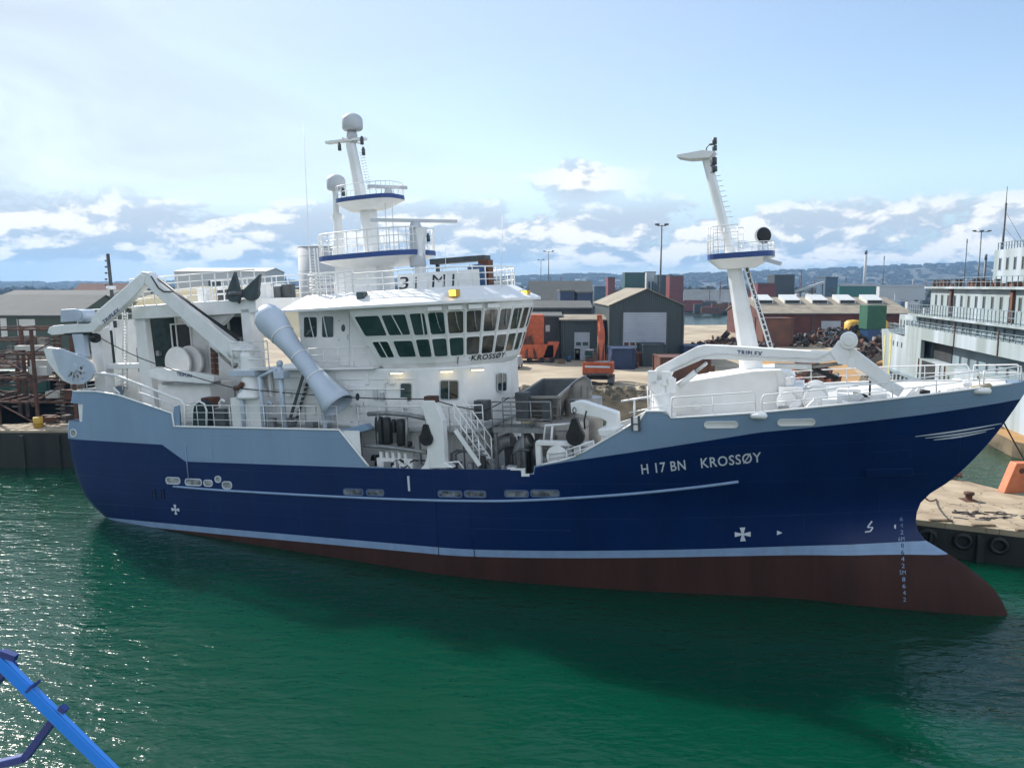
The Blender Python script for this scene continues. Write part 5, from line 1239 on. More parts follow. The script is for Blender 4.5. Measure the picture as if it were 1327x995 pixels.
# grassy mound far left
m = MB(); rows = []
for j in range(9):
    row = []
    for i in range(25):
        x = lerp(-150, -42, i / 24); y = lerp(205, 320, j / 8); h = 13.5 * math.exp(-((x + 92) / 34) ** 4) * math.sin(math.pi * min(1, (j + .001) / 8)) ** .6
        row.append(m.pt((x, y, GZ + .01 + max(0, h + random.uniform(-.25, .25) * (h > 1)))))
    rows.append(row)
for j in range(8):
    for i in range(24): m.face((rows[j][i], rows[j][i + 1], rows[j + 1][i + 1], rows[j + 1][i]), sm=True)
struct(m.build('grassy_hill', M['grass']))
# ------------------------------------------------------------------ buildings
M['slate'] = corrugated('dark_green_cladding', (.035, .052, .056), .35, 0)
M['slate2'] = corrugated('dark_grey_cladding', (.045, .052, .06), .35, 0)
M['fibre'] = corrugated('pale_fibre_roof', (.30, .265, .20), .35, 0, .9, c2=(.20, .17, .13))
M['doorgrey'] = corrugated('pale_roller_door', (.36, .40, .46), .4, 2)
M['brick'] = mat('dark_red_brick', (.115, .038, .030), .9, var=.2, scale=.6)
M['greyroof'] = corrugated('grey_roof', (.10, .105, .10), .5, 0, .9)
M['cream'] = mat('cream_render', (.62, .60, .55), .8, var=.1, scale=.3)
M['greenwall'] = corrugated('green_cladding', (.045, .07, .05), .4, 0)
M['skyl'] = mat('rooflight_plastic', (.62, .63, .60), .3)
M['tank'] = mat('pale_tank_paint', (.46, .475, .485), .8, var=.03, scale=.3)
M['teal'] = mat('teal_paint', (.03, .16, .14), .6); M['navybox'] = corrugated('navy_container', (.014, .035, .095), .25, 0); M['redbox'] = corrugated('red_container', (.20, .035, .03), .25, 0)
M['greenbox'] = corrugated('green_container', (.02, .085, .06), .25, 0); M['whitebox'] = corrugated('white_container', (.5, .5, .5), .25, 0); M['rustbox'] = corrugated('rusty_container', (.17, .062, .032), .25, 0, c2=(.09, .04, .03)); M['darkbox'] = corrugated('dark_container', (.03, .05, .06), .25, 0); M['bluebox'] = corrugated('blue_container', (.03, .11, .26), .25, 0)
def gable(name, x0, x1, y0, y1, z0, eave, rdg, wall, roofm, label, ridge_axis='y', over=.35):
    t = empty(name, ((x0 + x1) / 2, (y0 + y1) / 2, z0)); L = lambda p: (p[0] - (x0 + x1) / 2, p[1] - (y0 + y1) / 2, p[2] - z0)
    m = MB(); 
    if ridge_axis == 'y':
        xm = (x0 + x1) / 2; prof = [(x0, eave), (xm, rdg), (x1, eave)]
        m.prism([L(p) for p in ((x0, y0, z0), (x1, y0, z0), (x1, y0, eave), (xm, y0, rdg), (x0, y0, eave))], (0, y1 - y0, 0)); m.build('wall', wall, t)
        r = MB(); dx = xm - x0; sl = (rdg - eave) / dx
        for s in (-1, 1):
            e = Vector((xm + s * (dx + over), y0 - over, eave - over * sl + .03)); f = Vector((xm, y0 - over, rdg + .03))
            r.prism([L(e), L(f), L(f + Vector((0, 0, .16))), L(e + Vector((0, 0, .16)))], (0, y1 - y0 + 2 * over, 0))
        r.build('roof', roofm, t)
    else:
        ym = (y0 + y1) / 2
        m.prism([L(p) for p in ((x0, y0, z0), (x0, y1, z0), (x0, y1, eave), (x0, ym, rdg), (x0, y0, eave))], (x1 - x0, 0, 0)); m.build('wall', wall, t)
        r = MB(); dy = ym - y0; sl = (rdg - eave) / dy
        for s in (-1, 1):
            e = Vector((x0 - over, ym + s * (dy + over), eave - over * sl + .03)); f = Vector((x0 - over, ym, rdg + .03))
            r.prism([L(e), L(f), L(f + Vector((0, 0, .16))), L(e + Vector((0, 0, .16)))], (x1 - x0 + 2 * over, 0, 0))
        r.build('roof', roofm, t)
    tag(t, label, 'building'); return t, L
def piece(name, m, parent, L, *boxes, bevel=0):
    mb = MB()
    for b in boxes:
        a = L((b[0], b[2], b[4])); c = L((b[1], b[3], b[5])); mb.bx(a[0], c[0], a[1], c[1], a[2], c[2])
    return build_each(mb, name, M[m], parent)[0] if name in ('window', 'door_window', 'corner_trim') else mb.build(name, M[m], parent, bevel=bevel)
wh, L = gable('warehouse', 17.25, 30.0, 136, 161, GZ, 13.6, 16.4, M['slate'], M['fibre'], 'dark green gabled warehouse with a big pale grey roller door')
f = piece('door_frame', 'slate2', wh, L, (19.2, 19.55, 135.85, 135.99, GZ, 12.7), (27.15, 27.5, 135.85, 135.99, GZ, 12.7), (19.55, 27.15, 135.85, 135.99, 12.4, 12.7)); d = piece('roller_door', 'doorgrey', wh, L, (19.55, 27.15, 135.9, 135.985, GZ, 12.4))
piece('door_window', 'rust', d, L, *[(19.8 + k * 1.05, 20.6 + k * 1.05, 135.86, 135.897, 6.6, 7.1) for k in range(7)], *[(19.8 + k * 1.05, 20.6 + k * 1.05, 135.86, 135.897, 5.7, 6.2) for k in range(7)])
piece('corner_trim', 'greyroof', wh, L, (17.0, 17.24, 135.8, 136.3, GZ, 13.4), (30.01, 30.25, 135.8, 136.3, GZ, 13.4))
piece('wall_panel', 'fibre', wh, L, (30.01, 30.06, 136.4, 160.9, GZ, 13.2))
an, L = gable('workshop', 9.0, 17.0, 141, 150, GZ, 10.8, 11.5, M['slate'], M['fibre'], 'low dark annex with pale door joined to the green warehouse', 'x')
piece('door', 'doorgrey', an, L, (11.4, 14.2, 140.9, 140.99, GZ, 8.6)); piece('door_window', 'slate', an, L, (11.7, 12.6, 140.86, 140.897, 6.2, 6.8), (12.9, 13.9, 140.86, 140.897, 6.2, 6.8))
an2, L = gable('shed', 3.0, 9.0, 143, 150, GZ, 11.4, 11.9, M['slate2'], M['greyroof'], 'dark grey shed between the orange crusher and the low annex', 'x')
piece('window', 'skyl', an2, L, (6.2, 7.0, 142.9, 142.99, 8.6, 9.8))
an3, L = gable('long_shed', 0.0, 16.8, 165, 176, GZ, 12.3, 13.6, M['slate2'], M['greyroof'], 'long low dark shed roof behind the annex and the dark grey shed', 'x'); piece('door', 'doorgrey', an3, L, (4, 7, 164.9, 164.99, GZ, 8))
hr, L = gable('brick_hall', 6.0, 27.0, 255, 280, GZ, 10.5, 18.5, M['brick'], M['greyroof'], 'brick hall with grey roof beside the blue trailers', 'x'); piece('window', 'skyl', hr, L, *[(8 + 3 * k, 9.6 + 3 * k, 254.9, 254.99, 6.5, 8.5) for k in range(6)])
br, L = gable('brick_warehouse', 64.5, 103.5, 200, 232, GZ, 9.9, 13.7, M['brick'], M['fibre'], 'long dark red warehouse with tan roof and a row of rooflights', 'x')
for k in range(5):
    xx = 66.0 + k * 7.4; zz = lambda y: 9.9 + (y - 200) * 3.8 / 16 + .2
    mb = MB(); mb.hexa([L(p) for p in ((xx, 209, zz(209) + .002), (xx + 4.4, 209, zz(209) + .002), (xx + 4.4, 214, zz(214) + .002), (xx, 214, zz(214) + .002), (xx, 209, zz(209) + 1.0), (xx + 4.4, 209, zz(209) + 1.0), (xx + 4.4, 214, zz(214) + 1.2), (xx, 214, zz(214) + 1.2))]); rl = mb.build('rooflight', M['skyl'], br)
    piece('rooflight_front', 'dark', rl, L, (xx + .3, xx + 4.1, 208.93, 208.99, zz(209) + .15, zz(209) + .85))
piece('door', 'doorgrey', br, L, (80, 85, 199.9, 199.99, GZ, 8))
gb, L = gable('green_shed', -150, -84.5, 150, 172, GZ, 11.3, 15.0, M['greenwall'], M['greyroof'], 'long green shed with grey roof behind the rusty racks', 'x')
piece('window', 'skyl', gb, L, (-96, -92.5, 149.9, 149.99, 7.4, 10.6), (-99.2, -98, 149.9, 149.99, 7, 10.8), (-110, -104, 149.9, 149.99, GZ, 10)); piece('side_gable', 'cream', gb, L, (-84.6, -84.45, 150.2, 150.5, GZ, 11.2))
wb, L = gable('white_building', -142, -112, 215, 230, GZ, 14.0, 15.6, M['cream'], M['greyroof'], 'white flat building with small windows behind the stern gantry', 'x')
piece('window', 'glass', wb, L, *[(-139 + 5 * k, -137.5 + 5 * k, 214.9, 214.99, 10.4, 12.6) for k in range(6)])
rh, L = gable('red_roofed_house', -170, -146, 300, 314, GZ, 14.4, 17.8, M['cream'], M['brick'], 'far house with a low red roof behind the white building', 'x'); piece('window', 'glass', rh, L, *[(-168 + 5 * k, -166.5 + 5 * k, 299.9, 299.99, 8, 10) for k in range(4)])
lh, L = gable('long_pale_hall', -130, -95, 300, 325, 14, 22.4, 23.9, M['tank'], M['cream'], 'long pale hall standing on top of the grassy hill', 'x'); piece('door', 'slate', lh, L, (-117, -111, 299.9, 299.99, 14.2, 19))
t = empty('storage_tank', (-39.4, 160, GZ)); m = MB(); m.lathe((0, 0, 0), (0, 0, 21.2), [(0, 4.25), (1, 4.25)], 40); m.build('shell', M['tank'], t); m = MB(); m.lathe((0, 0, 21.2), (0, 0, 21.7), [(0, 4.3), (.3, 4.3), (1, .5)], 40); m.build('lid', M['tank'], t); m = MB()
for an_ in range(7): m.lathe((0, 0, 3 * an_ + 1.4), (0, 0, 3 * an_ + 1.46), [(0, 4.27), (1, 4.27)], 40)
m.build('seam', M['tank'], t); tag(t, 'tall pale cylindrical storage tank behind the wheelhouse', 'tank')
# gutters, downpipes and lamps on the sheds
for t_, L_, x0, x1, y, z in ((an, None, 9.0, 17.0, 140.6, 10.7), (an2, None, 3.0, 9.0, 142.6, 11.3), (an3, None, 0.0, 16.8, 164.6, 12.2), (br, None, 64.5, 103.5, 199.6, 9.8), (gb, None, -150, -84.5, 149.6, 11.2), (hr, None, 6, 27, 254.6, 10.4)):
    lo = t_.location; m = MB(); m.bx(x0 - lo.x, x1 - lo.x, y - .1 - lo.y, y + .1 - lo.y, z - lo.z - .1, z - lo.z + .08); m.build('gutter', M['dgrey'], t_)
    for k in range(max(2, int((x1 - x0) / 9))):
        x = lerp(x0 + .4, x1 - .4, k / max(1, int((x1 - x0) / 9) - 1)); m = MB(); m.bx(x - lo.x - .07, x - lo.x + .07, y + .15 - lo.y, y + .29 - lo.y, .05, z - lo.z - .1); m.build('downpipe', M['dgrey'], t_)
    for k in range(int((x1 - x0) / 8)):
        x = lerp(x0, x1, (k + .37) / int((x1 - x0) / 8)); m = MB(); m.bx(x - lo.x - .5, x - lo.x + .5, y + .3 - lo.y, y + .39 - lo.y, 0, 2.1); m.cur = 1; m.bx(x - lo.x - .3, x - lo.x + .3, y + .27 - lo.y, y + .297 - lo.y, 1.3, 1.8); m.build('door', [M['greyroof'], M['glass']], t_)
# ------------------------------------------------------------------ yard things
def container(name, x0, x1, y0, y1, z0, h, m, label, cat='container', group=None, ribs=True):
    t = empty(name, ((x0 + x1) / 2, (y0 + y1) / 2, z0)); hx, hy = (x1 - x0) / 2, (y1 - y0) / 2
    b = MB(); b.bx(-hx + .05, hx - .05, -hy + .05, hy - .05, .1, h - .05); b.build('body', M[m], t)
    f = MB()
    for sx in (-1, 1):
        for sy in (-1, 1): f.bx(sx * hx - .12, sx * hx + .12, sy * hy - .12, sy * hy + .12, 0, h)
    for z in (.09, h - .06):
        for s in (-1, 1): f.bx(-hx + .12, hx - .12, s * hy - .09, s * hy + .09, z - .09, z + .09); f.bx(s * hx - .09, s * hx + .09, -hy + .12, hy - .12, z - .09, z + .09)
    f.build('frame', M[m], t)
    tag(t, label, cat, group or ('containers in the yard' if cat == 'container' else None)); return t
container('container', 16.3, 19.9, 125, 131, GZ, 3.4, 'navybox', 'navy blue container standing in front of the roller door')
container('container', 22.0, 25.8, 129, 134.5, GZ, 3.7, 'darkbox', 'dark grey container close in front of the roller door')
container('container', 20.2, 21.8, 130, 134, GZ, 2.3, 'rustbox', 'small rusty red box between the navy and the dark grey container')
container('container', 29.8, 34, 133, 138, GZ, 3.2, 'navybox', 'blue container at the right corner of the green warehouse')
container('skip', 21.0, 28.0, 108.5, 114, GZ, 3.5, 'rustbox', 'large rusty brown skip behind the white forecastle crane', 'skip')
# orange crusher
t = empty('crusher', (4.5, 138, GZ)); m = MB(); m.bx(-4.4, 1.2, -.5, 3.5, .6, 8.4); m.build('housing', M['orange'], t, bevel=.1)
m = MB(); m.bx(-4.5, 2.9, -2.0, -.52, .7, 3.2); m.prism([(2.9, -2, .8), (2.9, 1, .8), (3.9, 1, 3.6), (3.9, -2, 3.6), ], (-2, 0, 0)); m.build('hopper', M['orange'], t, bevel=.08)
m = MB(); m.beam((-2.4, -1.0, 1), (-2.4, -1.0, 7.6), .6, .6); m.beam((-2.0, -2.3, .8), (-1.6, -1.2, 4.6), .35, .35); m.beam((-.3, -2.3, .8), (-1.2, -1.2, 4.8), .35, .35); m.build('arm', M['rust'], t)
m = MB()
for x in (-3.6, -1.4, .8, 2.6): m.cyl((x, -2.1, .5), (x, -1.2, .5), .5, 14)
build_each(m, 'wheel', M['black'], t); tag(t, 'big orange crushing machine beside the dark grey shed', 'crusher')
# excavator seen from behind
t = empty('excavator', (12.1, 107.0, GZ), R(-10))
m = MB()
for s in (-1, 1): m.prism([(s * 1.75 - .4, -2.6, .45), (s * 1.75 - .4, -2.2, 0), (s * 1.75 - .4, 2.2, 0), (s * 1.75 - .4, 2.7, .5), (s * 1.75 - .4, 2.4, 1.1), (s * 1.75 - .4, -2.3, 1.1)], (.8, 0, 0))
m.build('track', M['dgrey'], t, bevel=.06)
m = MB(); m.cyl((0, 0, 1.0), (0, 0, 1.45), 1.2, 20); m.bx(-1.3, 1.3, -.8, .8, .6, 1.0); m.build('turntable', M['dgrey'], t)
m = MB(); m.prism([(-2.05, -3.0, 1.5), (2.05, -3.0, 1.5), (2.05, -2.6, 1.4), (-2.05, -2.6, 1.4)], (0, 0, 1.75)); m.bx(-2.05, 2.05, -2.6, 2.2, 1.45, 2.95); m.build('body', M['orange'], t, bevel=.12)
m = MB(); m.bx(-1.7, 1.7, -3.08, -3.01, 2.5, 2.75); m.build('counterweight_stripe', M['letter'], t)
m = MB(); m.bx(-2.0, -.8, .3, 2.3, 2.952, 4.6); cb = m.build('cab', M['dgrey'], t, bevel=.08)
m = MB(); m.bx(-1.85, -.95, .22, .29, 3.3, 4.4); m.bx(-2.04, -2.005, .5, 2.1, 3.3, 4.4); m.build('cab_window', M['clear'], cb)
m = MB(); m.beam((.2, 1.6, 2.8), (.1, 3.6, 7.0), .8, 1.1, up=(1, 0, 0), w1=.7, h1=.9); m.beam((.1, 3.6, 7.0), (-.25, 4.2, 9.2), .7, .7, w1=.5, h1=.5); m.build('boom', M['orange'], t, bevel=.06)
m = MB(); m.beam((-.3, 4.0, 9.4), (-.25, 5.2, 4.6), .5, .6); m.build('stick', M['orange'], t, bevel=.05)
m = MB(); m.prism([(-.9, 5.0, 4.6), (-.9, 5.8, 4.2), (-.9, 5.9, 3.2), (-.9, 4.9, 3.0)], (1.3, 0, 0)); m.build('bucket', M['dgrey'], t)
m = MB(); m.tube([(1.7, -2.6, 3.26), (1.7, -2.6, 4.1), (1.7, 1.0, 4.1), (1.7, 1.0, 2.9)], .04, 5); m.tube([(-1.9, -2.6, 3.26), (-1.9, -2.6, 4.0), (-.6, -2.6, 4.0), (-.6, -2.6, 3.26)], .04, 5); build_each(m, 'handrail', M['dgrey'], t)
m = MB(); m.bx(-1.9, 1.9, -3.06, -3.01, 1.5, 1.75); m.bx(-.2, 1.4, -2.4, .2, 2.96, 3.2); build_each(m, 'cover', M['dgrey'], t)
m = MB(); m.beam((1.1, .5, 2.96), (1.1, .5, 3.9), .3, .3); m.tube([(-.1, 1.2, 3.2), (-.35, 3.1, 6.3)], .12, 8); m.tube([(.5, 1.2, 3.2), (.55, 3.1, 6.3)], .12, 8); m.build('ram', M['rust'], t)
tag(t, 'orange excavator with raised boom seen from behind on the sandy yard', 'excavator')
def pallet_stack(x, y, h, m_, label):
    t = empty('pallet_stack', (x, y, GZ), random.uniform(-.4, .4)); n = int(h / .16)
    for k in range(n):
        m = MB(); o = random.uniform(-.06, .06)
        for q in range(5): m.bx(-.6 + q * .26, -.42 + q * .26, -.5 + o, .5 + o, k * .16 + .1, k * .16 + .13)
        for q in (-.45, 0, .4): m.bx(-.6, .6, q + o - .05, q + o + .05, k * .16, k * .16 + .1)
        m.build('pallet', M[m_], t)
    tag(t, label, 'pallets', 'pallet stacks in the yard')
def drum(x, y, m_, label):
    t = empty('drum', (x, y, GZ)); m = MB(); m.cyl((0, 0, 0), (0, 0, 1.0), .4, 14); m.build('body', M[m_], t); m = MB(); m.lathe((0, 0, .32), (0, 0, .36), [(0, .43), (1, .43)], 14); m.build('hoop', M['rust'], t); tag(t, label, 'drum', 'drums in the yard')
M['wood'] = mat('weathered_wood', (.22, .16, .10), .9, var=.25, scale=3)
pallet_stack(15.0, 137.5, 1.6, 'wood', 'tall wooden pallet stack at the annex beside the green warehouse'); pallet_stack(8.6, 134.5, .8, 'wood', 'low wooden pallet stack between orange crusher and annex door'); pallet_stack(31.0, 120.0, 1.3, 'wood', 'wooden pallet stack beside the large rusty skip')
drum(15.6, 123.0, 'bluep', 'blue drum at the near corner of the navy container'); drum(20.6, 127.5, 'rust', 'rusty drum in front of the small rusty red box'); drum(10.2, 138.0, 'bluep', 'blue drum standing by the pale annex door')
t = empty('parked_van', (0.5, 128, GZ), R(80)); m = MB(); m.prism([(-2.4, -.95, .35), (2.4, -.95, .35), (2.45, -.95, 1.0), (1.7, -.95, 1.25), (1.2, -.95, 2.0), (-2.4, -.95, 2.05)], (0, 1.9, 0)); m.build('body', M['whitebox'], t, bevel=.08); m = MB()
for x in (-1.5, 1.6):
    for y in (-.98, .8): m.cyl((x, y, .36), (x, y + .2, .36), .36, 14)
build_each(m, 'wheel', M['black'], t); m = MB(); m.prism([(1.68, -.8, 1.3), (1.24, -.8, 1.92), (1.27, -.8, 1.95), (1.72, -.8, 1.32)], (0, 1.6, 0)); m.build('windscreen', M['glass'], t); tag(t, 'white parked van on the sandy yard behind the wheelhouse', 'van')
# scrap heaps
def heap(cx, cy, rx, ry, h, n, seed, label, mats):
    rr = random.Random(seed); m = MB()
    for k in range(n):
        a = rr.uniform(0, 6.28); q = rr.random() ** .6; x = cx + rx * q * math.cos(a); y = cy + ry * q * math.sin(a); z = GZ + h * (1 - q ** 1.4) * rr.uniform(.35, 1)
        d = Vector((rr.uniform(-1, 1), rr.uniform(-1, 1), rr.uniform(-.5, .8))).normalized(); L_ = rr.uniform(.5, 2.4); m.cur = rr.randrange(len(mats))
        m.beam(Vector((x, y, z)) - d * L_ / 2, Vector((x, y, z)) + d * L_ / 2, rr.uniform(.2, 1.3), rr.uniform(.08, .8), up=(rr.random(), rr.random(), rr.random() + .1))
    o = m.build('scrap_heap', [M[x] for x in mats]); tag(o, label, 'scrap heap', 'scrap heaps in the yard')
M['scrap'] = mat('mixed_scrap', (.085, .06, .05), .85, var=.4, scale=1.5); M['scrapl'] = mat('pale_scrap', (.32, .28, .24), .8, var=.3, scale=1.5); M['salmon'] = mat('salmon_scrap', (.58, .22, .13), .8, var=.3, scale=2)
heap(43, 150, 11, 6, 4.2, 320, 1, 'heap of dark and rusty scrap right of the green warehouse', ['scrap', 'rust', 'scrapl', 'scrap', 'dgrey', 'rust'])
heap(78, 177, 22, 8, 4.2, 420, 2, 'long heap of dark scrap in front of the red warehouse', ['scrap', 'rust', 'scrapl', 'dgrey', 'scrap', 'green_p' if 'green_p' in M else 'scrap'])
heap(75.5, 151, 6.5, 7, 6.5, 300, 3, 'tall scrap heap against the end of the grey hulk', ['scrap', 'rust', 'scrapl', 'scrap'])
heap(41.5, 107, 4.0, 2.6, 3.6, 200, 4, 'salmon red scrap heap beyond the forecastle winches', ['salmon', 'salmon', 'rust', 'scrapl'])
# silos
for (x, z0, z1, r, Y, mm, label) in ((79.5, 3.5, 9.2, 2.0, 180, 'yellow', 'bright yellow cylinder tank beside the green tower'), (88.5, 3.5, 9.0, 1.9, 186, 'yellow', 'smaller yellow tank standing behind the green tower')):
    t = empty('tank', (x, Y, z0)); m = MB(); m.lathe((0, 0, 0), (0, 0, z1 - z0), [(0, r), (.88, r), (.97, r * .7), (1, .1)], 18); m.build('shell', M[mm], t); m = MB(); m.beam((r * .7, 0, z1 - z0 - .5), (r * .7, 0, z1 - z0 + .5), .2); m.build('pipe', M['rust'], t); tag(t, label, 'tank')
t = empty('hopper_tower', (80.6, 173, GZ)); m = MB(); m.bx(-2.1, 2.1, -2, 2, 4.0, 9.2); m.build('bin', mat('green_bin_paint', (.015, .11, .06), .6, var=.15), t); m = MB(); m.prism([(-1.9, -1.9, 3.99), (1.9, -1.9, 3.99), (1.2, -1.9, .5), (-1.2, -1.9, .5)], (0, 3.8, 0)); m.build('base', M['bluep'], t); tag(t, 'tall green hopper tower on a dark blue base among the scrap', 'tower')
container('container', 56, 62.5, 172, 178, GZ, 6.4, 'rustbox', 'rust red container stack right of the green warehouse behind the mast')
# ------------------------------------------------------------------ rusty racks on the left quay
def rack(x0, x1, y0, y1, z0, levels, lh, name, label):
    t = empty(name, ((x0 + x1) / 2, (y0 + y1) / 2, z0)); hx, hy = (x1 - x0) / 2, (y1 - y0) / 2; H_ = levels * lh
    m = MB()
    for x in (-hx, 0, hx):
        for y in (-hy, hy): m.bx(x - .13, x + .13, y - .13, y + .13, 0, H_)
    build_each(m, 'post', M['rust'], t); m = MB()
    for l in range(1, levels + 1):
        for y in (-hy, hy): m.bx(-hx, hx, y - .1, y + .1, l * lh - .18, l * lh - .002)
        for k in range(6): x = lerp(-hx, hx, k / 5); m.bx(x - .06, x + .06, -hy, hy, l * lh, l * lh + .1)
        if l % 2: m.beam((-hx, -hy, l * lh - .2), (0, -hy, (l - 1) * lh), .1)
        else: m.beam((hx, -hy, l * lh - .2), (0, -hy, (l - 1) * lh), .1)
    m.build('beam', M['rust'], t); m = MB(); rr = random.Random(int(x0 * 7))
    for l in range(levels):
        for k in range(5):
            x = rr.uniform(-hx + .5, hx - 1.5); m.cur = rr.randrange(4)
            y = rr.uniform(-hy + .2, hy - 1); m.bx(x, x + rr.uniform(.6, 1.8), y, y + rr.uniform(.4, 1), l * lh + .12, l * lh + rr.uniform(.4, lh * .6))
    build_each(m, 'stored_goods', [M['scrapl'], M['rust'], M['scrap'], M['cream']], t)
    m = MB(); x = hx * .5
    for k in range(int(H_ / .4)): m.bx(x, x + .9, -hy - .2, -hy - .14, k * .4, k * .4 + .06)
    m.build('ladder', M['scrapl'], t)
    tag(t, label, 'steel rack', 'rusty steel racks on the quay'); return t
rack(-50.2, -42.6, 74.5, 79, GZ, 4, 2.35, 'steel_rack', 'tall rusty steel rack standing beside the trawler stern')
rack(-60.5, -51.6, 75, 80, GZ, 2, 2.6, 'steel_rack', 'lower two storey rusty steel rack beside the tallest rack')
rack(-63, -54, 86, 91, GZ, 3, 2.5, 'steel_rack', 'rusty steel rack standing behind the two at the quay edge')
t = empty('drum', (-45.6, 73.2, GZ)); m = MB(); m.cyl((0, 0, 0), (0, 0, 1.0), .42, 14); m.build('body', M['yellow'], t); m = MB(); m.lathe((0, 0, .33), (0, 0, .37), [(0, .45), (1, .45)], 14); m.build('hoop', M['rust'], t); tag(t, 'yellow drum on the edge of the left quay', 'drum')
M['grn'] = mat('dull_green_paint', (.04, .08, .05), .8, var=.2); container('container', -72, -60, 96, 99, GZ, 2.9, 'greenbox', 'green container behind the rusty racks'); container('container', -90, -76, 98, 101, GZ, 2.9, 'bluebox', 'bright blue container behind the rusty racks')
t = empty('flatbed_trailer', (-80, 118, GZ)); m = MB(); m.bx(-6, 6, -1.2, 1.2, 1.0, 1.3); m.build('bed', M['dgrey'], t); m = MB()
for x in (-5, -3.5, 3.5, 5): m.cyl((x, -1.25, .5), (x, -.9, .5), .5, 12)
build_each(m, 'wheel', M['black'], t); m = MB(); m.bx(-5.5, -1, -1.1, 1.1, 1.31, 2.8); m.bx(-.5, 4.5, -1.1, 1.1, 1.31, 2.4); build_each(m, 'load', M['scrapl'], t); tag(t, 'grey trailer with pale load in front of the green shed', 'trailer')
# ------------------------------------------------------------------ pier things
t = empty('buoy_frame', (36.9, 54.6, 2.2)); m = MB(); m.prism([(-1.5, -.5, 0), (2.2, -.5, 0), (2.2, -.5, 2.2), (-.75, -.5, 2.2)], (0, .8, 0)); m.build('plate', M['salmonp'] if 'salmonp' in M else mat('salmon_orange_paint', (.66, .20, .09), .6, var=.12, scale=1.2), t, bevel=.06)
m = MB(); m.tube([(.2, -.62, .4), (.25, -.62, 1.5), (.75, -.62, 1.9), (1.1, -.62, 1.2)], .1, 6); m.cyl((-.35, -.53, 1.65), (-.35, -.51, 1.65), .2, 10); m.build('eye_bolt', M['rust'], t); m = MB(); m.beam((.2, -.7, 0), (.9, -.55, 1.6), .16, .1); m.build('brace', M['orange'], t); tag(t, 'orange steel mooring plate standing on the far edge of the pier', 'mooring plate')
heap_c = mat('pink_rope', (.62, .26, .22), .9, var=.3, scale=4)
m = MB(); rr = random.Random(9)
for k in range(26):
    an_ = rr.uniform(0, 6.28); r_ = rr.uniform(.2, 1.1); c = Vector((33.6 + rr.uniform(-.9, 1.6), 58.6 + rr.uniform(-.35, .35), 2.3 + rr.uniform(0, .35))); m.cur = rr.choice((0, 0, 1)); m.tube([c + Vector((r_ * .5 * math.cos(a), r_ * .3 * math.sin(a), .1 * math.sin(3 * a))) for a in [i * .7 for i in range(9)]], .09, 5)
o = m.build('rope_heap', [heap_c, M['scrapl']]); tag(o, 'pink heap of old rope at the corner of the pier by the bow', 'rope heap')
def hang(a, b, sag, r, name, label, pts=14, m='rope'):
    a = Vector(a); b = Vector(b); mb = MB(); mb.tube([a.lerp(b, i / pts) - Vector((0, 0, sag * 4 * (i / pts) * (1 - i / pts))) for i in range(pts + 1)], r, 6); o = mb.build(name, M[m]); tag(o, label, 'rope', 'mooring ropes'); return o
bowp = ORG + U * 57.6 + V * -1.5 + W * 8.6
hang(bowp, (37.1, 54.0, 3.9), .1, .05, 'mooring_rope', 'taut dark mooring rope from the bow down to the orange plate')
hang(ORG + U * 54.0 + V * -1.8 + W * 5.0, (29.6, 52.4, 2.25), 1.1, .05, 'mooring_rope', 'slack mooring rope hanging in a curve beside the stem', m='rust')
t = empty('bollard', (31.8, 52.3, 2.2)); m = MB(); m.lathe((0, 0, 0), (0, 0, .6), [(0, .34), (.1, .22), (.6, .22), (.7, .34), (.95, .34), (1, .1)], 14); m.build('post', M['rust'], t); m = MB(); m.bx(-.45, .45, -.45, .45, .003, .05); m.build('base', M['rust'], t); tag(t, 'small iron bollard on the pier beside the stem', 'bollard')
m = MB(); rr = random.Random(4)
for k in range(40):
    c = Vector((rr.uniform(29, 33), rr.uniform(47.6, 49.5), 2.23)); d = rr.uniform(0, 3.1); m.cur = rr.randrange(2); m.beam(c, c + Vector((math.cos(d), math.sin(d) * .5, 0)) * rr.uniform(.2, 1.0), rr.uniform(.05, .3), .05)
o = m.build('rubble', [M['scrap'], M['scrapl']]); tag(o, 'scattered scraps and splinters lying on the pier', 'rubble', kind='stuff')
# ------------------------------------------------------------------ the grey hulk being scrapped
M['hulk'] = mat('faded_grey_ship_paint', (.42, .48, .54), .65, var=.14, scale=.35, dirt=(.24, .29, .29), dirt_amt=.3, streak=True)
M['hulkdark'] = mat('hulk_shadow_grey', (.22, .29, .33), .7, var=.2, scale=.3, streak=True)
M['paleyel'] = mat('pale_yellow_paint', (.62, .55, .20), .6, var=.15)
A2 = Vector((64.0, 131.0, 0)); B2 = Vector((53.5, 80.5, 0)); ax = (B2 - A2).normalized(); sd = Vector((-ax.y, ax.x, 0)); sd = sd if sd.x > 0 else -sd
hk = empty('scrap_ship'); hk.matrix_world = Matrix(((ax.x, sd.x, 0, A2.x), (ax.y, sd.y, 0, A2.y), (0, 0, 1, 0), (0, 0, 0, 1)))
tag(hk, 'huge derelict pale grey ship with rows of small windows being broken up', 'ship')
def HP(px, py, off=0.0):   # measured point on the hulk's side (offset inboard) -> (along, across, up)
    q = hit(px, py, sd, A2 + sd * off); d = q - A2; return (d.dot(ax), off, d.z)
hx = MB(); hx.prism([(-5, 0, 9.5), (-1.2, 0, -1), (100, 0, -1), (100, 0, 6.4), (9, 0, 6.4), (9, 0, 9.0), (0, 0, 9.3)], (0, 18, 0)); hx.build('hull', M['hulk'], hk)
d1 = HP(1155, 424)[2]
def hbox(name, m, parent, *b, bevel=0):
    mb = MB()
    for x0, x1, y0, y1, z0, z1 in b: mb.bx(x0, x1, y0, y1, z0, z1)
    return mb.build(name, M[m], parent, bevel=bevel)
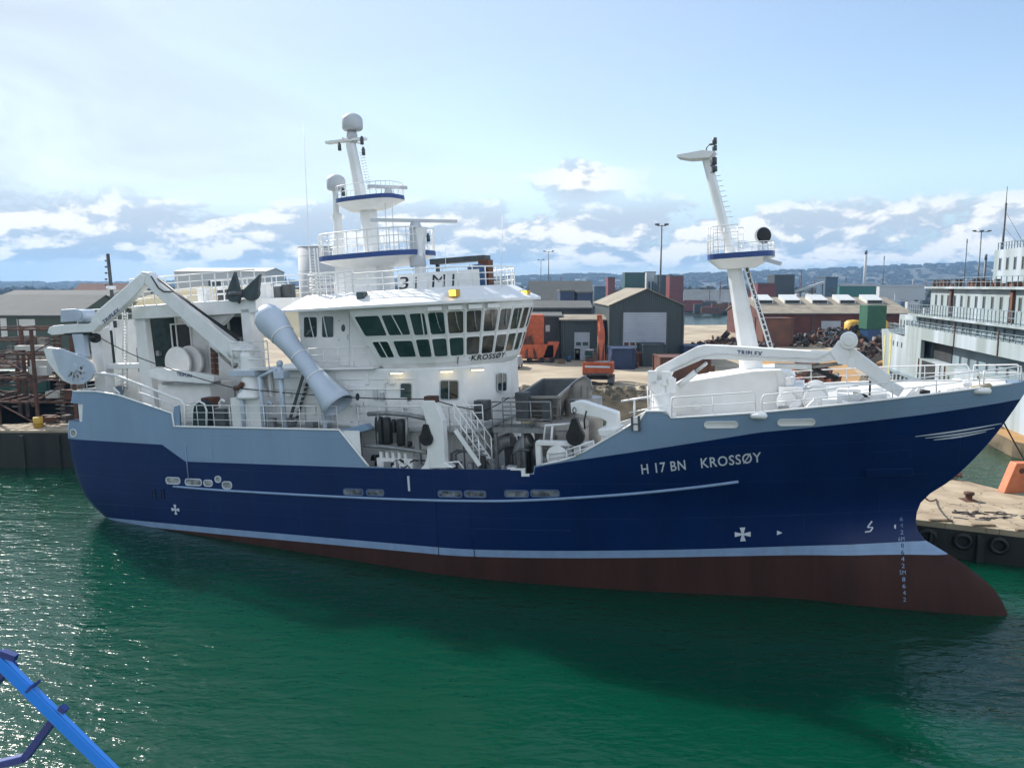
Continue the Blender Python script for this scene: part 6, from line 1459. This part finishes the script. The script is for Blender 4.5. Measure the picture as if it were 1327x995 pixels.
# upper side strake with a big cut-away opening below it
z1 = HP(1327, 469)[2]; z2 = HP(1327, 427)[2]; z3 = HP(1327, 373)[2]; za = HP(1180, 400)[2]
hbox('side_strake', 'hulk', hk, (9, 100, 0, 18, z1, z1 + 1.7))
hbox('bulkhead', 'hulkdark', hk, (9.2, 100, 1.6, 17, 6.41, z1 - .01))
hbox('opening', 'dark', hk, (18, 26, 1.50, 1.59, 4.9 + 1.6, z1 - .3))
hbox('side_plate', 'hulk', hk, (9, 17.5, 0, .5, 6.41, z1 - .01))
hbox('hull_opening', 'dark', hk, (18.5, 24.5, -.03, -.002, 1.8, 6.2)); hbox('hull_patch', 'hulk', hk, (25, 27, -.06, -.002, 1.8, 6.0))
mid_z0 = z1 + 1.7; 
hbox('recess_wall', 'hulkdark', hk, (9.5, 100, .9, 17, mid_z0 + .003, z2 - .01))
hbox('walkway_deck', 'hulk', hk, (11, 100, -.3, 18, z2, z2 + .3))
sup = hbox('superstructure', 'hulk', hk, (15.5, 100, 1.5, 17, z2 + .353, z3 - .2))
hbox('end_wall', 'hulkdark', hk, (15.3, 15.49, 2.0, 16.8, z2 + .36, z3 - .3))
hbox('top_deck', 'hulk', hk, (14.5, 100, .8, 17.5, z3 - .197, z3 + .1))
tw = hbox('bridge_tower', 'hulk', hk, (31.0, 100, 4.0, 15, z3 + .103, z3 + 4.7))
hbox('front_house', 'hulk', hk, (1.0, 9.4, 1.2, 17, 9.32, 12.3))
hbox('front_deck_edge', 'hulkdark', hk, (-.6, 9.4, .0, 17.5, 9.32, 9.5))
# windows: one mesh per window row would hide them, so each window is its own part
def hwin(parent, x, y, z, w=.55, h=1.25):
    mb = MB(); mb.bx(x - w / 2, x + w / 2, y - .03, y - .003, z - h / 2, z + h / 2); mb.cur = 1
    for s in (-1, 1): mb.bx(x + s * (w / 2 + .04) - .04, x + s * (w / 2 + .04) + .04, y - .05, y - .003, z - h / 2 - .08, z + h / 2 + .08)
    mb.build('window', [M['dark'], M['hulkdark']], parent)
for k in range(13): hwin(hk, 18 + k * 2.55, 1.5, z2 + 2.5, .62, 1.4)
for k in range(14): hwin(hk, 13 + k * 2.6, .9, mid_z0 + .75, .5, 1.2)
for k in range(6): hwin(hk, 29 + k * 3.0, 1.6, 7.2 if z1 > 8.6 else 7.0, .55, 1.0)
for k in range(6): hwin(hk, 30 + k * 3.1, 0, 4.6, .5, 1.1)
for k in range(4): hwin(hk, 2.2 + k * 1.9, 1.2, 10.9, .45, 1.0)
for k in range(4): hwin(hk, 33 + k * 2.2, 4.0, z3 + 2.9, .55, 1.4)
for k in range(3): hwin(hk, 3 + k * 2.4, 0, 7.6, .4, .7)
hbox('yellow_panel', 'paleyel', hk, (-2.7, -2.0, -.04, -.002, 3.2, 8.6), (.8, 1.8, -.04, -.002, 1.5, 9.0))
m = MB()
for k in range(9): m.bx(2.6 + k * 2.2, 3.1 + k * 2.2, -.3, -.002, -1, 2.9)
m.bx(2.4, 24, -.35, -.01, 2.91, 3.3); build_each(m, 'hull_rib', M['hulkdark'], hk)
m = MB()
for x in (17.0, 26.5, 40, 28.3): m.bx(x, x + .25, -.12, -.002, 0, 6.3)
for x in (24.3, 44): m.bx(x, x + .7, 1.2, 1.49, z2 + .36, z3 - .2)
for x in (31, 45): m.bx(x, x + .18, -.1, -.003, z1, z2 - .4)
build_each(m, 'side_pipe', M['rust'], hk)
def hrail(x0, x1, y, z, h, step, name='railing', lean=0):
    mb = MB(); k = x0
    while k <= x1: mb.beam((k, y, z), (k + lean, y, z + h), .09); k += step
    for q in (.5, 1): mb.beam((x0 + lean * q, y, z + h * q), (x1 + lean * q, y, z + h * q), .07)
    mb.build(name, M['hulkdark'], hk)
hrail(11.2, 60, -.2, z2 + .303, 1.5, 1.1); hrail(9.2, 60, .1, mid_z0, .9, 1.6); hrail(14.8, 60, 1.0, z3 + .1, 1.2, 1.5); hrail(-.5, 9, .1, 9.5, 1.3, .8); hrail(31.5, 60, 4.2, z3 + 4.7, .9, .8)
m = MB()
for x, y, z, h in ((35, 6, z3 + 4.7, 3.4), (36.6, 6.4, z3 + 4.7, 2.6), (38.3, 5.4, z3 + 4.7, 2.2), (39.5, 7, z3 + 4.7, 3), (41, 6, z3 + 4.7, 2.4)): m.tube([(x, y, z), (x, y, z + h)], .09, 5)
m.tube([(32.0, 4.5, z3 + .1), (32.0, 4.5, z3 + 10.5)], .14, 6); m.tube([(32.0, 4.5, z3 + 9.5), (37.5, 5, z3 + 4.7)], .04, 4); m.tube([(32.0, 4.5, z3 + 7.5), (36.4, 5, z3 + 4.7)], .04, 4); m.tube([(32.0, 4.5, z3 + 9), (32.0, 4.5, z3 + 12.5)], .05, 4)
m.build('mast', M['dgrey'], hk)
m = MB(); rr = random.Random(8)
for k in range(44): x = rr.uniform(16, 60); m.bx(x, x + rr.uniform(.2, .9), 1.2, 1.6 + rr.random(), z3 + .1, z3 + rr.uniform(.3, 1.1))
build_each(m, 'deck_wreckage', M['rust'], hk)
# ladder / trestle works on the slip
t = empty('trestle', (52.4, 84.6, 1.6)); m = MB()
for k in range(5): m.beam((k * 1.4 - 1, 3.5 * k, 0), (k * 1.4 - 1.0, 3.5 * k, 2.2), .16)
m.beam((-1, 0, 2.2), (4.6, 14, 2.2), .2); build_each(m, 'post', M['whitebox'], t); m = MB()
for k in range(4): m.beam((k * 1.4 - 1, 3.5 * k, 0), (k * 1.4 + .4, 3.5 * k + 3.5, 2.2), .1)
m.build('brace', M['whitebox'], t); tag(t, 'pale steel trestle along the foot of the derelict ship', 'trestle')
# ------------------------------------------------------------------ lamp masts, chimney
def lamp_mast(px, ybase, ytop, Y, heads, label, r=.2, wide=1.8):
    b = WY(px, ytop, Y); t = empty('light_mast', (b.x, Y, GZ)); H_ = b.z - GZ; m = MB(); m.tube([(0, 0, 0), (0, 0, H_)], r, 8, r1=r * .5); m.build('pole', M['dgrey'], t)
    m = MB(); m.beam((-wide, 0, H_ - .1), (wide, 0, H_ - .1), .14); m.build('crossbar', M['dgrey'], t)
    for k in range(heads):
        x = lerp(-wide, wide, k / max(1, heads - 1)); m = MB(); m.bx(x - .45, x + .45, -.5, .3, H_ - .02, H_ + .35); m.build('lamp', M['dgrey'], t, bevel=.05)
    tag(t, label, 'light mast', 'light masts over the harbour')
lamp_mast(857.5, 380, 292, 170, 2, 'tall light mast with two heads rising behind the green warehouse', .3, 1.0); lamp_mast(711, 360, 326, 330, 2, 'distant twin light mast behind the brick hall', .3, 1.8); lamp_mast(701, 360, 337, 380, 2, 'shorter distant light mast left of the twin light mast', .25, 1.2)
lamp_mast(1272, 360, 300, 230, 3, 'light mast with three heads above the derelict ship', .3, 2.2)
for px, yt, Y, r, label, mm in ((1122.5, 325, 620, 1.3, 'slim pale chimney in front of the far hills', 'tank'), (1253.5, 310, 600, .5, 'thin far mast left of the light mast with three heads', 'dgrey'), (1278, 330, 420, .8, 'short dark chimney right of the light mast with three heads', 'dgrey'), (1146, 332, 700, .5, 'faint thin mast right of the slim chimney', 'dgrey')):
    q = WY(px, yt, Y); t = empty('chimney', (q.x, Y, 1.2)); m = MB(); m.lathe((0, 0, 0), (0, 0, q.z - 1.2), [(0, r), (1, r * .72)], 14); m.build('shaft', M[mm], t); m = MB(); m.lathe((0, 0, q.z - 4), (0, 0, q.z - 1.0), [(0, r * .85), (1, r * .8)], 14); m.build('cap', M['dgrey'], t); tag(t, label, 'chimney' if r > .6 else 'mast')
# ------------------------------------------------------------------ things across the far water
def far_box(name, px0, px1, pyt, Y, m, label, cat, z0=1.2, depth=12, roof=None):
    a = WY(px0, pyt, Y); b = WY(px1, pyt, Y); t = empty(name, ((a.x + b.x) / 2, Y + depth / 2, z0)); hx = (b.x - a.x) / 2; h = a.z - z0
    mb = MB(); mb.bx(-hx, hx, -depth / 2, depth / 2, 0, h); mb.build('wall', M[m], t)
    mb = MB(); mb.bx(-hx - .2, hx + .2, -depth / 2 - .2, depth / 2 + .2, h + .003, h + .5); mb.build('roof', M[roof or 'greyroof'], t)
    if hx > 3 and name in ('office', 'silo_block'):
        mb = MB(); n = max(2, int(hx / 2.5))
        for k in range(n): x = lerp(-hx + .8, hx - .8, (k + .5) / n); mb.bx(x - .6, x + .6, -depth / 2 - .08, -depth / 2 - .003, h * .45, h * .75)
        mb.build('window', M['glass'], t)
    if name == 'quay_hall':
        mb = MB(); n = max(3, int(hx / 4))
        for k in range(n): x = lerp(-hx + 1, hx - 1, (k + .5) / n); mb.bx(x - 1.2, x + 1.2, -depth / 2 - .12, -depth / 2 - .003, 0, h * .42)
        build_each(mb, 'door', M['darkbox'], t); mb = MB(); mb.bx(-hx, hx, -depth / 2 - .3, -depth / 2 - .203, h - .4, h + .9); mb.build('fascia', M['whitebox'], t)
    if name == 'container_stack':
        mb = MB()
        for z in range(1, int(h / 2.6) + 1): mb.bx(-hx - .02, hx + .02, -depth / 2 - .06, -depth / 2 - .003, z * 2.6 - .12, z * 2.6 + .06)
        for x in range(1, int(hx * 2 / 2.5)): mb.bx(-hx + x * 2.5 - .06, -hx + x * 2.5 + .06, -depth / 2 - .09, -depth / 2 - .063, 0, h)
        build_each(mb, 'gap', M['darkbox'], t)
    tag(t, label, cat, {'container stack': 'container stacks across the water', 'trailer': 'trailers behind the sheds'}.get(cat)); return t
M['steelblue'] = corrugated('steel_blue_cladding', (.06, .11, .17), .4, 0)
for args in (('container_stack', 788, 797, 360, 520, 'redbox', 'narrow red container stack left of the green stack', 'container stack'), ('container_stack', 810, 836, 354, 530, 'greenbox', 'dark green container stack above the warehouse ridge', 'container stack'), ('container_stack', 852, 872, 357, 520, 'darkbox', 'dark container stack beside the tall red stack', 'container stack'), ('container_stack', 868, 886, 358, 500, 'redbox', 'tall red container stack beside the dark stack across the water', 'container stack'), ('silo_block', 838, 850, 353, 540, 'tank', 'pale grey silo block between green and dark container stacks', 'silo'), ('factory', 770, 792, 372, 560, 'steelblue', 'low blue factory left of the narrow red stack', 'building'), ('quay_hall', 886, 950, 377, 560, 'whitebox', 'low white quay hall across the water beside the foremast', 'building'),
    ('factory', 1004, 1030, 357, 420, 'slate2', 'blue grey factory block behind the red warehouse roof', 'building'), ('container_stack', 982, 1006, 368, 400, 'redbox', 'low red container row beside the blue grey factory', 'container stack'), ('silo_block', 1070, 1086, 360, 420, 'steelblue', 'blue hopper building at the top of the conveyor', 'silo'), ('quay_hall', 1088, 1136, 370, 440, 'teal', 'long low teal hall with pale roof behind the red brick warehouse', 'building'), ('quay_hall', 1140, 1200, 371, 520, 'tank', 'pale long hall on the far shore between chimney and derelict ship', 'building'), ('office', 640, 660, 364, 540, 'cream', 'far cream office block behind the wheelhouse roof', 'building'), ('lorry_row', 726, 744, 378, 225, 'navybox', 'blue covered trailer behind the long shed', 'trailer'), ('lorry_row', 748, 768, 380, 225, 'navybox', 'dark blue trailer right of the blue covered trailer', 'trailer')):
    far_box(*args, z0=GZ if args[4] == 225 else 1.2)
# clutter along the far quays: small boxes, trucks, stacks, too small to tell apart
m = MB(); rr = random.Random(31)
for k in range(420):
    Y = rr.uniform(435, 640); px = rr.choice((rr.uniform(640, 960), rr.uniform(960, 1220), rr.uniform(150, 420))); q = WY(px, 370, Y)
    if q.x < 105 and Y < 575: Y = rr.uniform(575, 640); q = WY(px, 370, Y)
    s_ = rr.uniform(1.2, 6); h = rr.uniform(1.5, 7); m.cur = rr.randrange(7); m.bx(q.x - s_, q.x + s_, Y - 1.5, Y + 1.5, 1.2, 1.2 + h)
    if rr.random() < .12: m.bx(q.x - .2, q.x + .2, Y - .2, Y + .2, 1.2, rr.uniform(12, 26))
tag(m.build('far_clutter', [M['whitebox'], M['rustbox'], M['steelblue'], M['darkbox'], M['tank'], M['redbox'], M['slate']]), 'small boxes, trucks and poles crowding the far quays', 'quay clutter', kind='stuff')
# conveyor
a = WY(1030, 378, 415); b = WY(1068, 366, 415); t = empty('conveyor', (a.x, 415, 1.2)); m = MB(); m.beam((0, 0, a.z - 1.2), (b.x - a.x, 0, b.z - 1.2), 1.6, 1.2); m.build('gallery', M['whitebox'], t); m = MB()
for k in (.2, .6, .95): x = (b.x - a.x) * k; m.beam((x, 0, 0), (x, 0, lerp(a.z, b.z, k) - 1.8), .5)
m.build('trestle', M['dgrey'], t); tag(t, 'sloping pale conveyor leading up to the blue hopper building', 'conveyor')
# far-off town, one mass of small houses and trees on the slopes
m = MB(); rr = random.Random(12)
for k in range(900):
    Y = rr.uniform(700, 2500); px = rr.uniform(-60, 1400); q = WY(px, 370, Y); s = rr.uniform(4, 11); h = rr.uniform(3, 9); m.cur = rr.choice((0, 1, 2, 3, 3, 4)); z = 1.2
    m.bx(q.x - s, q.x + s, Y - s * .5, Y + s * .5, z, z + h)
for k in range(150):      # houses climbing the slope of the hills
    px = rr.uniform(200, 1400); tt = rr.uniform(.0, .4) * rr.random(); Y = 2600 + 1800 * tt; q = WY(px, 370, Y); h0 = sinterp(HILLP, px) * math.sin(math.pi * tt / 1.24); s = rr.uniform(7, 20); m.cur = rr.choice((0, 1, 1, 2, 3, 4, 4)); m.bx(q.x - s, q.x + s, Y - 6, Y + 6, h0 - 4, h0 + rr.uniform(6, 13))
tag(m.build('town', [M['cream'], M['brick'], M['tank'], M['slate'], M['farland']]), 'far-off low town and sheds spread along the foot of the hills', 'town', kind='stuff')
m = MB(); rr = random.Random(13)
for k in range(1500):
    Y = rr.uniform(640, 2600); px = rr.uniform(-60, 1400); q = WY(px, 370, Y); r = rr.uniform(4, 10)
    base = len(m.v)
    for j, (zz, f) in enumerate(((0, .6), (.5, 1), (1.1, .7), (1.5, .15))):
        for a_ in range(5): an_ = a_ * 1.257 + rr.uniform(-.3, .3); m.pt((q.x + r * f * math.cos(an_) * rr.uniform(.7, 1.3), Y + r * f * math.sin(an_) * .8, 1.2 + r * zz * rr.uniform(.85, 1.1)))
    for j in range(3):
        for a_ in range(5): m.face((base + j * 5 + a_, base + j * 5 + (a_ + 1) % 5, base + (j + 1) * 5 + (a_ + 1) % 5, base + (j + 1) * 5 + a_), sm=False)
    m.face([base + 15 + a_ for a_ in range(5)], sm=False)
for k in range(2600):
    px = rr.uniform(-60, 1400); tt = rr.uniform(0, .62); Y = 2600 + 1800 * tt; q = WY(px, 370, Y); r = rr.uniform(6, 15); z0 = sinterp(HILLP, px) * math.sin(math.pi * tt / 1.24) - 3
    base = len(m.v)
    for j, (zz, f) in enumerate(((0, .8), (.6, 1), (1.1, .6))):
        for a_ in range(5): an_ = a_ * 1.257 + rr.uniform(-.3, .3); m.pt((q.x + 1.6 * r * f * math.cos(an_) * rr.uniform(.7, 1.3), Y + r * f * math.sin(an_) * .8, z0 + r * zz * rr.uniform(.85, 1.1)))
    for j in range(2):
        for a_ in range(5): m.face((base + j * 5 + a_, base + j * 5 + (a_ + 1) % 5, base + (j + 1) * 5 + (a_ + 1) % 5, base + (j + 1) * 5 + a_), sm=False)
    m.face([base + 10 + a_ for a_ in range(5)], sm=False)
tag(m.build('woods', mat('far_trees', (.030, .038, .030), 1, var=.3, scale=.05)), 'far-off dark woods along the foot of the hills', 'woods', kind='stuff')
# ------------------------------------------------------------------ blue steel boom by the camera
D = 6.0
def BC(px, py, d=D): v = ray(px, py); return cam_loc + v * d
bl = empty('blue_boom', BC(150, 1004)); o0 = bl.location.copy()
def BL(px, py, d=D): return BC(px, py, d) - o0
m = MB(); m.beam(BL(-60, 797), BL(152, 1006), .088, .075, up=(0, -1, .3)); m.beam(BL(152, 1006), (0.9, -1.6, -9.9), .088, .075, up=(0, -1, .3)); m.build('chord', M['crane_blue'], bl, bevel=.012)
m = MB(); m.beam(BL(72, 929, D + .12), BL(33, 981, D + .2), .07, .06); m.beam(BL(33, 981, D + .2), BL(-60, 1004, D + .3), .07, .06); m.beam(BL(14, 860, D + .12), BL(-30, 905, D + .2), .11, .09); m.build('brace', M['crane_dark'], bl, bevel=.01)
m = MB(); m.beam(BL(2, 845, D - .02), BL(21, 852, D - .02), .05, .05); m.beam(BL(78, 915, D - .02), BL(86, 921, D - .02), .05, .04); m.build('lug', M['crane_dark'], bl)
m = MB(); m.beam(BL(42, 888, D), BL(44, 890, D), .096, .083); m.build('collar', M['crane_dark'], bl)
tag(bl, 'bright blue steel boom with dark braces close to the camera', 'steel boom')
m = MB(); m.bx(-60, 40, -60, 6.5, -2, 2.5); struct(m.build('near_quay', M['concrete']))
EXPOSURE = .85
STR = .105
# ------------------------------------------------------------------ daylight
SUN_AZ, SUN_EL = R(-43), R(37)        # azimuth from +Y, negative to the left
sd_ = Vector((math.sin(SUN_AZ) * math.cos(SUN_EL), math.cos(SUN_AZ) * math.cos(SUN_EL), math.sin(SUN_EL)))
sl = bpy.data.lights.new('sun', 'SUN'); sl.energy = 4.0; sl.angle = R(.53); sl.color = (1, .955, .89)
so = bpy.data.objects.new('sun', sl); col.objects.link(so); so.rotation_euler = sd_.to_track_quat('Z', 'Y').to_euler(); so.location = (0, 0, 60)
wd = bpy.data.worlds.new('World'); scn.world = wd; wd.use_nodes = True; nt = wd.node_tree; N = nt.nodes; Lk = nt.links.new
bg = N['Background']; bg.inputs['Strength'].default_value = STR
sky = N.new('ShaderNodeTexSky'); sky.sky_type = 'NISHITA'; sky.sun_disc = False; sky.sun_elevation = SUN_EL; sky.sun_rotation = SUN_AZ
sky.altitude = 0; sky.air_density = 1.0; sky.dust_density = .45; sky.ozone_density = 1.2
tc = N.new('ShaderNodeTexCoord'); sep = N.new('ShaderNodeSeparateXYZ'); Lk(tc.outputs['Generated'], sep.inputs[0])
def math_n(op, a, b=None, clamp=False):
    n = N.new('ShaderNodeMath'); n.operation = op; n.use_clamp = clamp
    for i, v in enumerate((a, b)):
        if v is None: continue
        if isinstance(v, (int, float)): n.inputs[i].default_value = v
        else: Lk(v, n.inputs[i])
    return n.outputs[0]
def maprange(v, a, b, c=0, d=1, smooth=True):
    n = N.new('ShaderNodeMapRange'); n.interpolation_type = 'SMOOTHSTEP' if smooth else 'LINEAR'
    Lk(v, n.inputs[0]); n.inputs[1].default_value = a; n.inputs[2].default_value = b; n.inputs[3].default_value = c; n.inputs[4].default_value = d; return n.outputs[0]
az = math_n('ARCTAN2', sep.outputs[0], sep.outputs[1]); el = math_n('ARCSINE', sep.outputs[2])
def cloud_noise(scale_az, scale_el, daz, del_, sc, detail, rough, dist=.2, seed=0):
    a = math_n('ADD', math_n('MULTIPLY', az, scale_az), daz * scale_az + seed); e = math_n('ADD', math_n('MULTIPLY', el, scale_el), del_ * scale_el)
    c = N.new('ShaderNodeCombineXYZ'); Lk(a, c.inputs[0]); Lk(e, c.inputs[1]); c.inputs[2].default_value = seed * 1.7
    n = N.new('ShaderNodeTexNoise'); n.inputs['Scale'].default_value = sc; n.inputs['Detail'].default_value = detail; n.inputs['Roughness'].default_value = rough; n.inputs['Distortion'].default_value = dist
    Lk(c.outputs[0], n.inputs['Vector']); return n.outputs['Fac']
# cumulus bank low over the horizon
big = cloud_noise(1, 2.2, 0, 0, 3.4, 2, .5, seed=3.1)
n0 = cloud_noise(1, 2.0, 0, 0, 10, 8, .60, seed=1.3); n1 = cloud_noise(1, 2.0, -.010, .012, 10, 8, .60, seed=1.3)
band = math_n('MULTIPLY', maprange(el, .010, .035), maprange(el, .128, .075))
dens = math_n('ADD', math_n('ADD', n0, math_n('MULTIPLY', math_n('SUBTRACT', big, .5), .55)), math_n('SUBTRACT', math_n('MULTIPLY', band, .29), .20))
gx = math_n('DIVIDE', math_n('SUBTRACT', az, .085), .066); gy = math_n('DIVIDE', math_n('SUBTRACT', el, .130), .036)
gb = math_n('POWER', 2.718, math_n('MULTIPLY', math_n('ADD', math_n('MULTIPLY', gx, gx), math_n('MULTIPLY', gy, gy)), -1.0))
dens = math_n('ADD', dens, math_n('MULTIPLY', gb, .36))
cov = math_n('MULTIPLY', maprange(dens, .43, .50), math_n('MAXIMUM', band, gb))
# a separate small cumulus cluster higher up
lit = maprange(math_n('SUBTRACT', n0, n1), -.03, .08)
hgt = maprange(el, .012, .085)
lit2 = math_n('MULTIPLY', math_n('ADD', math_n('MULTIPLY', lit, .75), math_n('MULTIPLY', hgt, .35)), 1.0, True)
def rgb(c): n = N.new('ShaderNodeRGB'); n.outputs[0].default_value = (*c, 1); return n.outputs[0]
def mix(f, a, b):
    n = N.new('ShaderNodeMix'); n.data_type = 'RGBA'; n.clamp_factor = True
    if isinstance(f, (int, float)): n.inputs[0].default_value = f
    else: Lk(f, n.inputs[0])
    Lk(a, n.inputs[6]); Lk(b, n.inputs[7]); return n.outputs[2]
CW = .86 / STR
cloud_hi = rgb(tuple(CW * x for x in (.70, .70, .69))); cloud_lo = rgb(tuple(CW * x for x in (.20, .30, .42)))
ccol = mix(lit2, cloud_lo, cloud_hi)
# thin high veil, brighter towards the sun
veil_n = cloud_noise(1, 3.2, 0, 0, 2.2, 6, .55, 1.2, seed=7.7)
left = maprange(az, .7, -.6, .05, .95, False)
veil = math_n('MULTIPLY', math_n('MULTIPLY', maprange(veil_n, .30, .72, .6, 1.0), left), maprange(el, 1.2, .3, .5, 1.0, False))
veil_c = rgb(tuple(CW * x for x in (.42, .48, .54)))
lowband = math_n('MULTIPLY', maprange(el, .14, .03), .7)
hz_c = rgb(tuple(CW * x for x in (.19, .32, .48)))
# unseen bright clouds added behind the camera to lift the shaded whites
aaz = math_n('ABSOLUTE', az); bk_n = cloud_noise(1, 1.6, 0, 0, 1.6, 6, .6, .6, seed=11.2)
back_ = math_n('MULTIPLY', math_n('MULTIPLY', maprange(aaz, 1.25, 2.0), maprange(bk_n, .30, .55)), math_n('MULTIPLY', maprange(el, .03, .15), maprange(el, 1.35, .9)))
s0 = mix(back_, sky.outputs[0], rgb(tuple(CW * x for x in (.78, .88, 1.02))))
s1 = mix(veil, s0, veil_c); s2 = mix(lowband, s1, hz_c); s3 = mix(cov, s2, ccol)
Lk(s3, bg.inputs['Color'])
# ------------------------------------------------------------------ air
HAZE = .00013
if HAZE:
    m = MB(); m.bx(-4800, 4800, -450, 4950, -7, 150); hz = m.build('haze', None); hz.data.materials.clear()
    hm_ = bpy.data.materials.new('harbour_haze'); hm_.use_nodes = True; t_ = hm_.node_tree; t_.nodes.remove(t_.nodes['Principled BSDF'])
    pv = t_.nodes.new('ShaderNodeVolumePrincipled'); pv.inputs['Color'].default_value = (.40, .66, 1.0, 1); pv.inputs['Density'].default_value = HAZE; pv.inputs['Anisotropy'].default_value = .2
    t_.links.new(pv.outputs[0], t_.nodes['Material Output'].inputs['Volume']); hz.data.materials.append(hm_); hm_.volume_intersection_method = 'FAST' if hasattr(hm_, 'volume_intersection_method') else None
    hz['kind'] = 'stuff'; hz['label'] = 'thin blue haze in the air over the whole harbour'; hz['category'] = 'haze'
# ------------------------------------------------------------------ render settings
c = scn.cycles; c.use_denoising = True; c.max_bounces = 6; c.diffuse_bounces = 3; c.glossy_bounces = 3; c.transmission_bounces = 2; c.volume_bounces = 0; c.sample_clamp_indirect = 6; c.sample_clamp_direct = 4; c.caustics_reflective = False; c.caustics_refractive = False
vs_ = scn.view_settings; vs_.view_transform = 'Standard'; vs_.look = 'None'; vs_.gamma = 1; vs_.use_curve_mapping = False; vs_.exposure = EXPOSURE
